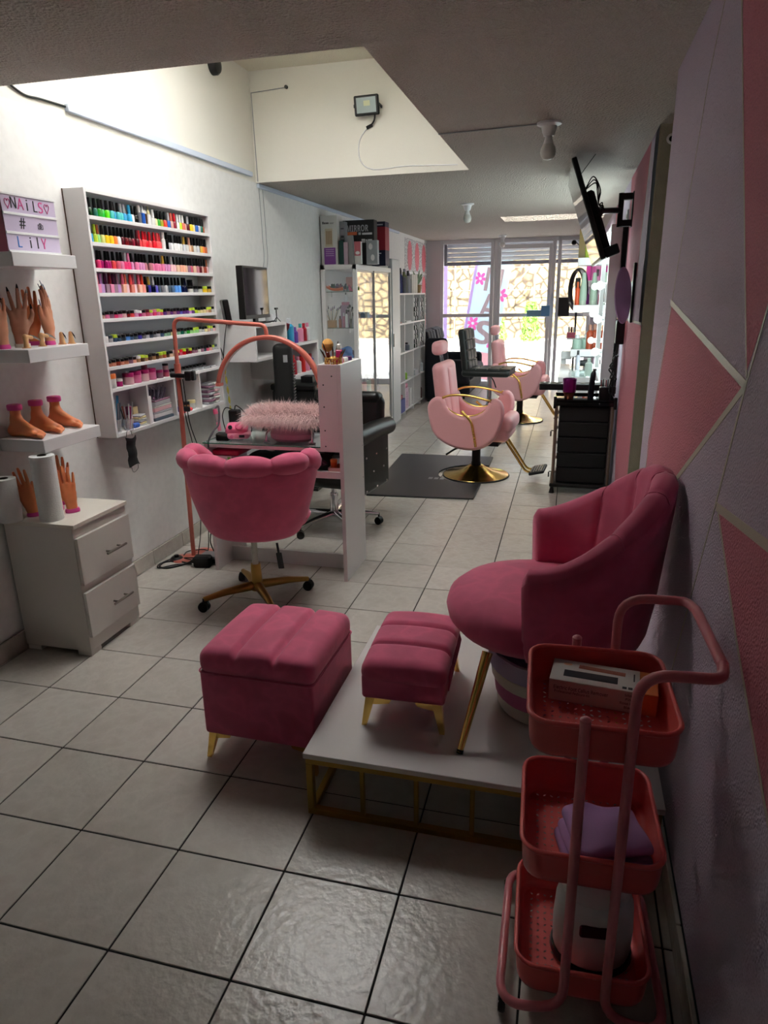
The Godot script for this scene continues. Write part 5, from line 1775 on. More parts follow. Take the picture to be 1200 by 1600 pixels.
func rack_cubbies():
	var y := 0.870
	var m: Mesher
	var t: Node3D
	# first: files and brushes in a cup, pink bottles, bags of tips
	t = thing("file_cup", "clear cup holding nail files and brushes in the rack's first cubby", "cup", Vector3(-2.285, y, -3.115))
	m = Mesher.new()
	m.lathe([Vector2(0, 0), Vector2(0.026, 0), Vector2(0.032, 0.07), Vector2(0.030, 0.07), Vector2(0.024, 0.004)], Vector3(), 16)
	part(t, "cup", m, M.jar_clear)
	for k in 9:
		var a := TAU * k / 9.0
		m = Mesher.new(Transform3D(Basis(Vector3(sin(a), 0, -cos(a)), 0.13) * Basis(Vector3.UP, a), Vector3(cos(a) * 0.012, 0.006, sin(a) * 0.012)))
		m.box(Vector3(0, 0.075 + 0.006 * (k % 4), 0), Vector3(0.003, 0.15 + 0.012 * (k % 4), 0.014), 0.001)
		part(t, "nail_file", m, tint([hue("grey"), hue("silver"), hue("sky blue"), hue("slate"), hue("white")][k % 5], 0.6))
	t = thing("wand_cup", "steel cup of tools with a bright pink wand at the cubby's edge", "cup", Vector3(-2.268, y, -3.20))
	m = Mesher.new()
	m.lathe([Vector2(0, 0), Vector2(0.024, 0), Vector2(0.027, 0.06), Vector2(0.025, 0.06), Vector2(0.022, 0.004)], Vector3(), 16)
	part(t, "cup", m, M.jar_clear)
	var wc := [hue("magenta"), hue("silver"), hue("black"), hue("rust"), hue("white"), hue("silver")]
	for k in 6:
		var a := TAU * k / 6.0 + 0.3
		m = Mesher.new()
		m.tube([Vector3(cos(a) * 0.01, 0.005, sin(a) * 0.01), Vector3(cos(a) * 0.034, 0.125 + 0.01 * (k % 3), sin(a) * 0.034)], [0.003, 0.004], 6)
		part(t, "tool", m, tint(wc[k], 0.3))
	for p in [[-3.265, "pink pump bottle with a magenta cap in the first cubby", "pale pink", "magenta", 1.25, -2.30], [-3.305, "second magenta-capped bottle behind the pink pump bottle", "pink", "magenta", 1.15, -2.335]]:
		vial("remover_bottle", p[1], "bottle", "", Vector3(p[5], y, p[0]), "tall_body", tint(hue(p[2]), 0.3), "slim_cap", tint(hue(p[3]), 0.3), p[4])
	m = Mesher.new()
	m.box(Vector3(0, 0.05, 0), Vector3(0.04, 0.10, 0.045), 0.001)
	solo("cream_carton", m, tint(hue("cream"), 0.5), "cream coloured carton at the back of the first cubby", "box", Vector3(-2.335, y, -3.348))
	for k in 6:
		m = Mesher.new(Transform3D(Basis(Vector3.UP, 0.2 * (k % 3) - 0.2), Vector3.ZERO))
		m.pad(Vector3(0, 0.005, 0), Vector3(0.07, 0.010, 0.075), 0.0045, 2)
		solo("tip_bag", m, tint([hue("clear"), hue("cream"), hue("silver")][k % 3], 0.25), "clear bag of nail tips piled in the first cubby", "bag", Vector3(-2.295, y + 0.0102 * k, -3.325), 0.0, "bags of tips in the first cubby")
	m = Mesher.new()
	m.pad(Vector3(0, 0.013, 0), Vector3(0.03, 0.026, 0.05), 0.01, 2)
	solo("blue_buffer", m, tint(hue("blue"), 0.4), "small royal blue buffer block at the edge of the first cubby", "buffer", Vector3(-2.267, y, -3.262))
	# second: holder, kits, foil
	m = Mesher.new()
	m.box(Vector3(0, 0.075, 0), Vector3(0.09, 0.15, 0.03), 0.004)
	solo("file_holder", m, M.white_plastic, "upright white plastic holder in the rack's second cubby", "holder", Vector3(-2.305, y, -3.415))
	for k in 3:
		t = thing("tip_kit", ["pale lidded tip case at the bottom of the second cubby", "clear tip case with pink flowers in the second cubby", "clear tip case on top of the pile in the second cubby"][k], "case", Vector3(-2.31, y + 0.018 + 0.034 * k, -3.545), 0.05 * k)
		m = Mesher.new()
		m.bb(Vector3(-0.045, 0, -0.095), Vector3(0.045, 0.022, 0.095), 0.002)
		part(t, "tray", m, tint([hue("white"), hue("pale pink"), hue("silver")][k], 0.3))
		m = Mesher.new()
		m.bb(Vector3(-0.046, 0.022, -0.096), Vector3(0.046, 0.032, 0.096), 0.002)
		part(t, "lid", m, tint([hue("silver"), hue("clear"), hue("mauve")][k], 0.2))
	m = Mesher.new()
	m.bb(Vector3(-0.05, 0, -0.10), Vector3(0.05, 0.016, 0.10), 0.003)
	solo("sticker_pad", m, tint(hue("slate"), 0.5), "flat dark pad of nail stickers under the tip cases", "sticker pad", Vector3(-2.31, y, -3.545))
	for k in 2:
		m = Mesher.new()
		m.flat()
		var zz := -0.03 + 0.07 * k
		for q in 5:
			var a := Vector3(-0.03, 0.0, zz) + Vector3(0.012 * q, 0.0, 0.004 * (q % 2))
			var b := a + Vector3(0.012, 0.0, 0.006 * ((q + 1) % 2))
			var up := Vector3(0.01, 0.055 + 0.012 * (q % 2), -0.02 + 0.03 * k)
			m.oquad(a, b, b + up, a + up + Vector3(0, 0.008, 0), Vector3(0, 0, -9))
			m.oquad(a + Vector3(0, 0, 0.002), b + Vector3(0, 0, 0.002), b + up + Vector3(0, 0, 0.002), a + up + Vector3(0, 0.008, 0.002), Vector3(0, 0, 9))
		solo("foil_sheet", m, mat("foil", Color(0.85, 0.84, 0.90), 0.12, 0.9), ["crumpled silver foil standing on the tip cases", "bright white foil leaf leaning on the tip cases"][k], "foil", Vector3(-2.30, y + 0.118, -3.545))
	# third: small bottles
	for q in [[-3.73, "black pump dispenser at the back of the third cubby", "slate", "black", 1.1, -2.32, "tall_body", "nozzle"], [-3.79, "small dark bottle in the rack's third cubby", "indigo", "black", 0.8, -2.31, "polish_body", "polish_cap"], [-3.76, "coral pot at the front edge of the third cubby", "coral", "black", 1.0, -2.265, "jar_body", "jar_lid"]]:
		vial("small_bottle", q[1], "bottle", "", Vector3(q[5], y, q[0]), q[6], tint(hue(q[2]), 0.3), q[7], tint(hue(q[3]), 0.3), q[4])
	for k in 2:
		vial("glitter_jar", ["clear jar of gold glitter in the third cubby", "clear jar of gems in the third cubby"][k], "jar", "", Vector3(-2.30, y, -3.85 - 0.07 * k), "tub_body", tint(hue(["tan", "clear"][k]), 0.2), "tub_lid", tint(hue(["black", "cream"][k]), 0.3), 0.85)
	m = Mesher.new()
	m.pad(Vector3(0, 0.01, 0), Vector3(0.035, 0.02, 0.05), 0.008, 2)
	solo("coral_sponge", m, tint(hue("coral"), 0.6), "small coral sponge lying at the third cubby's edge", "sponge", Vector3(-2.27, y, -3.83))
	# fourth: stacked clear tubs and bags
	for k in 5:
		vial("stack_tub", "clear tub with a pale lid stacked in the rack's fourth cubby", "jar", "tubs stacked in the fourth rack cubby", Vector3(-2.30, y + 0.0385 * k, -4.015), "tub_body", tint([hue("clear"), hue("mauve"), hue("silver"), hue("pale pink"), hue("clear")][k], 0.2), "tub_lid", tint(hue("white"), 0.3), 0.60 if k > 0 else 0.62)
	for k in 18:
		m = Mesher.new()
		m.pad(Vector3(0, 0.0075, 0), Vector3(0.085, 0.015, 0.068), 0.006, 2)
		solo("tip_bag", m, tint([hue("silver"), hue("clear"), hue("mauve"), hue("pale pink")][k % 4], 0.18), "clear bag of nail tips heaped in the fourth cubby", "bag", Vector3(-2.303 + 0.006 * (k % 3), y + 0.0152 * (k / 2), -4.10 - 0.075 * (k % 2) - 0.015), 0.06 * ((k * 5) % 7 - 3), "bags of tips in the fourth cubby")
	# black face mask hanging from the corner
	t = thing("face_mask", "black cloth face mask hanging below the polish rack", "face mask", Vector3(-2.236, 0.70, -3.135))
	m = Mesher.new()
	m.soft()
	var rows := []
	for i in 9:
		var v := i / 8.0
		var row := []
		for j in 7:
			var u := j / 6.0
			row.append(Vector3(0.012 * sin(PI * u) + 0.004 * sin(v * 14.0), 0.145 - 0.165 * v + 0.012 * sin(PI * u) * (v - 0.5) * 2.0, lerpf(0.020, -0.072, u) + 0.016 * sin(PI * v) * (u - 0.3)))
		rows.append(row)
	m.sheet(rows)
	var rows2 := []
	for r in rows:
		var row := []
		for p in r: row.append(p - Vector3(0.003, 0, 0))
		rows2.append(row)
	m.soft()
	m.sheet(rows2, true)
	part(t, "cloth", m, M.black_matte)
	m = Mesher.new()
	m.tube(curve([Vector3(0, -0.018, 0.0), Vector3(0, -0.045, -0.006), Vector3(0, -0.052, -0.024), Vector3(0, -0.04, -0.055), Vector3(0, -0.018, -0.060)], 5), 0.0013, 5)
	m.tube(curve([Vector3(0, 0.145, 0.01), Vector3(0, 0.175, 0.0), Vector3(0, 0.175, -0.03), Vector3(0, 0.145, -0.04)], 5), 0.0013, 5)
	part(t, "ear_loop", m, M.black)

# =====================================================================  floating shelves, practice hands, drawer cabinet
# smooth union of tapered capsules meshed as surface nets
func blob(m: Mesher, bones: Array, cell: float):
	var lo := Vector3.ONE * 1e9
	var hi := -lo
	for b in bones:
		for e in 2:
			var r = Vector3.ONE * (b[2 + e] + cell * 3.0)
			lo = lo.min(b[e] - r)
			hi = hi.max(b[e] + r)
	var nx := int((hi.x - lo.x) / cell) + 2
	var ny := int((hi.y - lo.y) / cell) + 2
	var nz := int((hi.z - lo.z) / cell) + 2
	var f := PackedFloat32Array()
	f.resize(nx * ny * nz)
	f.fill(1.0)
	for b in bones:
		var a: Vector3 = b[0]
		var d: Vector3 = b[1] - b[0]
		var ra: float = b[2]
		var rb: float = b[3]
		var k: float = b[4] if b.size() > 4 else 0.003
		var flat_z: float = b[5] if b.size() > 5 else 1.0
		var dd := maxf(d.length_squared(), 1e-9)
		var rm := maxf(ra, rb) + k + cell * 2.0
		var l0: Vector3 = ((a.min(b[1]) - Vector3.ONE * rm) - lo) / cell
		var h0: Vector3 = ((a.max(b[1]) + Vector3.ONE * rm) - lo) / cell
		for z in range(maxi(0, int(l0.z)), mini(nz, int(h0.z) + 2)):
			for y in range(maxi(0, int(l0.y)), mini(ny, int(h0.y) + 2)):
				for x in range(maxi(0, int(l0.x)), mini(nx, int(h0.x) + 2)):
					var p := lo + Vector3(x, y, z) * cell - a
					var t := clampf(p.dot(d) / dd, 0.0, 1.0)
					var q := p - d * t
					q.z /= flat_z
					var v := q.length() - lerpf(ra, rb, t)
					var i := x + nx * (y + ny * z)
					var o := f[i]
					var h := maxf(k - absf(o - v), 0.0) / k
					f[i] = minf(o, v) - h * h * k * 0.25
	var idx := {}
	var pts := []
	m.soft()
	for z in nz - 1:
		for y in ny - 1:
			for x in nx - 1:
				var i := x + nx * (y + ny * z)
				if f[i] > cell * 3.0: continue
				var s := 0
				var acc := Vector3()
				var cnt := 0
				var cv := [f[i], f[i + 1], f[i + nx], f[i + nx + 1], f[i + nx * ny], f[i + nx * ny + 1], f[i + nx * ny + nx], f[i + nx * ny + nx + 1]]
				for c in 8:
					if cv[c] < 0.0: s += 1
				if s == 0 or s == 8: continue
				for e in [[0, 1], [2, 3], [4, 5], [6, 7], [0, 2], [1, 3], [4, 6], [5, 7], [0, 4], [1, 5], [2, 6], [3, 7]]:
					var va: float = cv[e[0]]
					var vb: float = cv[e[1]]
					if (va < 0.0) != (vb < 0.0):
						var tt := va / (va - vb)
						var pa := Vector3(e[0] & 1, (e[0] >> 1) & 1, e[0] >> 2)
						var pb := Vector3(e[1] & 1, (e[1] >> 1) & 1, e[1] >> 2)
						acc += pa.lerp(pb, tt)
						cnt += 1
				idx[i] = pts.size()
				pts.append(lo + (Vector3(x, y, z) + acc / cnt) * cell)
	for i in idx.keys():
		var x: int = i % nx
		var y: int = (i / nx) % ny
		var z: int = i / (nx * ny)
		for ax in 3:
			var st: int = [1, nx, nx * ny][ax]
			if (f[i] < 0.0) == (f[i + st] < 0.0): continue
			var u: int = [nx, nx * ny, 1][ax]
			var w: int = [nx * ny, 1, nx][ax]
			if not (idx.has(i - u) and idx.has(i - w) and idx.has(i - u - w)): continue
			var a: Vector3 = pts[idx[i]]
			var b: Vector3 = pts[idx[i - u]]
			var c: Vector3 = pts[idx[i - u - w]]
			var d: Vector3 = pts[idx[i - w]]
			if f[i] < 0.0: m.quad(a, d, c, b)
			else: m.quad(a, b, c, d)

func hand_bones(spread: float, thumb_out: float) -> Array:
	var b := []
	# forearm and palm
	b.append([Vector3(-0.010, 0.012, 0), Vector3(-0.013, 0.075, 0), 0.017, 0.016, 0.02])
	b.append([Vector3(0.010, 0.012, 0), Vector3(0.013, 0.075, 0), 0.017, 0.016, 0.02])
	b.append([Vector3(-0.013, 0.075, 0), Vector3(-0.027, 0.145, 0), 0.016, 0.0115, 0.016])
	b.append([Vector3(0.0, 0.075, 0), Vector3(0.0, 0.152, 0), 0.016, 0.0125, 0.016])
	b.append([Vector3(0.013, 0.075, 0), Vector3(0.026, 0.150, 0), 0.016, 0.0120, 0.016])
	b.append([Vector3(-0.018, 0.10, 0), Vector3(0.018, 0.10, 0.003), 0.014, 0.016, 0.012])
	# fingers: base, knuckle bend, tip
	var fs := [[-0.029, 0.143, -0.42, 0.062, 0.0072], [-0.0105, 0.154, -0.14, 0.080, 0.0080], [0.0090, 0.157, 0.07, 0.088, 0.0083], [0.0275, 0.150, 0.26, 0.078, 0.0081]]
	for q in fs:
		var an: float = q[2] * spread
		var p0 := Vector3(q[0], q[1], 0)
		var d := Vector3(sin(an), cos(an), 0.0)
		var p1: Vector3 = p0 + d * q[3] * 0.45 + Vector3(0, 0, 0.001)
		var p2: Vector3 = p1 + (d + Vector3(0, 0, 0.10)).normalized() * q[3] * 0.30
		var p3: Vector3 = p2 + (d + Vector3(0, 0, 0.22)).normalized() * q[3] * 0.25
		b.append([p0 - d * 0.02, p1, q[4] + 0.0012, q[4] + 0.0002, 0.004])
		b.append([p1, p2, q[4] + 0.0004, q[4] - 0.0008, 0.002])
		b.append([p2, p3, q[4] - 0.0006, q[4] - 0.0018, 0.002])
	var t0 := Vector3(0.022, 0.082, 0.004)
	var t1 := Vector3(0.038 + 0.010 * thumb_out, 0.112, 0.010)
	var t2 := Vector3(0.043 + 0.016 * thumb_out, 0.140, 0.012)
	var t3 := Vector3(0.044 + 0.014 * thumb_out, 0.160, 0.012)
	b.append([t0, t1, 0.0145, 0.0105, 0.010])
	b.append([t1, t2, 0.0105, 0.0092, 0.003])
	b.append([t2, t3, 0.0092, 0.0070, 0.002])
	return b

func nail(m: Mesher, bones: Array, i: int, ln: float, w: float):
	var tip: Vector3 = bones[i][1]
	var d: Vector3 = (bones[i][1] - bones[i][0]).normalized()
	var r: float = bones[i][3]
	m.soft()
	var side := d.cross(Vector3(0, 0, 1)).normalized()
	var rows := []
	for k in 5:
		var t := k / 4.0
		var c := tip + d * lerpf(-0.008, ln, t) + Vector3(0, 0, -r * 0.92 + 0.004 * t * t)
		var hw := w * (1.0 - 0.75 * t * t)
		rows.append([c - side * hw + Vector3(0, 0, 0.0016), c - Vector3(0, 0, 0.0008), c + side * hw + Vector3(0, 0, 0.0016), c + Vector3(0, 0, 0.0012)])
	m.sheet(rows, false, true)

func wall_shelves():
	var m: Mesher
	var t: Node3D
	var k := 0
	for q in [[1.730, "under the lettered light box"], [1.352, "holding the tall practice hands"], [0.974, "holding three practice feet"]]:
		m = Mesher.new()
		m.bb(Vector3(0, -0.055, 0.19), Vector3(0.228, 0.0, -0.19), 0.002)
		solo("floating_shelf", m, M.white_board, "thick white floating wall shelf %s" % q[1], "shelf", Vector3(LX, q[0], -2.61), 0.0)
		k += 1
	# ---- light box
	t = thing("letter_light_box", "lilac cinema light box with letters spelling nails and lily, on the highest shelf", "light box", Vector3(-2.215, 1.730, -2.632))
	m = at_world(t)
	m.bb(Vector3(-2.255, 1.731, -2.478), Vector3(-2.205, 1.958, -2.786), 0.002)
	part(t, "case", m, mat("case_rose", Color(0.62, 0.30, 0.38), 0.5))
	m = at_world(t)
	m.bb(Vector3(-2.205, 1.735, -2.479), Vector3(-2.203, 1.955, -2.785))
	part(t, "panel", m, mat("panel_lilac", Color(0.80, 0.74, 0.84), 0.35))
	for y in [1.735, 1.806, 1.879, 1.952]:
		m = at_world(t)
		m.bb(Vector3(-2.204, y - 0.004, -2.478), Vector3(-2.199, y + 0.006, -2.786), 0.001)
		part(t, "rail", m, M.white_plastic)
	var bs := Basis(Vector3(0, 0, -1), Vector3(0, 1, 0), Vector3(1, 0, 0))
	var pinkl := mat("letter_pink", Color(0.86, 0.30, 0.58), 0.4)
	var bluel := mat("letter_blue", Color(0.20, 0.46, 0.78), 0.4)
	for l in [["N", 0.21, 1.900, M.black], ["A", 0.335, 1.898, pinkl], ["i", 0.46, 1.897, M.black], ["L", 0.60, 1.896, M.black], ["S", 0.71, 1.895, pinkl], ["#", 0.32, 1.824, M.black], ["L", 0.21, 1.752, bluel], ["i", 0.42, 1.752, M.black], ["l", 0.555, 1.752, M.black], ["Y", 0.675, 1.752, pinkl]]:
		var z := -2.479 - 0.306 * float(l[1])
		letters(t, l[0], 0.042, l[3], Transform3D(bs, Vector3(-2.2022, l[2] + 0.021, z) - t.position), "letter", 0.0, 0.001)
	for hz in [0.10, 0.83]:
		m = at_world(t)
		var pts := []
		for i in 24:
			var a := TAU * i / 24.0
			pts.append(Vector3(-2.2018, 1.918 + 0.0013 * (13 * cos(a) - 5 * cos(2 * a) - 2 * cos(3 * a) - cos(4 * a)), -2.479 - 0.306 * hz - 0.00085 * 16 * pow(sin(a), 3)))
		m.tube(pts, 0.0014, 5, true)
		part(t, "heart", m, pinkl)
	m = at_world(t)
	var cz := -2.479 - 0.306 * 0.655
	m.tube([Vector3(-2.2018, 1.832, cz + 0.014), Vector3(-2.2018, 1.832, cz - 0.014), Vector3(-2.2018, 1.848, cz - 0.014), Vector3(-2.2018, 1.848, cz + 0.014)], 0.0013, 5, true)
	m.tube([Vector3(-2.2018, 1.848, cz + 0.006), Vector3(-2.2018, 1.854, cz + 0.004), Vector3(-2.2018, 1.854, cz - 0.004), Vector3(-2.2018, 1.848, cz - 0.006)], 0.0013, 5)
	var rg := []
	for i in 12: rg.append(Vector3(-2.2018, 1.840 + 0.005 * sin(TAU * i / 12), cz + 0.005 * cos(TAU * i / 12)))
	m.tube(rg, 0.0012, 5, true)
	part(t, "camera_symbol", m, M.black)
	practice_hands()
	drawer_cabinet()

func practice_hands():
	var m := Mesher.new()
	var ob := hand_bones(1.0, 1.0)
	blob(m, ob, 0.003)
	var open_mesh := m.done()
	m = Mesher.new()
	var cb := hand_bones(0.30, 0.1)
	blob(m, cb, 0.003)
	var closed_mesh := m.done()
	# tan display hand with long dark nails
	var t := thing("display_hand", "tan display hand with spread fingers and long dark nails on the wall shelf", "practice hand", Vector3(-2.270, 1.352, -2.540), -2.35)
	var sc := 0.98
	var o := part(t, "hand", open_mesh, M.hand_tan)
	o.scale = Vector3(-sc, sc, sc)
	var nm := [mat("nail_maroon", Color(0.20, 0.04, 0.05), 0.2), M.black_gloss, mat("nail_glitter", Color(0.75, 0.72, 0.70), 0.15, 0.6)]
	for i in 5:
		m = Mesher.new()
		nail(m, ob, [8, 11, 14, 17, 20][i], 0.022, 0.0062)
		var q := part(t, "nail", m, nm[[0, 0, 1, 2, 0][i]])
		q.scale = Vector3(-sc, sc, sc)
	m = Mesher.new()
	m.lathe([Vector2(0, 0), Vector2(0.031, 0), Vector2(0.031, 0.016), Vector2(0, 0.017)], Vector3(), 20, 1.0, 0.66)
	part(t, "stand", m, M.off_white)
	# orange practice hands: shelf and cabinet top
	var spots := [
		[Vector3(-2.325, 1.352, -2.675), -2.25, 1.0, "orange practice hand with pink cuff behind the tan hand", M.hand_orange, 0.0, -1.0],
		[Vector3(-2.262, 1.352, -2.700), -1.25, 1.02, "orange practice hand with long blue nail tips on the wall shelf", M.hand_pale, 0.12, 1.0],
		[Vector3(-2.290, 1.352, -2.450), -2.0, 0.98, "pale orange practice hand at the near end of the shelf", M.hand_pale, 0.0, 1.0],
		[Vector3(-2.262, 0.6275, -2.430), -2.35, 0.90, "orange practice hand leaning beside the paper roll's wall side", M.hand_orange, -0.20, -1.0],
		[Vector3(-2.215, 0.6275, -2.530), -1.05, 0.92, "slim orange practice hand seen edge-on beside the paper roll", M.hand_orange, 0.0, 1.0],
		[Vector3(-2.258, 0.6275, -2.618), -2.2, 0.93, "orange practice hand close to the wall on the drawer cabinet", M.hand_orange, 0.05, 1.0],
		[Vector3(-2.130, 0.6275, -2.515), -2.3, 0.86, "orange practice hand standing alone at the cabinet's front", M.hand_orange, -0.04, 1.0]]
	for s in spots:
		t = thing("practice_hand", s[3], "practice hand", s[0], s[1], "orange practice hands")
		o = part(t, "hand", closed_mesh, s[4])
		o.scale = Vector3(s[6], 1, 1) * s[2]
		o.rotation.z = s[5]
		m = Mesher.new()
		m.lathe([Vector2(0, 0), Vector2(0.031, 0), Vector2(0.032, 0.008), Vector2(0.029, 0.018), Vector2(0, 0.019)], Vector3(), 20, 1.0, 0.68)
		part(t, "cuff", m, M.cuff_pink)
		m = Mesher.new()
		for i in 5:
			nail(m, cb, [8, 11, 14, 17, 20][i], 0.028 if s[3].contains("blue nail") else 0.003, 0.0050)
		var nl := part(t, "nails", m, mat("nail_navy", Color(0.10, 0.14, 0.36), 0.2) if s[3].contains("blue nail") else s[4])
		nl.scale = Vector3(s[6], 1, 1) * s[2]
		nl.rotation.z = s[5]
	# practice fingers
	for q in [[Vector3(-2.218, 1.352, -2.502), true, "bent practice finger with a long silver nail before the tan hand"], [Vector3(-2.226, 1.352, -2.607), true, "bent practice finger with a long gold nail before the orange hands"], [Vector3(-2.220, 1.352, -2.727), false, "upright practice finger with a dark striped nail on the shelf"], [Vector3(-2.205, 1.352, -2.770), false, "upright practice finger with a pale nail at the shelf's far end"]]:
		t = thing("practice_finger", q[2], "practice finger", q[0], 0.0, "practice fingers on the shelf")
		m = Mesher.new()
		var tipb: Array
		if q[1]:
			tipb = [Vector3(0, 0.048, 0.0), Vector3(0.006, 0.042, -0.030), 0.0095, 0.0075, 0.006]
			blob(m, [[Vector3(0, 0.004, 0), Vector3(0, 0.012, 0), 0.0125, 0.010, 0.006], [Vector3(0, 0.012, 0), Vector3(0, 0.046, 0), 0.0095, 0.010, 0.006], tipb], 0.0028)
		else:
			tipb = [Vector3(0, 0.024, 0), Vector3(0, 0.047, 0), 0.011, 0.0085, 0.006]
			blob(m, [[Vector3(0, 0.004, 0), Vector3(0, 0.012, 0), 0.0145, 0.012, 0.006], tipb], 0.0028)
		part(t, "finger", m, M.finger_tip)
		m = Mesher.new()
		m.lathe([Vector2(0, 0), Vector2(0.018, 0), Vector2(0.018, 0.003), Vector2(0, 0.004)], Vector3(), 16)
		part(t, "base", m, M.finger_tip)
		m = Mesher.new()
		if q[1]: m.tube([Vector3(0.004, 0.050, -0.022), Vector3(0.010, 0.040, -0.052), Vector3(0.014, 0.026, -0.072)], [0.006, 0.005, 0.001], 6, false, true, 0.3)
		else: m.tube([Vector3(0.008, 0.052, 0.0), Vector3(0.012, 0.036, -0.006), Vector3(0.012, 0.022, -0.014)], [0.002, 0.004, 0.001], 6, false, true, 0.4)
		part(t, "nail", m, nm[2] if q[1] else M.black_gloss)
	# practice feet
	m = Mesher.new()
	var fb := []
	fb.append([Vector3(0.0, 0.120, 0), Vector3(-0.002, 0.075, 0), 0.022, 0.021, 0.014])
	fb.append([Vector3(-0.002, 0.075, 0), Vector3(-0.022, 0.028, 0), 0.021, 0.023, 0.014])
	fb.append([Vector3(-0.024, 0.024, 0), Vector3(0.05, 0.020, 0.006), 0.022, 0.017, 0.014])
	fb.append([Vector3(0.0, 0.075, 0), Vector3(0.080, 0.028, 0.002), 0.020, 0.015, 0.014])
	fb.append([Vector3(0.0, 0.05, 0), Vector3(0.105, 0.018, -0.012), 0.019, 0.0130, 0.014])
	fb.append([Vector3(0.05, 0.018, 0.008), Vector3(0.108, 0.015, 0.022), 0.016, 0.0120, 0.010])
	for i in 5:
		var z: float = [0.030, 0.014, 0.001, -0.011, -0.023][i]
		var ln: float = [0.044, 0.040, 0.035, 0.029, 0.022][i]
		var r: float = [0.0105, 0.0070, 0.0066, 0.0062, 0.0060][i]
		var b0 := Vector3(0.104 - 0.004 * i, 0.015, z * 0.9)
		fb.append([b0, b0 + Vector3(ln * 0.6, 0.001, z * 0.25), r, r, 0.002])
		fb.append([b0 + Vector3(ln * 0.6, 0.001, z * 0.25), b0 + Vector3(ln, -0.004, z * 0.3), r, r * 0.9, 0.0015])
	blob(m, fb, 0.0030)
	var foot := m.done()
	var fi := 0
	for q in [[Vector3(-2.315, 0.974, -2.480), 0.0, "orange practice foot at the near end of the lowest shelf"], [Vector3(-2.318, 0.974, -2.610), -0.05, "orange practice foot in the middle of the lowest shelf"], [Vector3(-2.322, 0.974, -2.735), 0.02, "orange practice foot at the lowest shelf's far end"]]:
		t = thing("practice_foot_model", q[2], "practice foot", q[0], q[1], "practice feet")
		o = part(t, "foot", foot, M.hand_orange)
		m = Mesher.new()
		m.lathe([Vector2(0, 0.118), Vector2(0.031, 0.117), Vector2(0.033, 0.122), Vector2(0.033, 0.137), Vector2(0.030, 0.141), Vector2(0, 0.140)], Vector3(), 22, 1.0, 0.85)
		part(t, "cuff", m, M.cuff_pink)
		fi += 1
	# paper towel rolls on the cabinet
	for q in [[Vector3(-2.150, 0.6275, -2.405), 0.050, 0.285, "roll of white embossed paper towel standing on the drawer cabinet"], [Vector3(-2.315, 0.6275, -2.348), 0.048, 0.19, "shorter white paper roll against the wall on the drawer cabinet"]]:
		t = thing("paper_roll", q[3], "paper roll", q[0])
		m = Mesher.new()
		m.lathe([Vector2(0.018, 0.0), Vector2(q[1], 0.0), Vector2(q[1], q[2]), Vector2(0.019, q[2])], Vector3(), 32)
		var pm = mat("paper", Color(0.88, 0.88, 0.87), 0.9) if not M.has("paper") else M.paper
		if not pm.uv1_triplanar: relief(pm, noise_tex(0.09, 91, 256, false, 4.0, [], FastNoiseLite.TYPE_CELLULAR, 1), 6.0, 0.1)
		part(t, "paper", m, pm)
		m = Mesher.new()
		m.lathe([Vector2(0.0185, 0.001), Vector2(0.0185, q[2] + 0.0015), Vector2(0.0165, q[2] + 0.0015), Vector2(0.0165, 0.001)], Vector3(), 20)
		part(t, "core", m, tint(Color(0.25, 0.19, 0.14), 0.9))

func drawer_cabinet():
	var t := thing("drawer_cabinet", "scuffed white two-drawer cabinet with steel bar handles against the left wall", "cabinet", Vector3(-2.18, 0, -2.535))
	var x0 := -2.357; var x1 := -2.008; var za := -2.345; var zb := -2.722
	var m := at_world(t)
	m.bb(Vector3(x0, 0.022, za), Vector3(x1, 0.609, zb), 0.001)
	part(t, "body", m, M.white_worn)
	m = at_world(t)
	m.bb(Vector3(x0, 0.609, za + 0.002), Vector3(x1 + 0.012, 0.627, zb - 0.002), 0.0015)
	part(t, "top", m, mat("worn_top", Color(0.90, 0.88, 0.83), 0.25))
	for q in [[x0 + 0.01, za - 0.01], [x1 - 0.07, za - 0.01], [x0 + 0.01, zb + 0.07], [x1 - 0.07, zb + 0.07]]:
		m = at_world(t)
		m.bb(Vector3(q[0], 0.0, q[1] + 0.01), Vector3(q[0] + 0.07, 0.022, q[1] - 0.06))
		part(t, "foot", m, M.white_worn)
	for q in [[0.345, 0.563, 0.445], [0.092, 0.308, 0.195]]:
		m = at_world(t)
		m.bb(Vector3(x1 + 0.001, q[0], za - 0.004), Vector3(x1 + 0.017, q[1], zb + 0.004), 0.0015)
		var d := part(t, "drawer", m, M.white_worn)
		m = at_world(t)
		var hx := x1 + 0.045
		m.tube([Vector3(hx, q[2], -2.495), Vector3(hx, q[2], -2.635)], 0.0058, 10)
		for z in [-2.525, -2.605]:
			m.tube([Vector3(x1 + 0.016, q[2], z), Vector3(hx, q[2], z)], 0.0045, 8)
		part(d, "handle", m, M.steel, "brushed steel bar handle")

# =====================================================================  television corner and display cabinets
func open_box(t: Node3D, a: Vector3, b: Vector3, th: float, mt: Material):
	# open towards +x; a low corner, b high corner
	for q in [["top_panel", Vector3(a.x, b.y - th, a.z), b], ["bottom_panel", a, Vector3(b.x, a.y + th, b.z)], ["side_panel", Vector3(a.x, a.y + th, b.z - th), Vector3(b.x, b.y - th, b.z)], ["side_panel", Vector3(a.x, a.y + th, a.z), Vector3(b.x, b.y - th, a.z + th)], ["back_panel", Vector3(a.x, a.y + th, a.z + th), Vector3(a.x + 0.006, b.y - th, b.z - th)]]:
		var m := at_world(t)
		m.bb(q[1], q[2], 0.001)
		part(t, q[0], m, mt)

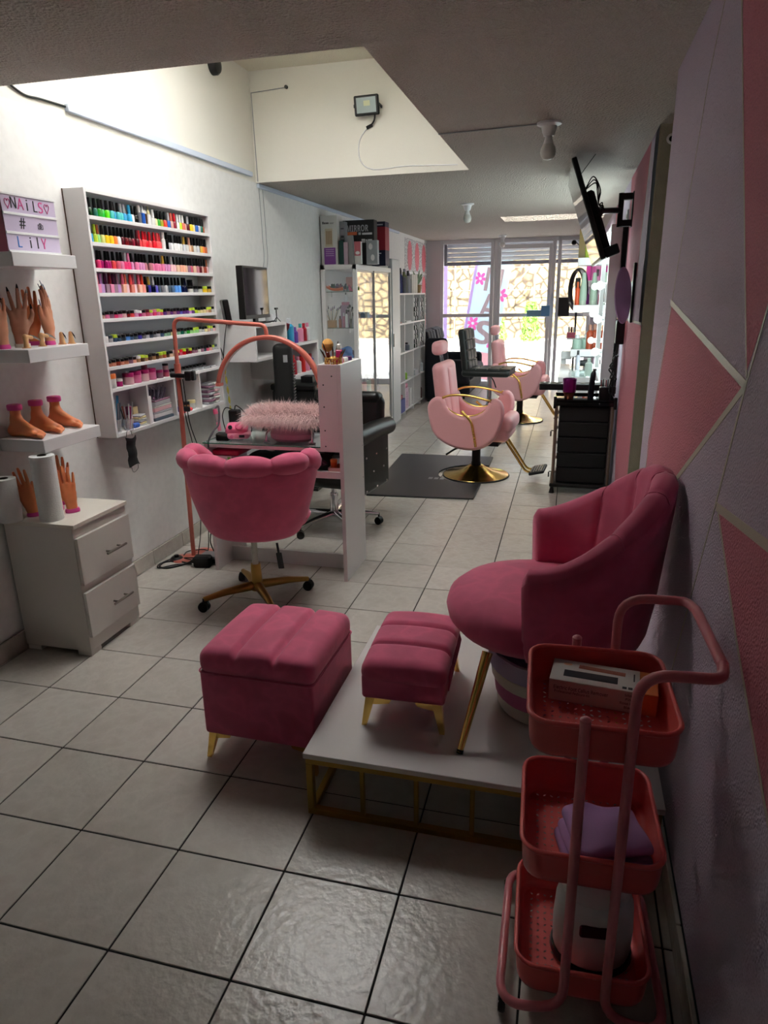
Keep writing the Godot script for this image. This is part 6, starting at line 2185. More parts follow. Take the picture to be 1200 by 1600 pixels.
func simple_bottle(label: String, at: Vector3, h: float, r: float, bc: Color, cc: Color, group := "", called := "bottle") -> Node3D:
	var t := thing(called, label, "bottle", at, 0.0, group)
	var m := Mesher.new()
	m.lathe([Vector2(0, 0), Vector2(r * 0.95, 0), Vector2(r, h * 0.03), Vector2(r, h * 0.68), Vector2(r * 0.45, h * 0.78), Vector2(0, h * 0.78)], Vector3(), 12)
	part(t, "body", m, tint(bc, 0.3))
	m = Mesher.new()
	m.lathe([Vector2(r * 0.5, h * 0.76), Vector2(r * 0.5, h * 0.98), Vector2(r * 0.4, h), Vector2(0, h)], Vector3(), 12)
	part(t, "cap", m, tint(cc, 0.35))
	return t

func carton(called: String, label: String, at: Vector3, s: Vector3, c: Color, turn := 0.0, group := "") -> Node3D:
	var t := thing(called, label, "box", at, turn, group)
	var m := Mesher.new()
	m.box(Vector3(0, s.y / 2, 0), s, 0.001)
	part(t, "carton", m, tint(c, 0.45))
	return t

func patch(t: Node3D, called: String, a: Vector3, b: Vector3, c: Color):
	var m := Mesher.new()
	m.bb(a, b)
	part(t, called, m, tint(c, 0.45))

func television_corner():
	var m: Mesher
	var t := thing("wall_cube", "white open cube on the wall carrying the small television", "wall cube", Vector3(-2.21, 1.115, -4.68))
	open_box(t, Vector3(LX, 1.115, -4.96), Vector3(-2.05, 1.362, -4.40), 0.022, M.white_board)
	t = thing("wall_cube", "lower white open cube on the wall holding coloured bottles", "wall cube", Vector3(-2.21, 0.93, -5.30))
	open_box(t, Vector3(LX, 0.93, -5.63), Vector3(-2.05, 1.19, -4.965), 0.022, M.white_board)
	# television
	t = thing("small_television", "small flat television with a dark glossy screen standing on the wall cube", "television", Vector3(-2.13, 1.362, -4.62), 0.06)
	m = Mesher.new()
	m.bb(Vector3(-0.035, 0.035, 0.232), Vector3(0.012, 0.378, -0.232), 0.004)
	part(t, "housing", m, M.black)
	m = Mesher.new()
	m.bb(Vector3(0.0122, 0.060, 0.218), Vector3(0.0132, 0.365, -0.218))
	part(t, "screen", m, M.screen)
	m = Mesher.new()
	m.bb(Vector3(0.0121, 0.036, 0.231), Vector3(0.0145, 0.058, -0.231), 0.001)
	part(t, "chin", m, M.charcoal)
	m = Mesher.new()
	m.bb(Vector3(-0.07, 0, 0.12), Vector3(0.06, 0.012, -0.12), 0.004)
	m.bb(Vector3(-0.02, 0.01, 0.03), Vector3(0.0, 0.05, -0.03), 0.002)
	part(t, "stand", m, M.black)
	t = thing("router", "black internet router with a coloured sticker beside the small television", "router", Vector3(-2.26, 1.362, -4.44), 0.6)
	m = Mesher.new(Transform3D(Basis(Vector3(0, 0, 1), 0.12), Vector3.ZERO))
	m.bb(Vector3(-0.02, 0, -0.075), Vector3(0.02, 0.165, 0.075), 0.006)
	part(t, "housing", m, M.black)
	m = Mesher.new(Transform3D(Basis(Vector3(0, 0, 1), 0.12), Vector3.ZERO))
	m.bb(Vector3(0.0202, 0.035, -0.065), Vector3(0.021, 0.062, -0.025))
	part(t, "blue_sticker", m, tint(Color(0.10, 0.25, 0.62), 0.4))
	m = Mesher.new(Transform3D(Basis(Vector3(0, 0, 1), 0.12), Vector3.ZERO))
	m.bb(Vector3(0.0202, 0.062, -0.065), Vector3(0.021, 0.082, -0.025))
	part(t, "yellow_sticker", m, tint(Color(0.85, 0.68, 0.10), 0.4))
	t = thing("phone_tripod", "tiny black tripod with tangled leads before the small television", "tripod", Vector3(-2.075, 1.362, -4.84))
	m = Mesher.new()
	for k in 3:
		var a := TAU * k / 3.0
		m.tube([Vector3(cos(a) * 0.03, 0.003, sin(a) * 0.03), Vector3(0, 0.035, 0)], 0.003, 5)
	m.tube([Vector3(0, 0.03, 0), Vector3(0, 0.09, 0)], 0.004, 6)
	m.box(Vector3(0, 0.095, 0), Vector3(0.014, 0.014, 0.04), 0.002)
	part(t, "stand", m, M.black)
	m = Mesher.new()
	m.tube(curve([Vector3(0, 0.005, 0.02), Vector3(0.02, 0.012, 0.09), Vector3(-0.005, 0.006, 0.17), Vector3(0.022, 0.015, 0.25), Vector3(0.0, 0.006, 0.32)], 6), 0.005, 6)
	part(t, "lead", m, M.black)
	carton("signal_box", "small white box on the wall cube beside the small television", Vector3(-2.16, 1.362, -4.925), Vector3(0.06, 0.055, 0.06), Color(0.86, 0.86, 0.87))
	m = Mesher.new()
	m.tube(curve([Vector3(-2.30, 1.37, -4.36), Vector3(-2.32, 1.26, -4.37), Vector3(-2.30, 1.20, -4.38), Vector3(-2.29, 1.14, -4.385), Vector3(-2.295, 1.10, -4.385)], 6), 0.004, 6)
	m.tube(curve([Vector3(-2.24, 1.37, -4.37), Vector3(-2.27, 1.25, -4.375), Vector3(-2.295, 1.12, -4.385)], 6), 0.003, 6)
	m.tube(curve([Vector3(-2.34, 1.36, -4.36), Vector3(-2.35, 1.24, -4.37), Vector3(-2.33, 1.19, -4.375), Vector3(-2.30, 1.13, -4.385)], 6), 0.003, 6)
	solo("router_leads", m, M.black, "tangle of thin black leads hanging under the router", "leads")
	# yellow and white twisted tape hanging on the wall
	m = Mesher.new()
	m.soft()
	var rows := []
	for i in 40:
		var u := i / 39.0
		var a := u * 22.0
		var c := Vector3(-2.30, 1.12, -4.40).lerp(Vector3(-2.33, 0.62, -4.52), u)
		rows.append([c + Vector3(cos(a), 0, sin(a)) * 0.008, c - Vector3(cos(a), 0, sin(a)) * 0.008])
	m.sheet(rows)
	solo("measuring_tape", m, tint(Color(0.86, 0.80, 0.30), 0.5), "twisted yellow tape hanging on the wall below the wall cube", "tape")
	# tower fan
	t = thing("tower_fan", "black tower fan with ribbed sides standing by the left wall", "fan", Vector3(-1.955, 0, -4.63), 0.25)
	m = Mesher.new()
	m.pad(Vector3(0, 0.64, 0), Vector3(0.135, 1.17, 0.13), 0.04, 2)
	part(t, "housing", m, M.black_matte)
	m = Mesher.new()
	for k in 44:
		m.bb(Vector3(0.066, 0.13 + 0.022 * k, -0.055), Vector3(0.074, 0.141 + 0.022 * k, 0.055), 0.002)
	var gr := part(t, "grille_ribs", m, M.charcoal)
	gr.set_meta("kind", "stuff")
	m = Mesher.new()
	m.bb(Vector3(0.01, 1.10, 0.0655), Vector3(0.04, 1.15, 0.067), 0.0005)
	part(t, "control_panel", m, M.grey_board)
	m = Mesher.new()
	m.lathe([Vector2(0, 0), Vector2(0.13, 0), Vector2(0.13, 0.02), Vector2(0.05, 0.06), Vector2(0, 0.06)], Vector3(), 24)
	part(t, "base", m, M.black)
	t = thing("black_drawer_tower", "black plastic drawer tower on the floor under the lower wall cube", "drawers", Vector3(-2.10, 0, -5.30))
	for k in 4:
		m = Mesher.new()
		m.box(Vector3(0, 0.115 + 0.205 * k, 0), Vector3(0.36, 0.19, 0.34), 0.012)
		part(t, "drawer", m, M.black)
	m = Mesher.new()
	m.box(Vector3(0, 0.85, 0), Vector3(0.38, 0.05, 0.36), 0.012)
	part(t, "top", m, M.black)
	m = Mesher.new()
	m.box(Vector3(0, 0.01, 0), Vector3(0.34, 0.02, 0.32), 0.002)
	part(t, "plinth", m, M.black)
	carton("black_case", "small black case on top of the black drawer tower", Vector3(-2.02, 0.875, -5.30), Vector3(0.10, 0.05, 0.12), Color(0.04, 0.04, 0.045))
	# bottles on and in the lower cube
	simple_bottle("turquoise hand gel bottle on top of the lower wall cube", Vector3(-2.10, 1.19, -5.13), 0.19, 0.036, Color(0.20, 0.62, 0.80), Color(0.85, 0.88, 0.90))
	t = thing("red_brush", "deep red round dusting brush on top of the lower wall cube", "brush", Vector3(-2.10, 1.19, -5.03))
	m = Mesher.new()
	m.tube([Vector3(0, 0, 0), Vector3(0, 0.09, 0)], [0.012, 0.009], 8)
	part(t, "handle", m, M.black)
	m = Mesher.new()
	m.lathe([Vector2(0.012, 0.085), Vector2(0.04, 0.12), Vector2(0.045, 0.15), Vector2(0.0, 0.165)], Vector3(), 14)
	part(t, "bristles", m, tint(Color(0.45, 0.05, 0.12), 0.8))
	simple_bottle("purple bottle beside the turquoise gel on the lower wall cube", Vector3(-2.09, 1.19, -5.21), 0.12, 0.028, Color(0.42, 0.26, 0.62), Color(0.5, 0.35, 0.7))
	simple_bottle("white squeeze bottle at the back of the lower wall cube's top", Vector3(-2.15, 1.19, -5.08), 0.10, 0.025, Color(0.85, 0.85, 0.86), Color(0.1, 0.1, 0.12))
	var cl := [["teal", Color(0.25, 0.65, 0.62)], ["crimson", Color(0.62, 0.08, 0.16)], ["white", Color(0.86, 0.86, 0.86)], ["red", Color(0.80, 0.15, 0.14)], ["pink", Color(0.86, 0.55, 0.66)], ["blue", Color(0.14, 0.25, 0.62)]]
	for i in 6:
		simple_bottle("%s bottle standing inside the lower wall cube" % cl[i][0], Vector3(-2.09, 0.952, -5.05 - 0.095 * i), 0.17 - 0.02 * (i % 3), 0.03, cl[i][1], cl[(i + 2) % 6][1], "bottles in the lower wall cube")
	for i in 3:
		simple_bottle("%s-capped bottle on the far end of the lower wall cube" % ["teal", "crimson", "pink"][i], Vector3(-2.10, 1.19, -5.36 - 0.08 * i), 0.14, 0.026, [cl[4][1], cl[1][1], cl[2][1]][i], [cl[0][1], cl[1][1], cl[4][1]][i], "bottles on the lower wall cube")
	# wall conduit and leads
	t = thing("cable_trunking", "white plastic cable trunking running along the left wall below the ceiling", "trunking", Vector3(LX, 2.33, -4.2))
	m = at_world(t)
	m.bb(Vector3(LX, 2.392, -3.17), Vector3(LX + 0.022, 2.424, -5.20), 0.002)
	part(t, "trunk", m, tint(Color(0.80, 0.84, 0.90), 0.4))
	t = thing("cable_trunking", "white cable trunking along the left wall above the display cabinet", "trunking", Vector3(LX, 2.33, -6.4))
	m = at_world(t)
	m.bb(Vector3(LX, 2.330, -5.30), Vector3(LX + 0.022, 2.360, -9.9), 0.002)
	part(t, "trunk", m, tint(Color(0.80, 0.84, 0.90), 0.4))
	m = Mesher.new()
	m.tube(curve([Vector3(LX + 0.006, 2.412, -3.17), Vector3(LX + 0.008, 2.405, -3.0), Vector3(LX + 0.006, 2.40, -2.90), Vector3(LX + 0.008, 2.43, -2.78), Vector3(LX + 0.006, 2.44, -2.66)], 6), 0.005, 6)
	solo("supply_cable", m, M.charcoal, "dark cable leaving the trunking towards the near end of the left wall", "cable")
	for q in [[-5.33, "thin wire running down the left wall to the small television"], [-5.40, "second thin wire running down the wall behind the television"]]:
		m = Mesher.new()
		m.tube(curve([Vector3(LX + 0.004, 2.34, q[0]), Vector3(LX + 0.004, 2.0, q[0] - 0.01), Vector3(LX + 0.005, 1.75, q[0] + 0.02), Vector3(LX + 0.01, 1.42, q[0] + 0.35)], 5), 0.0025, 5)
		solo("wall_wire", m, M.grey_board, q[1], "wire")

func display_cabinets():
	var m: Mesher
	var t := thing("glass_cabinet", "tall white-framed glass display cabinet along the left wall", "display cabinet", Vector3(-2.185, 0, -7.31))
	var a := Vector3(LX + 0.01, 0, -8.0)
	var b := Vector3(-2.0, 1.82, -6.63)
	for x in [a.x + 0.02, b.x - 0.02]:
		for z in [a.z + 0.02, b.z - 0.02]:
			m = at_world(t)
			m.bb(Vector3(x - 0.02, 0, z - 0.02), Vector3(x + 0.02, 1.82, z + 0.02), 0.002)
			part(t, "corner_post", m, M.silver_frame if x > -2.1 and z < -7 else M.white_board)
	m = at_world(t)
	m.bb(Vector3(a.x, 1.775, a.z), Vector3(b.x, 1.82, b.z), 0.002)
	part(t, "top_frame", m, M.white_board)
	m = at_world(t)
	m.bb(Vector3(a.x, 0.02, a.z), Vector3(b.x, 0.14, b.z), 0.002)
	part(t, "plinth", m, M.white_board)
	m = at_world(t)
	m.bb(Vector3(a.x, 0.14, a.z + 0.04), Vector3(a.x + 0.008, 1.775, b.z - 0.04))
	part(t, "back_panel", m, M.white_board)
	m = at_world(t)
	m.bb(Vector3(a.x + 0.04, 0.14, b.z - 0.018), Vector3(b.x - 0.04, 1.775, b.z - 0.013))
	part(t, "end_pane", m, M.cabinet_glass)
	for k in 2:
		var z0 := lerpf(b.z - 0.04, a.z + 0.04, k * 0.5)
		var z1 := lerpf(b.z - 0.04, a.z + 0.04, (k + 1) * 0.5)
		m = at_world(t)
		for z in [z0, z1]:
			m.bb(Vector3(b.x - 0.03 + 0.01 * k, 0.14, z - 0.012 if z == z0 else z), Vector3(b.x - 0.02 + 0.01 * k, 1.775, z if z == z0 else z + 0.012))
		m.bb(Vector3(b.x - 0.03 + 0.01 * k, 0.14, z0), Vector3(b.x - 0.02 + 0.01 * k, 0.16, z1))
		m.bb(Vector3(b.x - 0.03 + 0.01 * k, 1.755, z0), Vector3(b.x - 0.02 + 0.01 * k, 1.775, z1))
		var d := part(t, "sliding_door", m, M.silver_frame)
		m = at_world(t)
		m.bb(Vector3(b.x - 0.027 + 0.01 * k, 0.16, z0 - 0.012), Vector3(b.x - 0.023 + 0.01 * k, 1.755, z1 + 0.012))
		part(d, "pane", m, M.cabinet_glass)
	for y in [1.575, 1.235, 0.90, 0.52]:
		m = at_world(t)
		m.bb(Vector3(a.x + 0.01, y - 0.006, a.z + 0.03), Vector3(b.x - 0.05, y, b.z - 0.03))
		var s := part(t, "glass_shelf", m, M.cabinet_glass)
		m = at_world(t)
		m.bb(Vector3(a.x + 0.01, y - 0.006, b.z - 0.0295), Vector3(b.x - 0.05, y, b.z - 0.028))
		part(s, "front_edge", m, M.glass_edge)
		for x in [-2.30, -2.12]:
			m = at_world(t)
			m.bb(Vector3(x, y - 0.05, -6.85), Vector3(x + 0.008, y - 0.006, -6.75))
			part(s, "bracket", m, M.white_plastic)
	cabinet_contents()
	cabinet_boxes()
	# end unit and cube shelving
	t = thing("end_cabinet", "narrow grey-white upright cabinet between the glass cabinet and cube shelving", "cabinet", Vector3(-2.185, 0, -8.2))
	m = at_world(t)
	m.bb(Vector3(LX + 0.01, 0.0, -8.39), Vector3(-2.005, 1.925, -8.01), 0.003)
	part(t, "carcass", m, M.grey_board)
	m = at_world(t)
	m.bb(Vector3(-2.005, 0.04, -8.385), Vector3(-1.99, 1.92, -8.015), 0.002)
	var dr := part(t, "door", m, mat("pale_door", Color(0.74, 0.76, 0.77), 0.4))
	m = at_world(t)
	m.bb(Vector3(-1.99, 0.95, -8.04), Vector3(-1.978, 1.10, -8.03), 0.002)
	part(dr, "handle", m, M.steel)
	t = thing("cube_shelving", "white four-column cube shelving along the left wall", "shelving", Vector3(-2.215, 0, -9.33))
	var zs := [-8.405, -8.93, -9.46, -9.92, -10.25]
	for z in zs:
		m = at_world(t)
		m.bb(Vector3(LX + 0.005, 0, z - 0.011), Vector3(-2.06, 1.55, z + 0.011), 0.001)
		part(t, "upright", m, M.white_board)
	for y in [0.055, 0.44, 0.81, 1.175, 1.54]:
		for k in 4:
			m = at_world(t)
			m.bb(Vector3(LX + 0.005, y - 0.01, zs[k + 1] + 0.011), Vector3(-2.06, y + 0.01, zs[k] - 0.011), 0.001)
			part(t, "shelf", m, M.white_board)
	m = at_world(t)
	m.bb(Vector3(LX + 0.004, 0.05, zs[4]), Vector3(LX + 0.009, 1.54, zs[0]))
	part(t, "back_panel", m, M.off_white)
	cube_contents(zs)
	posters()

func cabinet_contents():
	var m: Mesher
	var t: Node3D
	# top shelf: orange tray with clips
	t = thing("orange_tray", "bright orange curved tray on the cabinet's highest glass shelf", "tray", Vector3(-2.24, 1.575, -6.72))
	m = Mesher.new()
	m.soft()
	var rows := []
	for i in 9:
		var u := i / 8.0
		var row := []
		for q in [[-0.05, 0.03], [-0.04, 0.004], [0.04, 0.004], [0.05, 0.03]]:
			row.append(Vector3(lerpf(-0.09, 0.09, u), q[1] + 0.035 * pow(absf(u - 0.6) * 1.6, 2.0), q[0]))
		rows.append(row)
	m.sheet(rows)
	part(t, "tray", m, tint(Color(0.93, 0.42, 0.20), 0.4))
	var cc := [["dark green", Color(0.12, 0.24, 0.20)], ["purple", Color(0.36, 0.24, 0.44)], ["wine", Color(0.42, 0.14, 0.26)], ["navy", Color(0.12, 0.14, 0.26)], ["slate", Color(0.28, 0.32, 0.36)], ["sea green", Color(0.36, 0.60, 0.52)], ["magenta", Color(0.80, 0.20, 0.44)], ["lime", Color(0.55, 0.68, 0.16)]]
	for i in 8:
		t = thing("hair_claw", "%s plastic hair claw in the cabinet's top row" % cc[i][0], "hair claw", Vector3(-2.27 + 0.032 * i, 1.575 + (0.012 if i < 4 else 0.0), -6.73 - 0.03 * (i % 2)), 0.4 * i)
		for s in [-1.0, 1.0]:
			m = Mesher.new()
			m.flat()
			var pl := PackedVector2Array([Vector2(-0.03, 0.0), Vector2(-0.026, 0.03), Vector2(-0.014, 0.042), Vector2(-0.008, 0.06), Vector2(0.006, 0.064), Vector2(0.012, 0.042), Vector2(0.026, 0.028), Vector2(0.03, 0.0), Vector2(0.02, 0.012), Vector2(0.01, 0.0), Vector2(0.0, 0.012), Vector2(-0.01, 0.0), Vector2(-0.02, 0.012)])
			m.prism(pl, -0.003, 0.003, Transform3D(Basis(Vector3.RIGHT, 0.35 * s), Vector3(0, 0.002, 0.012 * s)))
			part(t, "jaw", m, tint(cc[i][1], 0.4))
	# second shelf: brushes, palette, cosmetics
	t = thing("wooden_brush_box", "small wooden box of paint brushes on the cabinet's second glass shelf", "brush box", Vector3(-2.285, 1.235, -6.71))
	m = Mesher.new()
	m.box(Vector3(0, 0.035, 0), Vector3(0.08, 0.07, 0.06), 0.002)
	part(t, "box", m, tint(Color(0.74, 0.60, 0.44), 0.7))
	for i in 9:
		m = Mesher.new()
		var p := Vector3(-0.03 + 0.0075 * i, 0.06, 0.01 * (i % 3 - 1))
		var e := p + Vector3(-0.04 + 0.012 * i, 0.10 + 0.01 * (i % 3), 0)
		m.tube([p, e], 0.003, 5)
		var br := part(t, "brush", m, tint([Color(0.78, 0.66, 0.46), Color(0.2, 0.3, 0.26), Color(0.85, 0.82, 0.72)][i % 3], 0.5))
		m = Mesher.new()
		m.tube([e, e + (e - p).normalized() * 0.03], [0.006, 0.002], 6)
		part(br, "bristles", m, tint([Color(0.10, 0.10, 0.10), Color(0.45, 0.30, 0.5)][i % 2], 0.8))
	carton("mauve_palette", "mauve makeup palette standing on the cabinet's second glass shelf", Vector3(-2.17, 1.235, -6.80), Vector3(0.10, 0.21, 0.02), Color(0.62, 0.50, 0.62))
	carton("pink_gift_box", "little pink box above the mauve palette in the glass cabinet", Vector3(-2.17, 1.445, -6.80), Vector3(0.07, 0.03, 0.04), Color(0.72, 0.45, 0.56))
	simple_bottle("slim white bottle on the little pink box", Vector3(-2.165, 1.475, -6.80), 0.09, 0.014, Color(0.85, 0.86, 0.88), Color(0.2, 0.2, 0.25))
	for i in 5:
		var c = [["rust", Color(0.62, 0.36, 0.28)], ["dusty pink", Color(0.72, 0.46, 0.56)], ["white", Color(0.85, 0.87, 0.88)], ["black", Color(0.06, 0.06, 0.07)], ["silver", Color(0.6, 0.62, 0.65)]][i]
		simple_bottle("%s cosmetic tube on the cabinet's second glass shelf" % c[0], Vector3(-2.20 + 0.034 * i, 1.235, -6.70 - 0.02 * (i % 2)), 0.11 + 0.03 * (i % 3), 0.015, c[1], [Color(0.1, 0.1, 0.1), Color(0.8, 0.8, 0.82)][i % 2], "cosmetic tubes on the second glass shelf")
	t = thing("brush_bundle", "bundle of silver makeup brushes standing in the glass cabinet", "makeup brushes", Vector3(-2.085, 1.235, -6.70))
	for i in 8:
		m = Mesher.new()
		var an := TAU * i / 8.0
		var e := Vector3(cos(an) * 0.03, 0.15 + 0.02 * (i % 3), sin(an) * 0.03)
		m.tube([Vector3(cos(an) * 0.008, 0, sin(an) * 0.008), e], 0.0035, 5)
		var br := part(t, "brush", m, M.steel)
		m = Mesher.new()
		m.ball(e + Vector3(0, 0.012, 0), Vector3(0.010, 0.016, 0.010), 8)
		part(br, "bristles", m, M.black_matte)
	# third shelf: blue bag, white jars
	t = thing("blue_pouch", "bright blue quilted pouch on the cabinet's third glass shelf", "pouch", Vector3(-2.14, 0.90, -6.73), 0.2)
	var cb := Crumple.new()
	m = Mesher.new(Transform3D(Basis(Vector3(0, 0, 1), 0.2), Vector3(0, 0.012, 0)))
	m.pad(Vector3(0, 0.07, 0), Vector3(0.12, 0.13, 0.08), 0.03, 5, cb)
	part(t, "pouch", m, tint(Color(0.14, 0.40, 0.72), 0.45))
	for i in 5:
		var c = [["sage", Color(0.6, 0.70, 0.62)], ["rose", Color(0.80, 0.45, 0.55)], ["white", Color(0.85, 0.86, 0.85)], ["plum", Color(0.3, 0.12, 0.3)], ["green", Color(0.2, 0.45, 0.3)]][i]
		simple_bottle("%s bottle beside the blue pouch in the glass cabinet" % c[0], Vector3(-2.30 + 0.055 * i, 0.90, -6.84 - 0.02 * (i % 2)), 0.12 + 0.02 * (i % 2), 0.022, c[1], Color(0.85, 0.85, 0.86), "bottles beside the blue pouch")
	# things further in, seen through the doors
	for r in 3:
		for i in 5:
			var c = [["amber", Color(0.70, 0.45, 0.20)], ["navy", Color(0.10, 0.14, 0.32)], ["cream", Color(0.86, 0.80, 0.66)], ["red", Color(0.70, 0.12, 0.14)], ["pale green", Color(0.62, 0.74, 0.60)]][(i + r) % 5]
			simple_bottle("%s product bottle further back on the cabinet's %s glass shelf" % [c[0], ["second", "third", "lowest"][r]], Vector3(-2.12, [1.235, 0.90, 0.52][r], -7.05 - 0.17 * i), 0.16, 0.028, c[1], Color(0.15, 0.15, 0.16), "bottles behind the cabinet's sliding doors")
	for i in 6:
		var c = [["blush", Color(0.86, 0.62, 0.60)], ["white", Color(0.85, 0.85, 0.86)], ["blue", Color(0.25, 0.42, 0.72)]][i % 3]
		carton("product_carton", "%s product carton behind the cabinet's sliding doors, %s" % [c[0], "upper row" if i < 3 else "lower row"], Vector3(-2.18, 1.575 if i < 3 else 0.14, -7.1 - 0.24 * (i % 3)), Vector3(0.12, 0.14, 0.09), c[1])

func cabinet_boxes():
	var y := 1.82
	# tall white carton with purple panel
	var t := carton("lamp_carton", "tall white carton with a purple panel on the glass cabinet", Vector3(-2.275, y, -6.76), Vector3(0.165, 0.44, 0.16), Color(0.86, 0.86, 0.84))
	patch(t, "purple_panel", Vector3(-0.055, 0.005, 0.0802), Vector3(0.060, 0.155, 0.0812), Color(0.52, 0.26, 0.62))
	patch(t, "label_frame", Vector3(-0.04, 0.165, 0.0802), Vector3(0.035, 0.325, 0.0808), Color(0.80, 0.76, 0.66))
	for q in [[-0.062, 0.365, 0.012, 0.022], [-0.046, 0.365, 0.012, 0.016], [-0.030, 0.365, 0.012, 0.016], [-0.014, 0.365, 0.012, 0.016], [0.008, 0.375, 0.045, 0.003], [0.008, 0.366, 0.04, 0.003]]:
		patch(t, "print_mark", Vector3(q[0], q[1], 0.0802), Vector3(q[0] + q[2], q[1] + q[3], 0.0808), Color(0.20, 0.18, 0.18))
	for k in 4:
		patch(t, "print_line", Vector3(-0.028 + 0.015 * k, 0.185, 0.0808), Vector3(-0.020 + 0.015 * k, 0.305, 0.0812), Color(0.62, 0.48, 0.34))
	for k in 4:
		patch(t, "print_line", Vector3(-0.04, 0.135 - 0.018 * k, 0.0813), Vector3(0.045, 0.141 - 0.018 * k, 0.0816), Color(0.78, 0.66, 0.84))
	# mirror carton
	t = carton("mirror_carton", "big black carton printed MIRROR on the glass cabinet", Vector3(-2.03, y, -6.90), Vector3(0.31, 0.405, 0.12), Color(0.045, 0.045, 0.05))
	letters(t, "MIRROR", 0.058, tint(Color(0.70, 0.70, 0.72), 0.4), Transform3D(Basis(), Vector3(-0.01, 0.33, 0.0608)), "lettering", 0.215, 0.0008, true)
	patch(t, "orange_tag", Vector3(-0.115, 0.272, 0.0602), Vector3(-0.015, 0.30, 0.0610), Color(0.86, 0.42, 0.22))
	for q in [[0.0, 0.272, 0.024, 0.022], [0.036, 0.272, 0.10, 0.018], [0.03, 0.20, 0.035, 0.034], [0.072, 0.20, 0.016, 0.028], [0.095, 0.20, 0.04, 0.030]]:
		patch(t, "print_mark", Vector3(q[0], q[1], 0.0602), Vector3(q[0] + q[2], q[1] + q[3], 0.0610), Color(0.84, 0.84, 0.85))
	patch(t, "grey_side", Vector3(-0.1565, 0.0, -0.06), Vector3(-0.1555, 0.405, 0.06), Color(0.55, 0.55, 0.57))
	t = carton("speaker_carton", "narrow grey carton standing left of the mirror carton", Vector3(-2.165, y, -6.80), Vector3(0.05, 0.39, 0.10), Color(0.56, 0.56, 0.58))
	for q in [[0.20, 0.03], [0.245, 0.02], [0.32, 0.012]]:
		patch(t, "print_mark", Vector3(-0.014, q[0], 0.0502), Vector3(0.016, q[0] + q[1], 0.0508), Color(0.25, 0.25, 0.28))
	# small cartons in front
	carton("green_carton", "small dark green carton in front of the grey one", Vector3(-2.155, y, -6.70), Vector3(0.042, 0.215, 0.05), Color(0.08, 0.28, 0.25))
	carton("blossom_carton", "small pale pink speckled carton beside the green one", Vector3(-2.112, y, -6.70), Vector3(0.04, 0.20, 0.05), Color(0.80, 0.70, 0.76))
	t = carton("grey_carton", "leaning light grey carton in front of the mirror carton", Vector3(-2.062, y, -6.72), Vector3(0.05, 0.26, 0.05), Color(0.64, 0.64, 0.65))
	t.rotation.z = 0.06
	t = carton("rose_carton", "small rose and white carton with a mirror drawing", Vector3(-1.988, y, -6.68), Vector3(0.062, 0.20, 0.05), Color(0.84, 0.84, 0.82))
	patch(t, "rose_panel", Vector3(-0.0312, 0.075, 0.0252), Vector3(0.0312, 0.2005, 0.026), Color(0.80, 0.42, 0.46))
	var m := Mesher.new(Transform3D(Basis(Vector3.RIGHT, PI / 2), Vector3(0.0, 0.10, 0.0262)))
	m.lathe([Vector2(0, 0.0006), Vector2(0.022, 0.0006), Vector2(0.022, 0)], Vector3(), 18, 1.0, 0.7)
	part(t, "mirror_print", m, M.white_plastic)
	t = carton("lens_carton", "grey carton with round mirror pictures beside the rose one", Vector3(-2.02 + 0.14, y, -6.80), Vector3(0.11, 0.215, 0.06), Color(0.62, 0.64, 0.66))
	for k in 2:
		m = Mesher.new(Transform3D(Basis(Vector3.RIGHT, PI / 2), Vector3(-0.012 + 0.02 * k, 0.16 - 0.1 * k, 0.0305)))
		m.lathe([Vector2(0, 0.0006), Vector2(0.024, 0.0006), Vector2(0.024, 0)], Vector3(), 18, 0.8, 1.2)
		part(t, "mirror_print", m, M.white_plastic)
	t = carton("dryer_carton", "tall dark blue and red carton on the glass cabinet", Vector3(-1.935, y, -7.30), Vector3(0.145, 0.42, 0.16), Color(0.08, 0.10, 0.20))
	patch(t, "red_picture", Vector3(-0.060, 0.15, 0.0802), Vector3(0.0735, 0.37, 0.081), Color(0.58, 0.14, 0.20))
	patch(t, "red_side", Vector3(0.0727, 0.15, -0.08), Vector3(0.0735, 0.37, 0.08), Color(0.58, 0.14, 0.20))
	for q in [[-0.045, 0.385, 0.095, 0.012], [-0.02, 0.115, 0.05, 0.010], [-0.02, 0.095, 0.03, 0.006]]:
		patch(t, "print_mark", Vector3(q[0], q[1], 0.0802), Vector3(q[0] + q[2], q[1] + q[3], 0.0812), Color(0.72, 0.72, 0.76))
	t = carton("note_block", "low grey case with a white paper label on the cabinet's edge", Vector3(-2.04, y, -7.62), Vector3(0.10, 0.09, 0.4), Color(0.60, 0.60, 0.60))
	patch(t, "paper_label", Vector3(0.0502, 0.01, -0.05), Vector3(0.0512, 0.06, 0.05), Color(0.88, 0.87, 0.84))

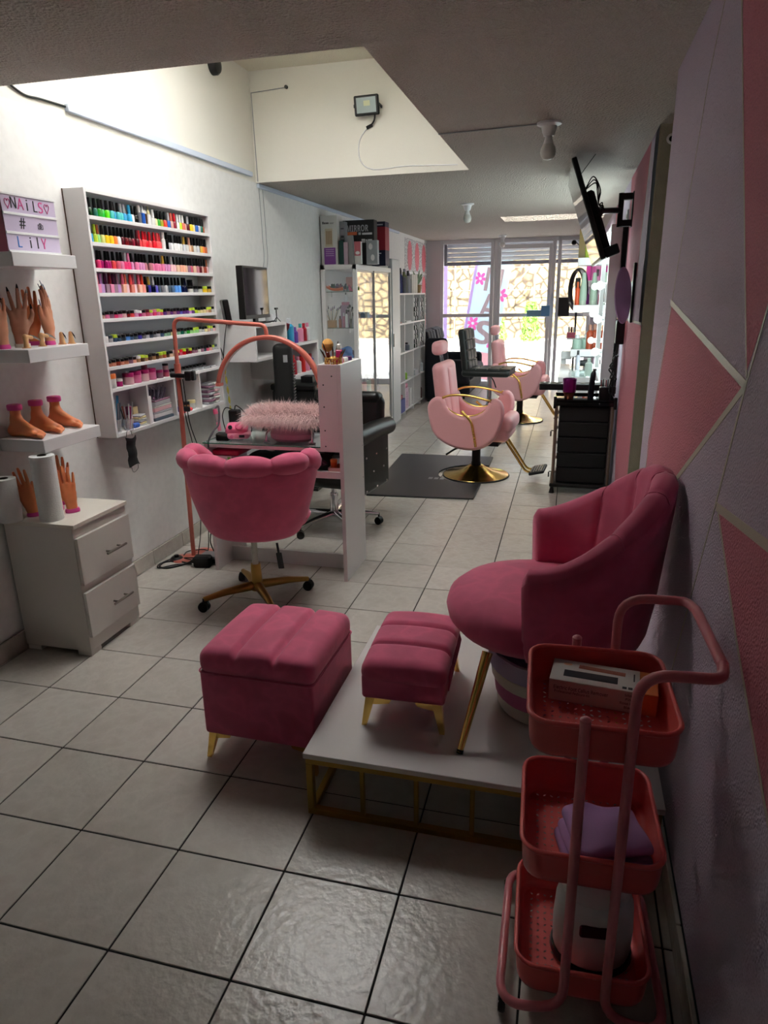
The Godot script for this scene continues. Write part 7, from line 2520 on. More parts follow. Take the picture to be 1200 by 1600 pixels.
func cube_contents(zs: Array):
	var ys := [0.065, 0.45, 0.82, 1.185]
	var m: Mesher
	# rolled towels in the far columns
	for r in 2:
		for c in 2:
			var zc: float = (zs[2 + c] + zs[3 + c]) / 2.0
			var n := 0
			for row in 5:
				for k in (4 if c == 0 else 3):
					var tone: Array = [["white", Color(0.88, 0.87, 0.86)], ["black", Color(0.05, 0.05, 0.05)], ["dark green", Color(0.08, 0.18, 0.12)], ["white", Color(0.88, 0.87, 0.86)]][(row * 3 + k * 2 + c + r) % 4]
					m = Mesher.new(Transform3D(Basis(Vector3(0, 0, 1), PI / 2), Vector3()))
					m.lathe([Vector2(0, -0.12), Vector2(0.026, -0.12), Vector2(0.030, -0.112), Vector2(0.030, 0.112), Vector2(0.026, 0.12), Vector2(0, 0.12)], Vector3(), 12)
					solo("rolled_towel", m, tint(tone[1], 0.9), "%s rolled towel stacked in the cube shelving's %s" % [tone[0], ["lower pair of towel cubes", "upper pair of towel cubes"][r]], "towel", Vector3(-2.19, ys[2 + r] + 0.031 + 0.061 * row, zc + (k - (1.5 if c == 0 else 1.0)) * 0.064 + (0.02 if row % 2 == 1 else 0.0)), 0.0, "rolled towels in the cube shelving")
					n += 1
	# odds and ends
	simple_bottle("tall black spray bottle in the cube shelving", Vector3(-2.12, ys[2], -9.05), 0.22, 0.035, Color(0.08, 0.08, 0.09), Color(0.05, 0.05, 0.05))
	simple_bottle("grey jar beside the tall black spray bottle", Vector3(-2.11, ys[2], -9.25), 0.10, 0.04, Color(0.42, 0.44, 0.48), Color(0.08, 0.08, 0.08))
	simple_bottle("black squat bottle in the near column of the cube shelving", Vector3(-2.11, ys[2], -8.60), 0.13, 0.045, Color(0.07, 0.07, 0.08), Color(0.3, 0.3, 0.32))
	simple_bottle("white tub beside the black squat bottle", Vector3(-2.11, ys[2], -8.75), 0.09, 0.04, Color(0.82, 0.83, 0.84), Color(0.35, 0.5, 0.55))
	carton("red_magazine", "flat red magazine lying in the cube shelving's highest row", Vector3(-2.16, ys[3], -8.64), Vector3(0.2, 0.02, 0.28), Color(0.42, 0.14, 0.16))
	carton("white_magazine", "flat white magazine lying in the cube shelving's highest row", Vector3(-2.16, ys[3], -9.18), Vector3(0.2, 0.02, 0.28), Color(0.84, 0.84, 0.84))
	simple_bottle("lime green jar in the cube shelving's second column", Vector3(-2.12, ys[1], -9.10), 0.12, 0.05, Color(0.55, 0.76, 0.16), Color(0.9, 0.9, 0.9))
	carton("small_white_box", "low white box in the cube shelving's near column", Vector3(-2.13, ys[1], -8.62), Vector3(0.12, 0.04, 0.2), Color(0.85, 0.80, 0.82))
	carton("tissue_box", "white tissue box in the cube shelving's third column", Vector3(-2.13, ys[1], -9.68), Vector3(0.14, 0.07, 0.22), Color(0.84, 0.85, 0.86))
	carton("blue_box", "blue and white product box on the shelving's lowest shelf", Vector3(-2.12, ys[0], -8.72), Vector3(0.16, 0.17, 0.24), Color(0.22, 0.28, 0.60))
	carton("pink_pack", "red-topped pack resting on the blue and white box", Vector3(-2.12, ys[0] + 0.17, -8.70), Vector3(0.12, 0.05, 0.16), Color(0.62, 0.20, 0.24))
	var t := carton("hello_bag", "pale pink paper gift bag with a bow on the lowest shelf", Vector3(-2.12, ys[0], -9.08), Vector3(0.10, 0.27, 0.20), Color(0.84, 0.74, 0.80))
	m = Mesher.new()
	for s in [-1.0, 1.0]:
		m.ball(Vector3(0.03, 0.30, 0.045 * s), Vector3(0.02, 0.035, 0.05), 8)
	part(t, "bow", m, tint(Color(0.86, 0.56, 0.66), 0.5))
	letters(t, "HELLO", 0.05, tint(Color(0.55, 0.30, 0.50), 0.5), Transform3D(Basis(Vector3(0, 0, -1), Vector3(0, 1, 0), Vector3(1, 0, 0)) * Basis(Vector3(0, 0, 1), PI / 2), Vector3(0.0505, 0.13, 0.0)), "lettering", 0.18, 0.0006)
	carton("white_bag", "plain white paper bag beside the pale pink gift bag", Vector3(-2.12, ys[0], -9.32), Vector3(0.10, 0.24, 0.14), Color(0.88, 0.87, 0.86))
	simple_bottle("red-capped black bottle in the far column of the cube shelving", Vector3(-2.11, ys[0], -10.08), 0.21, 0.04, Color(0.30, 0.12, 0.14), Color(0.08, 0.08, 0.08))
	simple_bottle("white bottle with a red cap in the far column", Vector3(-2.11, ys[0], -9.99), 0.24, 0.035, Color(0.84, 0.84, 0.84), Color(0.72, 0.14, 0.14))
	simple_bottle("frosted bottle standing in the far column's second row", Vector3(-2.11, ys[1], -10.1), 0.17, 0.05, Color(0.76, 0.80, 0.82), Color(0.85, 0.87, 0.88))
	# row along the top
	var cols := [["purple", Color(0.42, 0.12, 0.42)], ["white", Color(0.86, 0.86, 0.86)], ["teal", Color(0.16, 0.48, 0.56)], ["navy", Color(0.12, 0.18, 0.40)], ["black", Color(0.06, 0.06, 0.07)], ["grey", Color(0.4, 0.4, 0.42)], ["olive", Color(0.45, 0.48, 0.30)], ["silver", Color(0.66, 0.66, 0.68)], ["charcoal", Color(0.14, 0.14, 0.15)]]
	for i in 9:
		simple_bottle("tall %s product bottle on top of the cube shelving" % cols[i][0], Vector3(-2.12 + 0.02 * (i % 2), 1.55, -8.50 - 0.115 * i), 0.30 - 0.02 * (i % 3), 0.035, cols[i][1], cols[(i + 1) % 9][1], "product bottles on top of the cube shelving")
	for i in 6:
		m = Mesher.new()
		m.box(Vector3(0, 0.12, 0), Vector3(0.16, 0.24, 0.05), 0.002)
		solo("white_book", m, tint([Color(0.88, 0.87, 0.84), Color(0.80, 0.79, 0.76)][i % 2], 0.6), "%s binder in the white row on top of the cube shelving" % ["white", "cream"][i % 2], "binder", Vector3(-2.17, 1.55, -9.55 - 0.06 * i), 0.0, "binders on top of the cube shelving")
	t = thing("succulent_pot", "small succulent in a tan pot on the shelving's far end", "plant", Vector3(-2.14, 1.55, -10.08))
	m = Mesher.new()
	m.lathe([Vector2(0, 0), Vector2(0.05, 0), Vector2(0.065, 0.11), Vector2(0.055, 0.11), Vector2(0, 0.10)], Vector3(), 16)
	part(t, "pot", m, tint(Color(0.66, 0.54, 0.36), 0.7))
	m = Mesher.new()
	for i in 14:
		var an := TAU * i / 14.0
		m.tube([Vector3(0, 0.10, 0), Vector3(cos(an) * 0.05, 0.18 + 0.03 * (i % 3), sin(an) * 0.05), Vector3(cos(an) * 0.075, 0.22 + 0.04 * (i % 3), sin(an) * 0.075)], [0.012, 0.014, 0.003], 5)
	part(t, "leaves", m, tint(Color(0.62, 0.72, 0.60), 0.6))
	t = carton("photo_frame", "dark framed picture leaning on top of the cube shelving", Vector3(-2.27, 1.55, -8.85), Vector3(0.03, 0.40, 0.34), Color(0.14, 0.08, 0.10))
	patch(t, "picture", Vector3(0.0152, 0.03, -0.14), Vector3(0.0162, 0.37, 0.14), Color(0.42, 0.40, 0.42))

func posters():
	var t := thing("flower_poster", "wall poster of pink ovals on a grey and white leafy ground", "poster", Vector3(LX, 1.2, -11.1))
	var m := at_world(t)
	m.bb(Vector3(LX, 0.85, -10.30), Vector3(LX + 0.003, 2.315, -11.90))
	var pm := mat("poster_grey", Color(0.92, 0.92, 0.92), 0.5)
	grain(pm, noise_tex(0.03, 61, 512, false, 4.0, [[0.0, Color(0.55, 0.55, 0.57)], [0.45, Color(0.68, 0.68, 0.70)], [0.52, Color(0.95, 0.95, 0.95)], [1.0, Color(0.98, 0.98, 0.98)]], FastNoiseLite.TYPE_SIMPLEX, 3), 1.6)
	part(t, "sheet", m, pm)
	for y in [1.83, 1.35]:
		m = at_world(t)
		m.bb(Vector3(LX + 0.003, y, -10.30), Vector3(LX + 0.0042, y + 0.025, -11.90))
		part(t, "white_band", m, M.white_plastic)
	var pk := mat("poster_pink", Color(0.88, 0.44, 0.50), 0.5)
	grain(pk, noise_tex(0.06, 62, 256, false, 4.0, [[0.0, Color(0.8, 0.8, 0.8)], [0.6, Color(1, 0.95, 0.95)], [1.0, Color(1, 1, 1)]], FastNoiseLite.TYPE_SIMPLEX, 2), 3.0)
	for r in 3:
		for c in 3:
			m = Mesher.new(Transform3D(Basis(Vector3(0, 0, 1), -PI / 2), Vector3(LX + 0.004, [2.08, 1.60, 1.10][r], -10.62 - 0.52 * c) - t.position))
			m.lathe([Vector2(0, 0.0012), Vector2(0.155, 0.0012), Vector2(0.155, 0)], Vector3(), 24, 1.35, 1.0)
			part(t, "pink_oval", m, pk)

# =====================================================================  salon floor
func salon_floor():
	salon_chair("pink_salon_chair", "pink hydraulic salon chair with a gold base standing on the black mat", Vector3(-0.73, 0.0, -5.92), -0.08, 0.0)
	salon_chair("pink_salon_chair", "pink salon chair nearer the shop door behind the black stool", Vector3(-0.55, 0.0, -8.75), -0.05, 0.0)
	# anti-fatigue mat with a round cut-out for the chair base
	var t := thing("salon_mat", "black rubber salon mat lying on the tiles under the pink chair", "mat", Vector3(-1.12, 0, -5.85))
	var m := at_world(t)
	var pts := PackedVector2Array([Vector2(-1.50, -5.10), Vector2(-1.555, -6.58)])
	pts.append(Vector2(-0.655, -6.60))
	for k in 19:
		var a := lerpf(PI * 0.426, PI * 1.574, k / 18.0)
		pts.append(Vector2(-0.73 + cos(a) * 0.335, -5.92 - sin(a) * 0.335))
	pts.append(Vector2(-0.655, -5.155))
	m.prism(pts, 0.0, 0.014, Transform3D(Basis(Vector3(1, 0, 0), Vector3(0, 0, 1), Vector3(0, 1, 0)), Vector3.ZERO))
	part(t, "pad", m, M.rubber_mat)
	m = at_world(t)
	for k in pts.size():
		var a := Vector3(pts[k].x, 0.007, pts[k].y)
		var b := Vector3(pts[(k + 1) % pts.size()].x, 0.007, pts[(k + 1) % pts.size()].y)
		m.tube([a, b], 0.0075, 6)
	part(t, "rim", m, M.black)
	m = at_world(t)
	for k in 3:
		m.bb(Vector3(-1.11 + 0.05 * k, 0.0142, -5.72), Vector3(-1.075 + 0.05 * k, 0.0146, -5.66))
	part(t, "stamp", m, M.grey_board)
	stool()
	sofa()
	trolley()

func salon_chair(called: String, label: String, at: Vector3, turn: float, lift: float):
	# faces +x
	var t := thing(called, label, "salon chair", at, turn, "pink salon chairs")
	var m := Mesher.new()
	m.lathe([Vector2(0, 0.0), Vector2(0.285, 0.0), Vector2(0.290, 0.006), Vector2(0.285, 0.014), Vector2(0.24, 0.024), Vector2(0.15, 0.045), Vector2(0.09, 0.075), Vector2(0.06, 0.095), Vector2(0, 0.095)], Vector3(), 40)
	part(t, "base_disc", m, M.gold)
	m = Mesher.new()
	var ring := []
	for k in 40: ring.append(Vector3(cos(TAU * k / 40) * 0.288, 0.006, sin(TAU * k / 40) * 0.288))
	m.tube(ring, 0.007, 6, true)
	part(t, "base_rim", m, M.black)
	m = Mesher.new()
	m.lathe([Vector2(0.043, 0.08), Vector2(0.043, 0.12), Vector2(0.038, 0.13), Vector2(0.038, 0.33), Vector2(0, 0.33)], Vector3(), 20)
	part(t, "column", m, M.black)
	m = Mesher.new()
	m.bb(Vector3(-0.2, 0.30, -0.16), Vector3(0.22, 0.33, 0.16), 0.004)
	part(t, "under_frame", m, M.charcoal)
	m = Mesher.new()
	m.tube(curve([Vector3(-0.02, 0.27, 0.03), Vector3(-0.14, 0.26, 0.10), Vector3(-0.24, 0.20, 0.13)], 5), 0.009, 8)
	part(t, "pump_lever", m, M.black)
	# seat and back
	m = Mesher.new()
	m.pad(Vector3(0.06, 0.42, 0), Vector3(0.50, 0.16, 0.44), 0.06, 4)
	m.pad(Vector3(0.28, 0.49, 0), Vector3(0.12, 0.14, 0.44), 0.055, 3)
	part(t, "seat", m, M.salon_pink)
	m = Mesher.new(Transform3D(Basis(Vector3(0, 0, 1), 0.12), Vector3(-0.27, 0.70, 0)))
	m.pad(Vector3(0, 0, 0), Vector3(0.11, 0.58, 0.46), 0.052, 5)
	m.pad(Vector3(0.03, 0.02, 0), Vector3(0.09, 0.46, 0.20), 0.04, 4)
	part(t, "backrest", m, M.salon_pink)
	m = Mesher.new()
	m.pad(Vector3(-0.335, 1.10, 0), Vector3(0.10, 0.115, 0.24), 0.04, 3)
	part(t, "headrest", m, M.salon_pink)
	for z in [-0.035, 0.035]:
		m = Mesher.new()
		m.tube([Vector3(-0.305, 0.94, z), Vector3(-0.33, 1.06, z)], 0.007, 8)
		part(t, "headrest_rod", m, M.chrome)
	# scooped side panels with gilt rails
	for s in [-1.0, 1.0]:
		var z: float = 0.265 * s
		var pl := PackedVector2Array()
		for p in [[-0.325, 0.66], [-0.335, 0.60], [-0.30, 0.45], [-0.23, 0.375], [-0.12, 0.325], [0.0, 0.312], [0.10, 0.335], [0.18, 0.40], [0.225, 0.50], [0.245, 0.60], [0.235, 0.665], [0.205, 0.69], [0.18, 0.675]]:
			pl.append(Vector2(p[0], p[1]))
		for k in 13:
			var a := lerpf(0.12, PI - 0.12, k / 12.0)
			pl.append(Vector2(-0.035 + cos(a) * 0.215, 0.70 - sin(a) * 0.165))
		pl.append(Vector2(-0.285, 0.69))
		var sm := []
		for p in pl: sm.append(Vector3(p.x, p.y, 0))
		pl = PackedVector2Array()
		for p in curve(sm, 3, true): pl.append(Vector2(p.x, p.y))
		m = Mesher.new()
		m.prism(pl, z - 0.032, z + 0.032)
		var edge := []
		for p in pl: edge.append(Vector3(p.x, p.y, z))
		m.tube(edge, 0.0325, 8, true, false, 1.0)
		var sp := part(t, "side_panel", m, M.salon_pink)
		m = Mesher.new()
		var arc := []
		for k in 17:
			var a := lerpf(0.0, PI, k / 16.0)
			arc.append(Vector3(-0.035 + cos(a) * 0.205, 0.715 - sin(a) * 0.150, z))
		m.tube(arc, 0.010, 8)
		m.tube(curve([arc[16], Vector3(-0.16, 0.737, z), Vector3(-0.035, 0.738, z), Vector3(0.09, 0.715, z), arc[0] + Vector3(0, -0.02, 0)], 6), 0.010, 8)
		part(sp, "gilt_rail", m, M.gold)
		m = Mesher.new()
		var tw := []
		for p in curve([Vector3(-0.07, 0.61, z + 0.02 * s), Vector3(0.01, 0.53, z + 0.042 * s), Vector3(0.035, 0.44, z + 0.044 * s), Vector3(0.055, 0.32, z + 0.036 * s)], 10): tw.append(p)
		m.tube(tw, 0.011, 8)
		for k in 12:
			var p: Vector3 = tw[10 + int(k * 1.6)]
			m.ball(p, Vector3(0.014, 0.007, 0.014), 8)
		part(sp, "twisted_bar", m, M.gold)
	# footrest
	m = Mesher.new()
	for z in [-0.05, 0.05]:
		m.tube(rounded([Vector3(0.22, 0.40, z), Vector3(0.44, 0.075, z), Vector3(0.53, 0.07, z)], 0.04), 0.011, 8)
	part(t, "footrest_arm", m, M.gold)
	m = Mesher.new(Transform3D(Basis(Vector3(0, 0, 1), 0.25), Vector3(0.54, 0.085, 0)))
	m.pad(Vector3(0, 0, 0), Vector3(0.13, 0.025, 0.26), 0.01, 1)
	var fp := part(t, "foot_plate", m, M.charcoal)
	for k in 5:
		m = Mesher.new(Transform3D(Basis(Vector3(0, 0, 1), 0.25), Vector3(0.54, 0.085, 0)))
		m.bb(Vector3(-0.05 + 0.022 * k, 0.012, -0.12), Vector3(-0.041 + 0.022 * k, 0.017, 0.12), 0.001)
		part(fp, "tread", m, M.steel)

func stool():
	var t := thing("black_bar_stool", "dark green-black tufted stool with backrest on a chrome pedestal", "stool", Vector3(-0.83, 0, -7.40), -0.10)
	var m := Mesher.new()
	m.lathe([Vector2(0, 0), Vector2(0.20, 0), Vector2(0.205, 0.008), Vector2(0.18, 0.018), Vector2(0.08, 0.03), Vector2(0.045, 0.055), Vector2(0, 0.055)], Vector3(0.08, 0, 0), 32)
	part(t, "base_disc", m, M.chrome)
	m = Mesher.new()
	m.lathe([Vector2(0.032, 0.05), Vector2(0.032, 0.42), Vector2(0.024, 0.43), Vector2(0.024, 0.70)], Vector3(0.04, 0, 0), 18)
	part(t, "column", m, M.chrome)
	m = Mesher.new()
	var rg := []
	for k in 25:
		var a := lerpf(-2.2, 2.2, k / 24.0)
		rg.append(Vector3(0.04 + cos(a) * 0.15, 0.30, sin(a) * 0.15))
	m.tube(rg, 0.010, 8)
	part(t, "foot_ring", m, M.chrome)
	# seat and backrest as quilted blocks
	m = Mesher.new()
	m.pad(Vector3(0.03, 0.745, 0), Vector3(0.50, 0.075, 0.42), 0.034, 2)
	part(t, "seat", m, M.green_hide)
	m = Mesher.new(Transform3D(Basis(Vector3(0, 0, 1), 0.13), Vector3(-0.205, 0.97, 0)))
	m.pad(Vector3.ZERO, Vector3(0.075, 0.44, 0.40), 0.034, 2)
	part(t, "backrest", m, M.green_hide)
	for r in 4:
		for c in 3:
			m = Mesher.new(Transform3D(Basis(Vector3(0, 0, 1), 0.13), Vector3(-0.205, 0.97, 0)))
			m.pad(Vector3(0.036, -0.155 + 0.104 * r, -0.125 + 0.125 * c), Vector3(0.028, 0.098, 0.119), 0.013, 1)
			part(t, "back_tuft", m, M.green_hide)
			m = Mesher.new()
			m.pad(Vector3(-0.13 + 0.12 * r, 0.782, -0.125 + 0.125 * c), Vector3(0.112, 0.022, 0.119), 0.010, 1)
			part(t, "seat_tuft", m, M.green_hide)
	m = Mesher.new()
	m.tube(curve([Vector3(0.05, 0.70, 0.03), Vector3(0.10, 0.67, 0.10), Vector3(0.14, 0.60, 0.15)], 5), 0.006, 6)
	part(t, "height_lever", m, M.black)

func sofa():
	var t := thing("tufted_sofa", "navy tufted sofa along the left wall by the shop window", "sofa", Vector3(-1.86, 0, -11.05))
	var m := at_world(t)
	m.bb(Vector3(-2.30, 0.08, -10.35), Vector3(-1.40, 0.30, -11.78), 0.02)
	part(t, "base", m, M.navy_cloth)
	for k in 2:
		var z := -10.72 - 0.70 * k
		m = at_world(t)
		m.pad(Vector3(-1.75, 0.375, z), Vector3(0.78, 0.17, 0.68), 0.07, 4)
		part(t, "seat_cushion", m, M.navy_cloth)
		m = Mesher.new(Transform3D(Basis(Vector3(0, 0, 1), 0.22), Vector3(-2.11, 0.72, z) - t.position))
		m.pad(Vector3.ZERO, Vector3(0.20, 0.60, 0.68), 0.08, 4)
		var bc := part(t, "back_cushion", m, M.navy_cloth)
		for r in 3:
			for c in 3:
				m = Mesher.new(Transform3D(Basis(Vector3(0, 0, 1), 0.22), Vector3(-2.11, 0.72, z) - t.position))
				m.pad(Vector3(0.09, -0.18 + 0.18 * r, -0.21 + 0.21 * c), Vector3(0.05, 0.165, 0.195), 0.024, 1)
				part(bc, "tuft", m, M.navy_cloth)
	for z in [-10.33, -11.80]:
		m = at_world(t)
		m.pad(Vector3(-1.84, 0.42, z), Vector3(0.88, 0.36, 0.13), 0.06, 3)
		part(t, "arm", m, M.navy_cloth)
	for x in [-2.2, -1.5]:
		for z in [-10.45, -11.65]:
			m = at_world(t)
			m.tube([Vector3(x, 0.0, z), Vector3(x, 0.09, z)], [0.016, 0.022], 10)
			part(t, "leg", m, M.black)
	# raised head section of the same set, nearer the glass
	t = thing("sofa_headrest", "raised navy back section standing up behind the black stool", "sofa back", Vector3(-1.85, 0.46, -10.30))
	t.position = Vector3(-1.87, 0.0, -10.16)
	m = Mesher.new()
	m.pad(Vector3(0, 0.47, 0), Vector3(0.34, 0.90, 0.16), 0.07, 4)
	part(t, "cushion", m, M.navy_cloth)
	m = Mesher.new()
	m.bb(Vector3(-0.13, 0.0, -0.05), Vector3(0.13, 0.05, 0.05), 0.005)
	part(t, "foot", m, M.black)

# ---------------------------------------------------------------------  black drawer trolley
func trolley():
	var t := thing("salon_trolley", "black salon trolley with drawers and tool trays beside the mirror", "trolley", Vector3(0.16, 0, -5.66))
	var m: Mesher
	for k in 5:
		m = at_world(t)
		m.bb(Vector3(-0.04, 0.09 + 0.122 * k, -5.49), Vector3(0.335, 0.205 + 0.122 * k, -5.83), 0.006)
		var d := part(t, "drawer", m, M.black_matte)
		m = at_world(t)
		m.bb(Vector3(-0.052, 0.13 + 0.122 * k, -5.60), Vector3(-0.04, 0.155 + 0.122 * k, -5.72), 0.003)
		part(d, "grip", m, M.steel)
	for x in [-0.065, 0.355]:
		for z in [-5.48, -5.84]:
			m = at_world(t)
			m.tube([Vector3(x, 0.06, z), Vector3(x, 0.72, z)], 0.011, 8)
			part(t, "upright", m, mat("wood_rod", Color(0.46, 0.38, 0.32), 0.5))
			m = at_world(t)
			m.tube([Vector3(x, 0.0, z), Vector3(x, 0.05, z)], [0.022, 0.012], 10)
			part(t, "caster", m, M.black)
	m = at_world(t)
	m.bb(Vector3(-0.085, 0.05, -5.465), Vector3(0.372, 0.08, -5.855), 0.006)
	part(t, "bottom_plate", m, M.black)
	m = at_world(t)
	m.bb(Vector3(-0.08, 0.70, -5.46), Vector3(0.372, 0.735, -5.86), 0.006)
	for q in [[Vector3(-0.08, 0.735, -5.46), Vector3(0.372, 0.75, -5.472)], [Vector3(-0.08, 0.735, -5.848), Vector3(0.372, 0.75, -5.86)]]:
		m.bb(q[0], q[1], 0.002)
	part(t, "top_tray", m, M.black_gloss)
	for x in [-0.075, 0.367]:
		m = at_world(t)
		m.bb(Vector3(x - 0.012, 0.68, -5.458), Vector3(x + 0.012, 0.77, -5.482), 0.003)
		part(t, "corner_post", m, M.black)
	# raised tool rack with round holes
	m = at_world(t)
	m.bb(Vector3(-0.215, 0.775, -5.80), Vector3(0.30, 0.825, -5.95), 0.006)
	var rk := part(t, "tool_rack", m, M.black)
	for k in 5:
		m = Mesher.new(Transform3D(Basis(), Vector3(-0.155 + 0.10 * k, 0.8255, -5.875) - t.position))
		m.lathe([Vector2(0.030, 0.0), Vector2(0.034, 0.004), Vector2(0.038, 0.0)], Vector3(), 18)
		part(rk, "ring", m, M.steel)
	for k in 2:
		m = at_world(t)
		m.tube([Vector3(-0.065, 0.50 - 0.33 * k, -5.50), Vector3(-0.095, 0.50 - 0.33 * k, -5.50)], 0.004, 6)
		m.bb(Vector3(-0.101, 0.455 - 0.33 * k, -5.503), Vector3(-0.090, 0.495 - 0.33 * k, -5.497), 0.001)
		part(t, "key", m, M.black)
	# things on the trolley
	t = thing("iridescent_tumbler", "ribbed tumbler shading from purple to copper on the trolley", "tumbler", Vector3(0.025, 0.737, -5.56))
	m = Mesher.new()
	m.soft()
	var rows := []
	for q in [[0.030, 0.0], [0.034, 0.004], [0.036, 0.035], [0.040, 0.045], [0.048, 0.06], [0.050, 0.16], [0.048, 0.164], [0.044, 0.160]]:
		var row := []
		for k in 48:
			var a := TAU * k / 48.0
			var r: float = q[0] * (1.0 + (0.035 * cos(a * 12.0) if q[1] > 0.01 and q[1] < 0.162 else 0.0))
			row.append(Vector3(cos(a) * r, q[1], sin(a) * r))
		rows.append(row)
	m.sheet(rows.slice(4), true, true)
	part(t, "purple_cup", m, mat("iris_purple", Color(0.52, 0.10, 0.46), 0.18, 0.7))
	m = Mesher.new()
	m.soft()
	m.sheet(rows.slice(0, 5), true, true)
	part(t, "copper_foot", m, mat("iris_copper", Color(0.70, 0.42, 0.30), 0.2, 0.8))
	t = thing("hair_clipper", "dark hair clipper standing upright on the trolley", "hair clipper", Vector3(0.185, 0.737, -5.55))
	m = Mesher.new()
	m.tube([Vector3(0, 0, 0), Vector3(0, 0.04, 0), Vector3(0.004, 0.12, 0), Vector3(0.010, 0.20, 0), Vector3(0.016, 0.225, 0)], [0.022, 0.024, 0.022, 0.020, 0.010], 14)
	part(t, "body", m, mat("clipper_blue", Color(0.10, 0.12, 0.16), 0.25))
	m = Mesher.new()
	m.box(Vector3(0.018, 0.232, 0), Vector3(0.024, 0.016, 0.03), 0.003)
	part(t, "blade", m, M.steel)
	t = thing("dark_tool_pot", "black pot crammed with combs and clips on the trolley", "pot", Vector3(0.29, 0.737, -5.58))
	m = Mesher.new()
	m.box(Vector3(0, 0.05, 0), Vector3(0.085, 0.10, 0.085), 0.006)
	part(t, "pot", m, M.black)
	for k in 6:
		m = Mesher.new()
		m.box(Vector3(-0.03 + 0.012 * k, 0.12 + 0.008 * (k % 3), 0.015 * (k % 3 - 1)), Vector3(0.008, 0.06, 0.02), 0.002)
		part(t, "comb", m, tint([Color(0.62, 0.10, 0.10), Color(0.06, 0.06, 0.06), Color(0.82, 0.80, 0.78)][k % 3], 0.4))

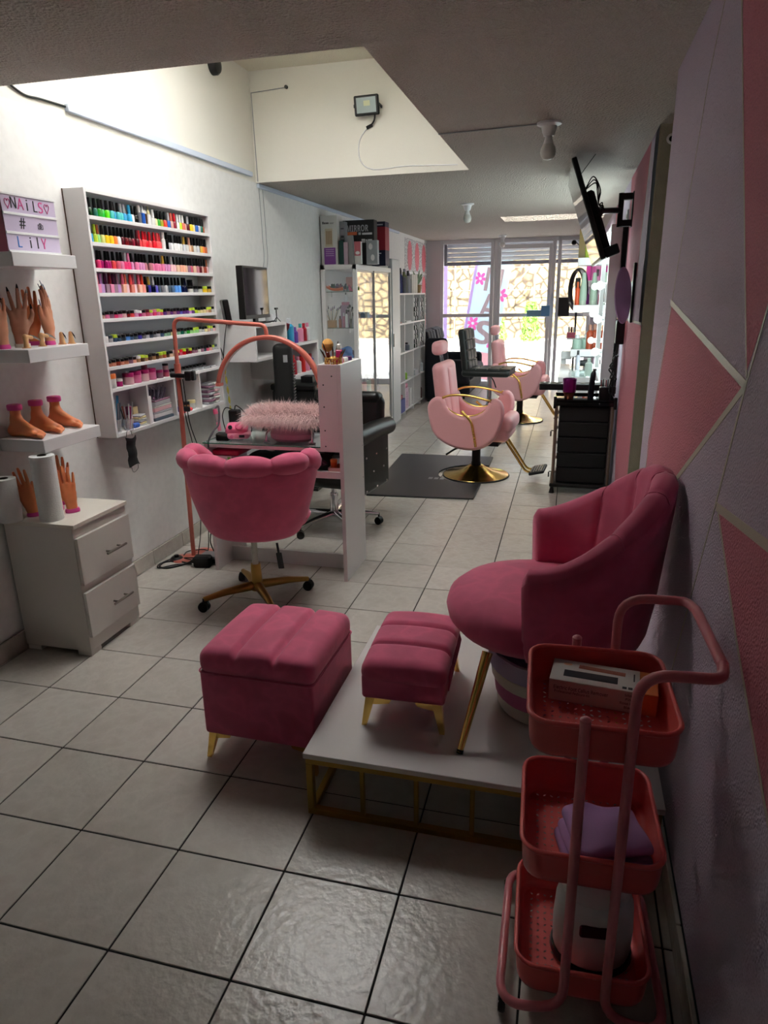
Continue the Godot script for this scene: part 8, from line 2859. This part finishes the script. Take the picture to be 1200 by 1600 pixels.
# =====================================================================  mirror wall
func vanity_wall():
	var m: Mesher
	# ---- lit mirror
	var t := thing("bulb_mirror", "tall white-framed dressing mirror edged with glowing bulbs on the right wall", "mirror", Vector3(0.33, 0.70, -6.75))
	var x0 := 0.265; var x1 := 0.36
	var z0 := -6.0; var z1 := -7.55
	var y0 := 0.70; var y1 := 2.03
	for q in [[Vector3(x0, y0, z0), Vector3(x1, y1, z0 - 0.13)], [Vector3(x0, y0, z1 + 0.13), Vector3(x1, y1, z1)], [Vector3(x0, y1 - 0.13, z0 - 0.13), Vector3(x1, y1, z1 + 0.13)], [Vector3(x0, y0, z0 - 0.13), Vector3(x1, y0 + 0.10, z1 + 0.13)]]:
		m = at_world(t)
		m.bb(q[0], q[1], 0.002)
		part(t, "frame", m, M.white_board)
	m = at_world(t)
	m.bb(Vector3(x1 - 0.01, y0, z0), Vector3(RF, y1, z0 - 0.03))
	part(t, "black_gap_strip", m, M.black_matte)  # black strip filling the gap from frame to wall
	m = at_world(t)
	m.bb(Vector3(x0 + 0.02, y0 + 0.10, z0 - 0.13), Vector3(x0 + 0.026, y1 - 0.13, z1 + 0.13))
	part(t, "glass", m, M.mirror)
	var bulb_mat := mat("bulb_glow", Color(1, 1, 1), 0.3)
	bulb_mat.emission_enabled = true
	bulb_mat.emission = Color(0.92, 1.0, 1.0)
	bulb_mat.emission_energy_multiplier = 1.6
	bulb_mat.emission_operator = BaseMaterial3D.EMISSION_OP_MULTIPLY
	var spots := []
	for y in [0.80, 1.06, 1.32, 1.58, 1.84]: spots.append([y, z0 - 0.065]); spots.append([y, z1 + 0.065])
	for z in [-6.35, -6.78, -7.2]: spots.append([y1 - 0.065, z])
	for s in spots:
		m = Mesher.new(Transform3D(Basis(Vector3(0, 0, 1), PI / 2), Vector3(x0, s[0], s[1]) - t.position))
		m.lathe([Vector2(0.022, 0.0), Vector2(0.022, 0.018), Vector2(0.016, 0.024), Vector2(0, 0.024)], Vector3(), 14)
		var so := part(t, "socket", m, M.white_plastic)
		m = Mesher.new()
		m.ball(Vector3(x0 - 0.052, s[0], s[1]) - t.position, Vector3(0.032, 0.032, 0.032), 14)
		part(so, "light_bulb", m, bulb_mat)
		var l := OmniLight3D.new()
		l.name = "bulb_light"
		l.light_color = Color(0.92, 1.0, 1.0)
		l.light_energy = 0.02
		l.light_size = 0.033
		l.omni_range = 12.0
		l.omni_attenuation = 2.0
		l.shadow_enabled = true
		l.position = Vector3(x0 - 0.052, s[0], s[1]) - t.position
		t.add_child(l, true)
	# ---- shelves past the mirror
	for q in [[1.875, -8.02, 0.02, "highest"], [1.395, -8.02, 0.0, "middle"], [0.93, -8.02, 0.0, "lowest"]]:
		m = Mesher.new()
		m.bb(Vector3(q[2] + 0.02, -0.075, 0.02), Vector3(RF, 0.0, -0.36), 0.002)
		solo("product_shelf", m, M.white_board, "thick white product shelf past the mirror, the %s of the near stack" % q[3], "shelf", Vector3(0, q[0], q[1]), 0.0)
	for q in [[1.66, "upper"], [1.31, "lower"]]:
		m = Mesher.new()
		m.bb(Vector3(0.15, -0.075, 0.0), Vector3(RF, 0.0, -0.36), 0.002)
		solo("product_shelf", m, M.white_board, "thick white product shelf past the mirror, the %s of the far stack" % q[1], "shelf", Vector3(0, q[0], -9.3), 0.0)
	t = carton("gold_carton", "tall gold carton on the highest product shelf", Vector3(0.075, 1.875, -8.14), Vector3(0.07, 0.29, 0.08), Color(0.52, 0.42, 0.18))
	simple_bottle("lime yellow lotion bottle on the highest product shelf", Vector3(0.155, 1.875, -8.10), 0.27, 0.05, Color(0.80, 0.90, 0.36), Color(0.92, 0.93, 0.80))
	simple_bottle("dark bottle behind the lime yellow lotion", Vector3(0.24, 1.875, -8.16), 0.20, 0.04, Color(0.25, 0.20, 0.18), Color(0.1, 0.1, 0.1))
	for i in 4:
		var pc = [["tall magenta", Color(0.86, 0.28, 0.66), 0.30], ["pink", Color(0.90, 0.45, 0.74), 0.20], ["blush", Color(0.92, 0.62, 0.80), 0.19], ["rose", Color(0.88, 0.40, 0.70), 0.24]][i]
		t = carton("pink_carton", "%s carton on the far product shelf" % pc[0], Vector3(0.18 + 0.055 * i, 1.66, -9.38 - 0.03 * (i % 2)), Vector3(0.052, pc[2], 0.09), pc[1])
		if i == 2: patch(t, "dark_picture", Vector3(-0.016, 0.05, 0.0452), Vector3(0.016, 0.13, 0.046), Color(0.30, 0.26, 0.28))
	var far_c := [["purple", Color(0.55, 0.18, 0.56)], ["lilac", Color(0.66, 0.55, 0.78)], ["white", Color(0.88, 0.90, 0.92)], ["rose", Color(0.80, 0.42, 0.52)]]
	for i in 4:
		simple_bottle("%s shampoo bottle on the far lower product shelf" % far_c[i][0], Vector3(0.185 + 0.052 * i, 1.31, -9.40), 0.26, 0.024, far_c[i][1], far_c[(i + 1) % 4][1], "shampoo bottles on the far product shelf")
	simple_bottle("orange hair tonic bottle on the middle product shelf", Vector3(0.055, 1.395, -8.12), 0.24, 0.024, Color(0.88, 0.34, 0.18), Color(0.86, 0.40, 0.22))
	t = thing("sage_tube", "tall sage green tube standing on its cap on the middle product shelf", "tube", Vector3(0.115, 1.395, -8.10))
	m = Mesher.new()
	m.lathe([Vector2(0, 0.04), Vector2(0.040, 0.045), Vector2(0.034, 0.18), Vector2(0.018, 0.33), Vector2(0, 0.335)], Vector3(), 16, 1.0, 0.7)
	part(t, "body", m, tint(Color(0.66, 0.74, 0.66), 0.4))
	m = Mesher.new()
	m.lathe([Vector2(0, 0), Vector2(0.036, 0), Vector2(0.036, 0.045), Vector2(0, 0.046)], Vector3(), 16)
	part(t, "cap", m, tint(Color(0.72, 0.78, 0.70), 0.4))
	t = copy_of(t, Vector3(0.225, 1.395, -8.14), 0.0, "tall sage green tube close to the mirror on the middle shelf")
	for i in 2:
		t = thing("serum_jar", ["pale green squat jar on the lowest product shelf", "pale green squat jar behind the first on the lowest shelf"][i], "jar", Vector3(0.085 + 0.095 * i, 0.93, -8.08 - 0.06 * i))
		m = Mesher.new()
		m.lathe([Vector2(0, 0), Vector2(0.05, 0), Vector2(0.052, 0.005), Vector2(0.052, 0.10), Vector2(0.03, 0.115), Vector2(0, 0.115)], Vector3(), 18)
		part(t, "body", m, tint(Color(0.62, 0.72, 0.66), 0.3))
		m = Mesher.new()
		m.lathe([Vector2(0.024, 0.11), Vector2(0.024, 0.15), Vector2(0.006, 0.155), Vector2(0.006, 0.19), Vector2(0, 0.19)], Vector3(), 14)
		part(t, "pump", m, M.white_plastic)
	for i in 2:
		simple_bottle(["copper oil bottle on the lowest product shelf", "second copper oil bottle close behind on the lowest shelf"][i], Vector3(0.215 + 0.05 * i, 0.93, -8.06 - 0.07 * i), 0.26, 0.036, Color(0.66, 0.28, 0.16), Color(0.70, 0.50, 0.42))
	t = thing("polish_tray", "clear red tray of small bottles beside the lowest product shelf", "tray", Vector3(0.02, 1.02, -8.6))
	m = Mesher.new()
	m.bb(Vector3(-0.05, 0.0, -0.08), Vector3(0.05, 0.06, 0.08), 0.003)
	part(t, "tray", m, tint(Color(0.66, 0.22, 0.32), 0.3))
	m = Mesher.new()
	m.bb(Vector3(-0.05, -0.02, -0.08), Vector3(0.37, 0.0, 0.08), 0.002)
	part(t, "bracket_shelf", m, M.white_board)
	for i in 3:
		m = Mesher.new()
		m.lathe([Vector2(0, 0.06), Vector2(0.012, 0.06), Vector2(0.012, 0.12), Vector2(0, 0.125)], Vector3(-0.03 + 0.03 * i, 0, 0.02), 10)
		part(t, "small_bottle", m, tint([Color(0.7, 0.7, 0.72), Color(0.35, 0.12, 0.16), Color(0.6, 0.6, 0.62)][i], 0.3))
	# ---- white counter under the mirror shelves
	t = thing("vanity_counter", "white wall counter with a glass top beyond the trolley", "counter", Vector3(0.15, 0.0, -7.6))
	m = at_world(t)
	m.bb(Vector3(-0.085, 0.50, -7.05), Vector3(RF - 0.004, 0.735, -8.4), 0.002)
	part(t, "carcass", m, M.white_board)
	m = at_world(t)
	m.bb(Vector3(-0.06, 0.0, -8.2), Vector3(RF - 0.004, 0.5, -8.22), 0.002)
	m.bb(Vector3(-0.06, 0.0, -7.25), Vector3(RF - 0.004, 0.5, -7.27), 0.002)
	part(t, "support", m, M.white_board)
	m = at_world(t)
	m.bb(Vector3(0.02, 0.736, -7.06), Vector3(RF - 0.14, 0.743, -8.38))
	part(t, "glass_top", m, M.table_glass)
	m = at_world(t)
	m.tube([Vector3(-0.09, 0.62, -7.3), Vector3(-0.105, 0.62, -7.3), Vector3(-0.105, 0.62, -7.45)], 0.005, 6)
	part(t, "handle", m, M.steel)
	simple_bottle("milky white vase-shaped bottle on the counter by the mirror", Vector3(0.20, 0.744, -7.15), 0.17, 0.035, Color(0.84, 0.92, 0.88), Color(0.84, 0.92, 0.88))
	simple_bottle("chrome spray can on the glass counter top", Vector3(0.10, 0.744, -7.7), 0.20, 0.026, Color(0.55, 0.55, 0.58), Color(0.15, 0.15, 0.16))
	t = thing("hair_dryer", "dark hair dryer lying on the glass counter top", "hair dryer", Vector3(0.17, 0.744, -7.9))
	m = Mesher.new()
	m.tube([Vector3(-0.07, 0.05, 0), Vector3(0.07, 0.05, 0)], [0.03, 0.042], 14)
	part(t, "barrel", m, M.black)
	m = Mesher.new()
	m.tube([Vector3(0.03, 0.05, 0), Vector3(0.05, 0.012, 0.07)], 0.016, 10)
	part(t, "handle", m, M.black)
	t = thing("white_sprayer", "small white trigger sprayer on the counter's near edge", "sprayer", Vector3(0.03, 0.744, -7.12))
	m = Mesher.new()
	m.lathe([Vector2(0, 0), Vector2(0.016, 0), Vector2(0.016, 0.03), Vector2(0.004, 0.045), Vector2(0.004, 0.09), Vector2(0, 0.09)], Vector3(), 12)
	part(t, "body", m, M.white_plastic)
	t = thing("wall_dispenser", "white swivel dispenser arm over the counter", "dispenser", Vector3(-0.02, 0.80, -8.3))
	m = Mesher.new()
	m.bb(Vector3(-0.06, 0.0, -0.06), Vector3(0.06, 0.09, 0.06), 0.01)
	m.bb(Vector3(-0.06, -0.055, -0.03), Vector3(0.0, 0.0, 0.03), 0.005)
	part(t, "body", m, M.white_plastic)
	m = Mesher.new()
	m.bb(Vector3(0.06, 0.02, -0.03), Vector3(0.41, 0.07, 0.03), 0.005)
	part(t, "arm", m, M.white_plastic)
	# ---- ring light
	t = thing("ring_light", "large black ring light on a stand beside the product shelves", "ring light", Vector3(0.06, 0.0, -9.0))
	m = Mesher.new()
	var rows := []
	for k in 36:
		var a := TAU * k / 36.0
		rows.append(Vector3(cos(a) * 0.085, 1.55 + sin(a) * 0.235, cos(a) * 0.21))
	m.tube(rows, 0.035, 10, true, true, 0.5)
	part(t, "ring", m, M.black)
	m = Mesher.new()
	m.tube([Vector3(0, 1.32, 0), Vector3(0, 0.06, 0)], 0.012, 8)
	part(t, "pole", m, M.black)
	for k in 3:
		m = Mesher.new()
		var a := TAU * k / 3.0 + 0.5
		m.tube([Vector3(0, 0.25, 0), Vector3(cos(a) * 0.22, 0.008, sin(a) * 0.22)], 0.008, 6)
		part(t, "leg", m, M.black)
	m = Mesher.new()
	m.box(Vector3(0.0, 1.62, 0.03), Vector3(0.06, 0.14, 0.02), 0.005)
	part(t, "phone_holder", m, M.black)
	# ---- boxes on the window transom ledge
	m = Mesher.new()
	m.bb(Vector3(-0.66, 1.155, ZF + 0.025), Vector3(0.30, 1.165, ZF + 0.28))
	solo("window_ledge", m, M.cabinet_glass, "glass display ledge across the door side of the shop window", "ledge")
	carton("pale_blue_box", "flat pale blue box on the window ledge", Vector3(-0.58, 1.165, ZF + 0.15), Vector3(0.22, 0.09, 0.16), Color(0.50, 0.66, 0.76))
	carton("blue_box", "taller sky blue box on the window ledge", Vector3(-0.40, 1.165, ZF + 0.15), Vector3(0.13, 0.16, 0.16), Color(0.45, 0.66, 0.84))
	carton("black_box", "black cube-shaped box on the window ledge behind the ring light", Vector3(-0.115, 1.165, ZF + 0.15), Vector3(0.17, 0.28, 0.18), Color(0.05, 0.05, 0.055))
	# ---- wall socket, switch and things hung near the doorway recess
	t = thing("light_switch", "white wall plate above the mirror frame", "switch", Vector3(RF, 2.08, -6.15))
	m = Mesher.new()
	m.bb(Vector3(-0.012, -0.06, -0.04), Vector3(0, 0.06, 0.04), 0.003)
	part(t, "plate", m, M.white_plastic)
	m = Mesher.new()
	m.bb(Vector3(-0.016, 0.0, -0.012), Vector3(-0.012, 0.03, 0.012), 0.001)
	part(t, "rocker", m, M.off_white)
	t = thing("mirror_socket", "black-framed socket plate on the mirror's lit frame", "socket", Vector3(0.262, 1.52, -6.09))
	m = Mesher.new()
	m.bb(Vector3(-0.010, -0.075, -0.055), Vector3(0.002, 0.075, 0.055), 0.002)
	part(t, "plate", m, M.white_plastic)
	m = Mesher.new()
	m.bb(Vector3(-0.013, -0.066, -0.046), Vector3(-0.010, 0.066, 0.046), 0.001)
	part(t, "face", m, M.black)
	t = thing("purple_paddle", "purple glitter paddle mirror hanging on the right wall", "hand mirror", Vector3(RF - 0.012, 1.34, -4.86))
	m = Mesher.new(Transform3D(Basis(Vector3(0, 0, 1), 0.07) * Basis(Vector3.UP, 0.5) * Basis(Vector3.RIGHT, PI / 2), Vector3(-0.062, 0.17, 0)))
	m.lathe([Vector2(0, -0.006), Vector2(0.085, -0.006), Vector2(0.09, 0.0), Vector2(0.085, 0.006), Vector2(0, 0.006)], Vector3(), 28, 0.68, 1.95)
	part(t, "paddle", m, mat("purple_glitter", Color(0.68, 0.54, 0.72), 0.35))
	m = Mesher.new()
	m.bb(Vector3(-0.006, 0.0, -0.10), Vector3(0.010, 0.37, -0.03), 0.003)
	part(t, "black_backplate", m, M.black)
	t = thing("clipper_case", "black holster with tools hanging on the right wall beyond the purple paddle", "tool holster", Vector3(RF - 0.03, 1.16, -5.55))
	m = Mesher.new()
	m.bb(Vector3(-0.03, 0, -0.06), Vector3(0.03, 0.17, 0.06), 0.006)
	part(t, "holster", m, M.black)
	m = Mesher.new()
	m.box(Vector3(-0.005, 0.19, 0), Vector3(0.045, 0.03, 0.05), 0.005)
	part(t, "brass_clasp", m, M.brass)
	m = Mesher.new()
	m.tube([Vector3(0.0, 0.2, -0.03), Vector3(0.0, 0.24, 0), Vector3(0, 0.2, 0.03)], 0.006, 6)
	part(t, "loop", m, M.black)
	t = thing("cable_bundle", "bunched black cables hanging on the right wall above the trolley", "cables", Vector3(RF - 0.05, 0.80, -5.52))
	m = Mesher.new()
	var rr := RandomNumberGenerator.new()
	rr.seed = 9
	for s in 5:
		var pts := []
		for k in 9: pts.append(Vector3(rr.randf_range(-0.035, 0.02), 0.30 - 0.035 * k + rr.randf_range(-0.03, 0.03), rr.randf_range(-0.05, 0.05)))
		m.tube(curve(pts, 4), 0.005, 6)
	m.tube(curve([Vector3(0.02, 0.42, -0.02), Vector3(0.01, 0.30, 0), Vector3(0, 0.1, 0.02), Vector3(0.0, -0.02, 0.03)], 5), 0.005, 6)
	part(t, "cables", m, M.black)
	m = Mesher.new()
	m.box(Vector3(0, 0.02, 0), Vector3(0.05, 0.06, 0.05), 0.008)
	part(t, "plug", m, M.black)
	wall_tv()

func wall_tv():
	# big television on a swing arm, tipped down and seen from its edge
	var t := thing("wall_television", "large black television tipped downward on a swing arm high on the right wall", "television", Vector3(0.05, 2.01, -5.33))
	var top := Vector3(-0.068, 2.312, 0)
	var bot := Vector3(0.150, 1.722, 0)
	var up := (top - bot).normalized()
	var zax := Vector3(0, 0, 1)
	var out := up.cross(zax).normalized()           # screen side, towards -x and down
	if out.x > 0: out = -out
	var c := (top + bot) * 0.5 + Vector3(0, 0, -5.33)
	var bas := Basis(Vector3(0, 0, -1), up, out)
	bas = bas * Basis(Vector3.UP, -0.026)
	var h := (top - bot).length()
	var tr := Transform3D(bas, c - t.position)
	var m := Mesher.new(tr)
	m.bb(Vector3(-0.53, -h / 2, -0.032), Vector3(0.53, h / 2, 0.0), 0.005)
	part(t, "housing", m, M.black)
	m = Mesher.new(tr)
	m.bb(Vector3(-0.52, -h / 2 + 0.02, 0.0002), Vector3(0.52, h / 2 - 0.01, 0.0015))
	part(t, "screen", m, mat("big_screen", Color(0.03, 0.03, 0.035), 0.04))
	m = Mesher.new(tr)
	m.bb(Vector3(-0.40, -h / 2 + 0.03, -0.085), Vector3(0.40, h / 2 - 0.20, -0.032), 0.015)
	part(t, "rear_bulge", m, M.black_matte)
	m = Mesher.new(tr)
	m.bb(Vector3(-0.53, -h / 2 - 0.0, -0.12), Vector3(-0.36, -h / 2 + 0.06, -0.032), 0.006)
	part(t, "speaker_foot", m, M.black)
	m = Mesher.new(tr)
	m.tube([Vector3(-0.3, h / 2 - 0.08, -0.04), Vector3(-0.36, h / 2 + 0.02, -0.20)], 0.0025, 5)
	part(t, "aerial", m, M.black)
	m = Mesher.new(tr)
	for k in 3:
		m.tube(curve([Vector3(-0.25 + 0.03 * k, 0.15, -0.05), Vector3(-0.33, 0.19 - 0.02 * k, -0.11), Vector3(-0.30, 0.10, -0.13 + 0.01 * k), Vector3(-0.26, 0.03, -0.10), Vector3(-0.30, -0.02 + 0.02 * k, -0.12), Vector3(-0.2, -0.05, -0.09)], 6), 0.004, 6)
	part(t, "cable_loops", m, M.black)
	t = thing("tv_swing_arm", "black steel swing arm holding the large television to the wall", "wall bracket", Vector3(RF, 2.10, -5.72))
	m = Mesher.new()
	m.bb(Vector3(-0.008, -0.12, -0.05), Vector3(0, 0.12, 0.05), 0.002)
	part(t, "wall_plate", m, M.black)
	for y in [-0.09, 0.09]:
		m = Mesher.new()
		m.bb(Vector3(-0.085, y - 0.022, -0.03), Vector3(-0.006, y + 0.022, 0.03), 0.003)
		part(t, "lug", m, M.black)
	m = Mesher.new()
	m.tube([Vector3(-0.085, -0.115, 0), Vector3(-0.085, 0.115, 0)], 0.020, 10)
	part(t, "hinge", m, M.black)
	m = Mesher.new()
	m.tube([Vector3(-0.085, 0.0, 0), Vector3(-0.235, -0.02, 0.22)], 0.020, 10)
	part(t, "arm", m, M.black)
	m = Mesher.new()
	m.tube([Vector3(-0.235, -0.02, 0.22), Vector3(-0.262, -0.03, 0.25)], 0.03, 10)
	part(t, "pivot", m, M.black)
	m = Mesher.new(Transform3D(bas, Vector3(-0.268, -0.06, 0.30)))
	m.bb(Vector3(-0.1, -0.1, -0.012), Vector3(0.1, 0.1, 0.0), 0.003)
	part(t, "vesa_plate", m, M.black)

# =====================================================================  ceiling
func ceiling_fittings():
	var m: Mesher
	var t: Node3D
	for q in [[Vector3(-0.165, CY, -4.02), "bare white bulb in a ceiling holder near the skylight edge"], [Vector3(-1.03, CY, -7.2), "bare white bulb in a ceiling holder over the salon chairs"], [Vector3(-1.07, CY, -11.3), "bare white bulb in a ceiling holder before the shop door"]]:
		t = thing("ceiling_bulb", q[1], "light bulb", q[0], 0.0, "ceiling bulbs")
		m = Mesher.new()
		m.lathe([Vector2(0, 0.0), Vector2(0.062, 0.0), Vector2(0.062, -0.010), Vector2(0.040, -0.018), Vector2(0.034, -0.045), Vector2(0.026, -0.062), Vector2(0, -0.062)], Vector3(), 24)
		part(t, "holder", m, M.white_plastic)
		m = Mesher.new()
		m.lathe([Vector2(0.018, -0.058), Vector2(0.020, -0.075), Vector2(0.028, -0.100)], Vector3(), 18)
		part(t, "collar", m, M.white_plastic)
		m = Mesher.new()
		m.lathe([Vector2(0.0275, -0.099), Vector2(0.037, -0.117), Vector2(0.0395, -0.136), Vector2(0.035, -0.155), Vector2(0.022, -0.169), Vector2(0, -0.175)], Vector3(), 22)
		part(t, "glass_bulb", m, mat("opal_bulb", Color(0.84, 0.84, 0.82), 0.3))
	m = Mesher.new()
	m.tube([Vector3(-0.22, CY - 0.004, -4.02), Vector3(-0.45, CY - 0.004, -4.05), Vector3(-0.748, CY - 0.004, -4.08)], 0.0035, 6)
	solo("ceiling_wire", m, M.grey_board, "thin grey wire along the ceiling from the bulb holder to the skylight", "wire")
	# floodlight in the well
	t = thing("floodlight", "black square floodlight mounted high in the skylight well", "floodlight", Vector3(-1.465, 2.80, WZ1))
	m = Mesher.new(Transform3D(Basis(Vector3.RIGHT, 0.15) * Basis(Vector3(0, 0, 1), 0.02), Vector3(0, 0, 0.07)))
	m.bb(Vector3(-0.088, -0.062, -0.015), Vector3(0.088, 0.062, 0.015), 0.006)
	part(t, "housing", m, M.black)
	m = Mesher.new(Transform3D(Basis(Vector3.RIGHT, 0.15) * Basis(Vector3(0, 0, 1), 0.02), Vector3(0, 0, 0.07)))
	m.bb(Vector3(-0.070, -0.046, 0.015), Vector3(0.070, 0.048, 0.0165))
	part(t, "lens", m, mat("lens_grey", Color(0.66, 0.72, 0.72), 0.2))
	m = Mesher.new(Transform3D(Basis(Vector3.RIGHT, 0.15) * Basis(Vector3(0, 0, 1), 0.02), Vector3(0, 0, 0.07)))
	m.bb(Vector3(-0.018, -0.004, 0.0166), Vector3(0.028, 0.028, 0.0176))
	part(t, "led_array", m, tint(Color(0.80, 0.82, 0.66), 0.4))
	m = Mesher.new()
	m.bb(Vector3(-0.094, -0.01, 0.0), Vector3(-0.088, 0.01, 0.075), 0.001)
	m.bb(Vector3(0.088, -0.01, 0.0), Vector3(0.094, 0.01, 0.075), 0.001)
	part(t, "yoke", m, M.black)
	m = Mesher.new()
	m.tube(curve([Vector3(0.055, -0.06, 0.06), Vector3(0.04, -0.09, 0.03), Vector3(0.01, -0.115, 0.01)], 5), 0.006, 6)
	part(t, "lead", m, M.black)
	m = Mesher.new()
	m.tube([Vector3(0.022, -0.112, 0.012), Vector3(-0.02, -0.128, 0.012)], 0.012, 8)
	part(t, "connector", m, M.black)
	m = Mesher.new()
	m.tube(curve([Vector3(-1.488, 2.67, WZ1 + 0.006), Vector3(-1.54, 2.60, WZ1 + 0.005), Vector3(-1.55, 2.51, WZ1 + 0.005), Vector3(-1.52, 2.44, WZ1 + 0.005), Vector3(-1.45, 2.405, WZ1 + 0.005), Vector3(-1.35, 2.403, WZ1 + 0.005), Vector3(-1.2, 2.412, WZ1 + 0.005), Vector3(-0.83, 2.40, WZ1 + 0.005)], 6), 0.004, 6)
	solo("floodlight_cable", m, M.white_plastic, "white cable looping below the floodlight across the well wall", "cable")
	m = Mesher.new()
	m.tube([Vector3(LX + 0.02, 2.37, WZ1 + 0.006), Vector3(LX + 0.012, 2.96, WZ1 + 0.006), Vector3(-2.08, 2.975, WZ1 + 0.006)], 0.0035, 6)
	solo("corner_wire", m, M.grey_board, "thin wire up the corner of the skylight well", "wire")
	m = Mesher.new()
	m.tube([Vector3(-2.08, 2.975, WZ1 + 0.002), Vector3(-2.08, 2.975, WZ1 + 0.02)], 0.012, 8)
	solo("wall_screw", m, M.charcoal, "dark screw head at the end of the corner wire", "screw")
	t = thing("roof_vent", "black round vent on the left wall high in the skylight well", "vent", Vector3(LX, 2.99, -4.72))
	m = Mesher.new(Transform3D(Basis(Vector3(0, 0, 1), -PI / 2), Vector3.ZERO))
	m.lathe([Vector2(0.06, 0.0), Vector2(0.06, 0.03), Vector2(0.05, 0.045), Vector2(0, 0.055)], Vector3(), 20)
	part(t, "dome", m, M.black)
	# camera by the shop door
	t = thing("security_camera", "small black dome camera with a cable at the top of the shop front", "camera", Vector3(-0.02, 2.26, ZF + 0.03))
	m = Mesher.new()
	m.ball(Vector3(0, 0, 0.03), Vector3(0.04, 0.04, 0.04), 12)
	part(t, "lens_ball", m, M.black)
	m = Mesher.new()
	m.tube(curve([Vector3(0.04, 0.0, 0.01), Vector3(0.10, -0.05, 0.01), Vector3(0.16, -0.03, 0.01), Vector3(0.22, 0.02, 0.01)], 6), 0.006, 6)
	m.tube(curve([Vector3(0.05, 0.03, 0.01), Vector3(0.12, 0.01, 0.01), Vector3(0.18, 0.04, 0.01)], 6), 0.005, 6)
	part(t, "cable", m, M.black)
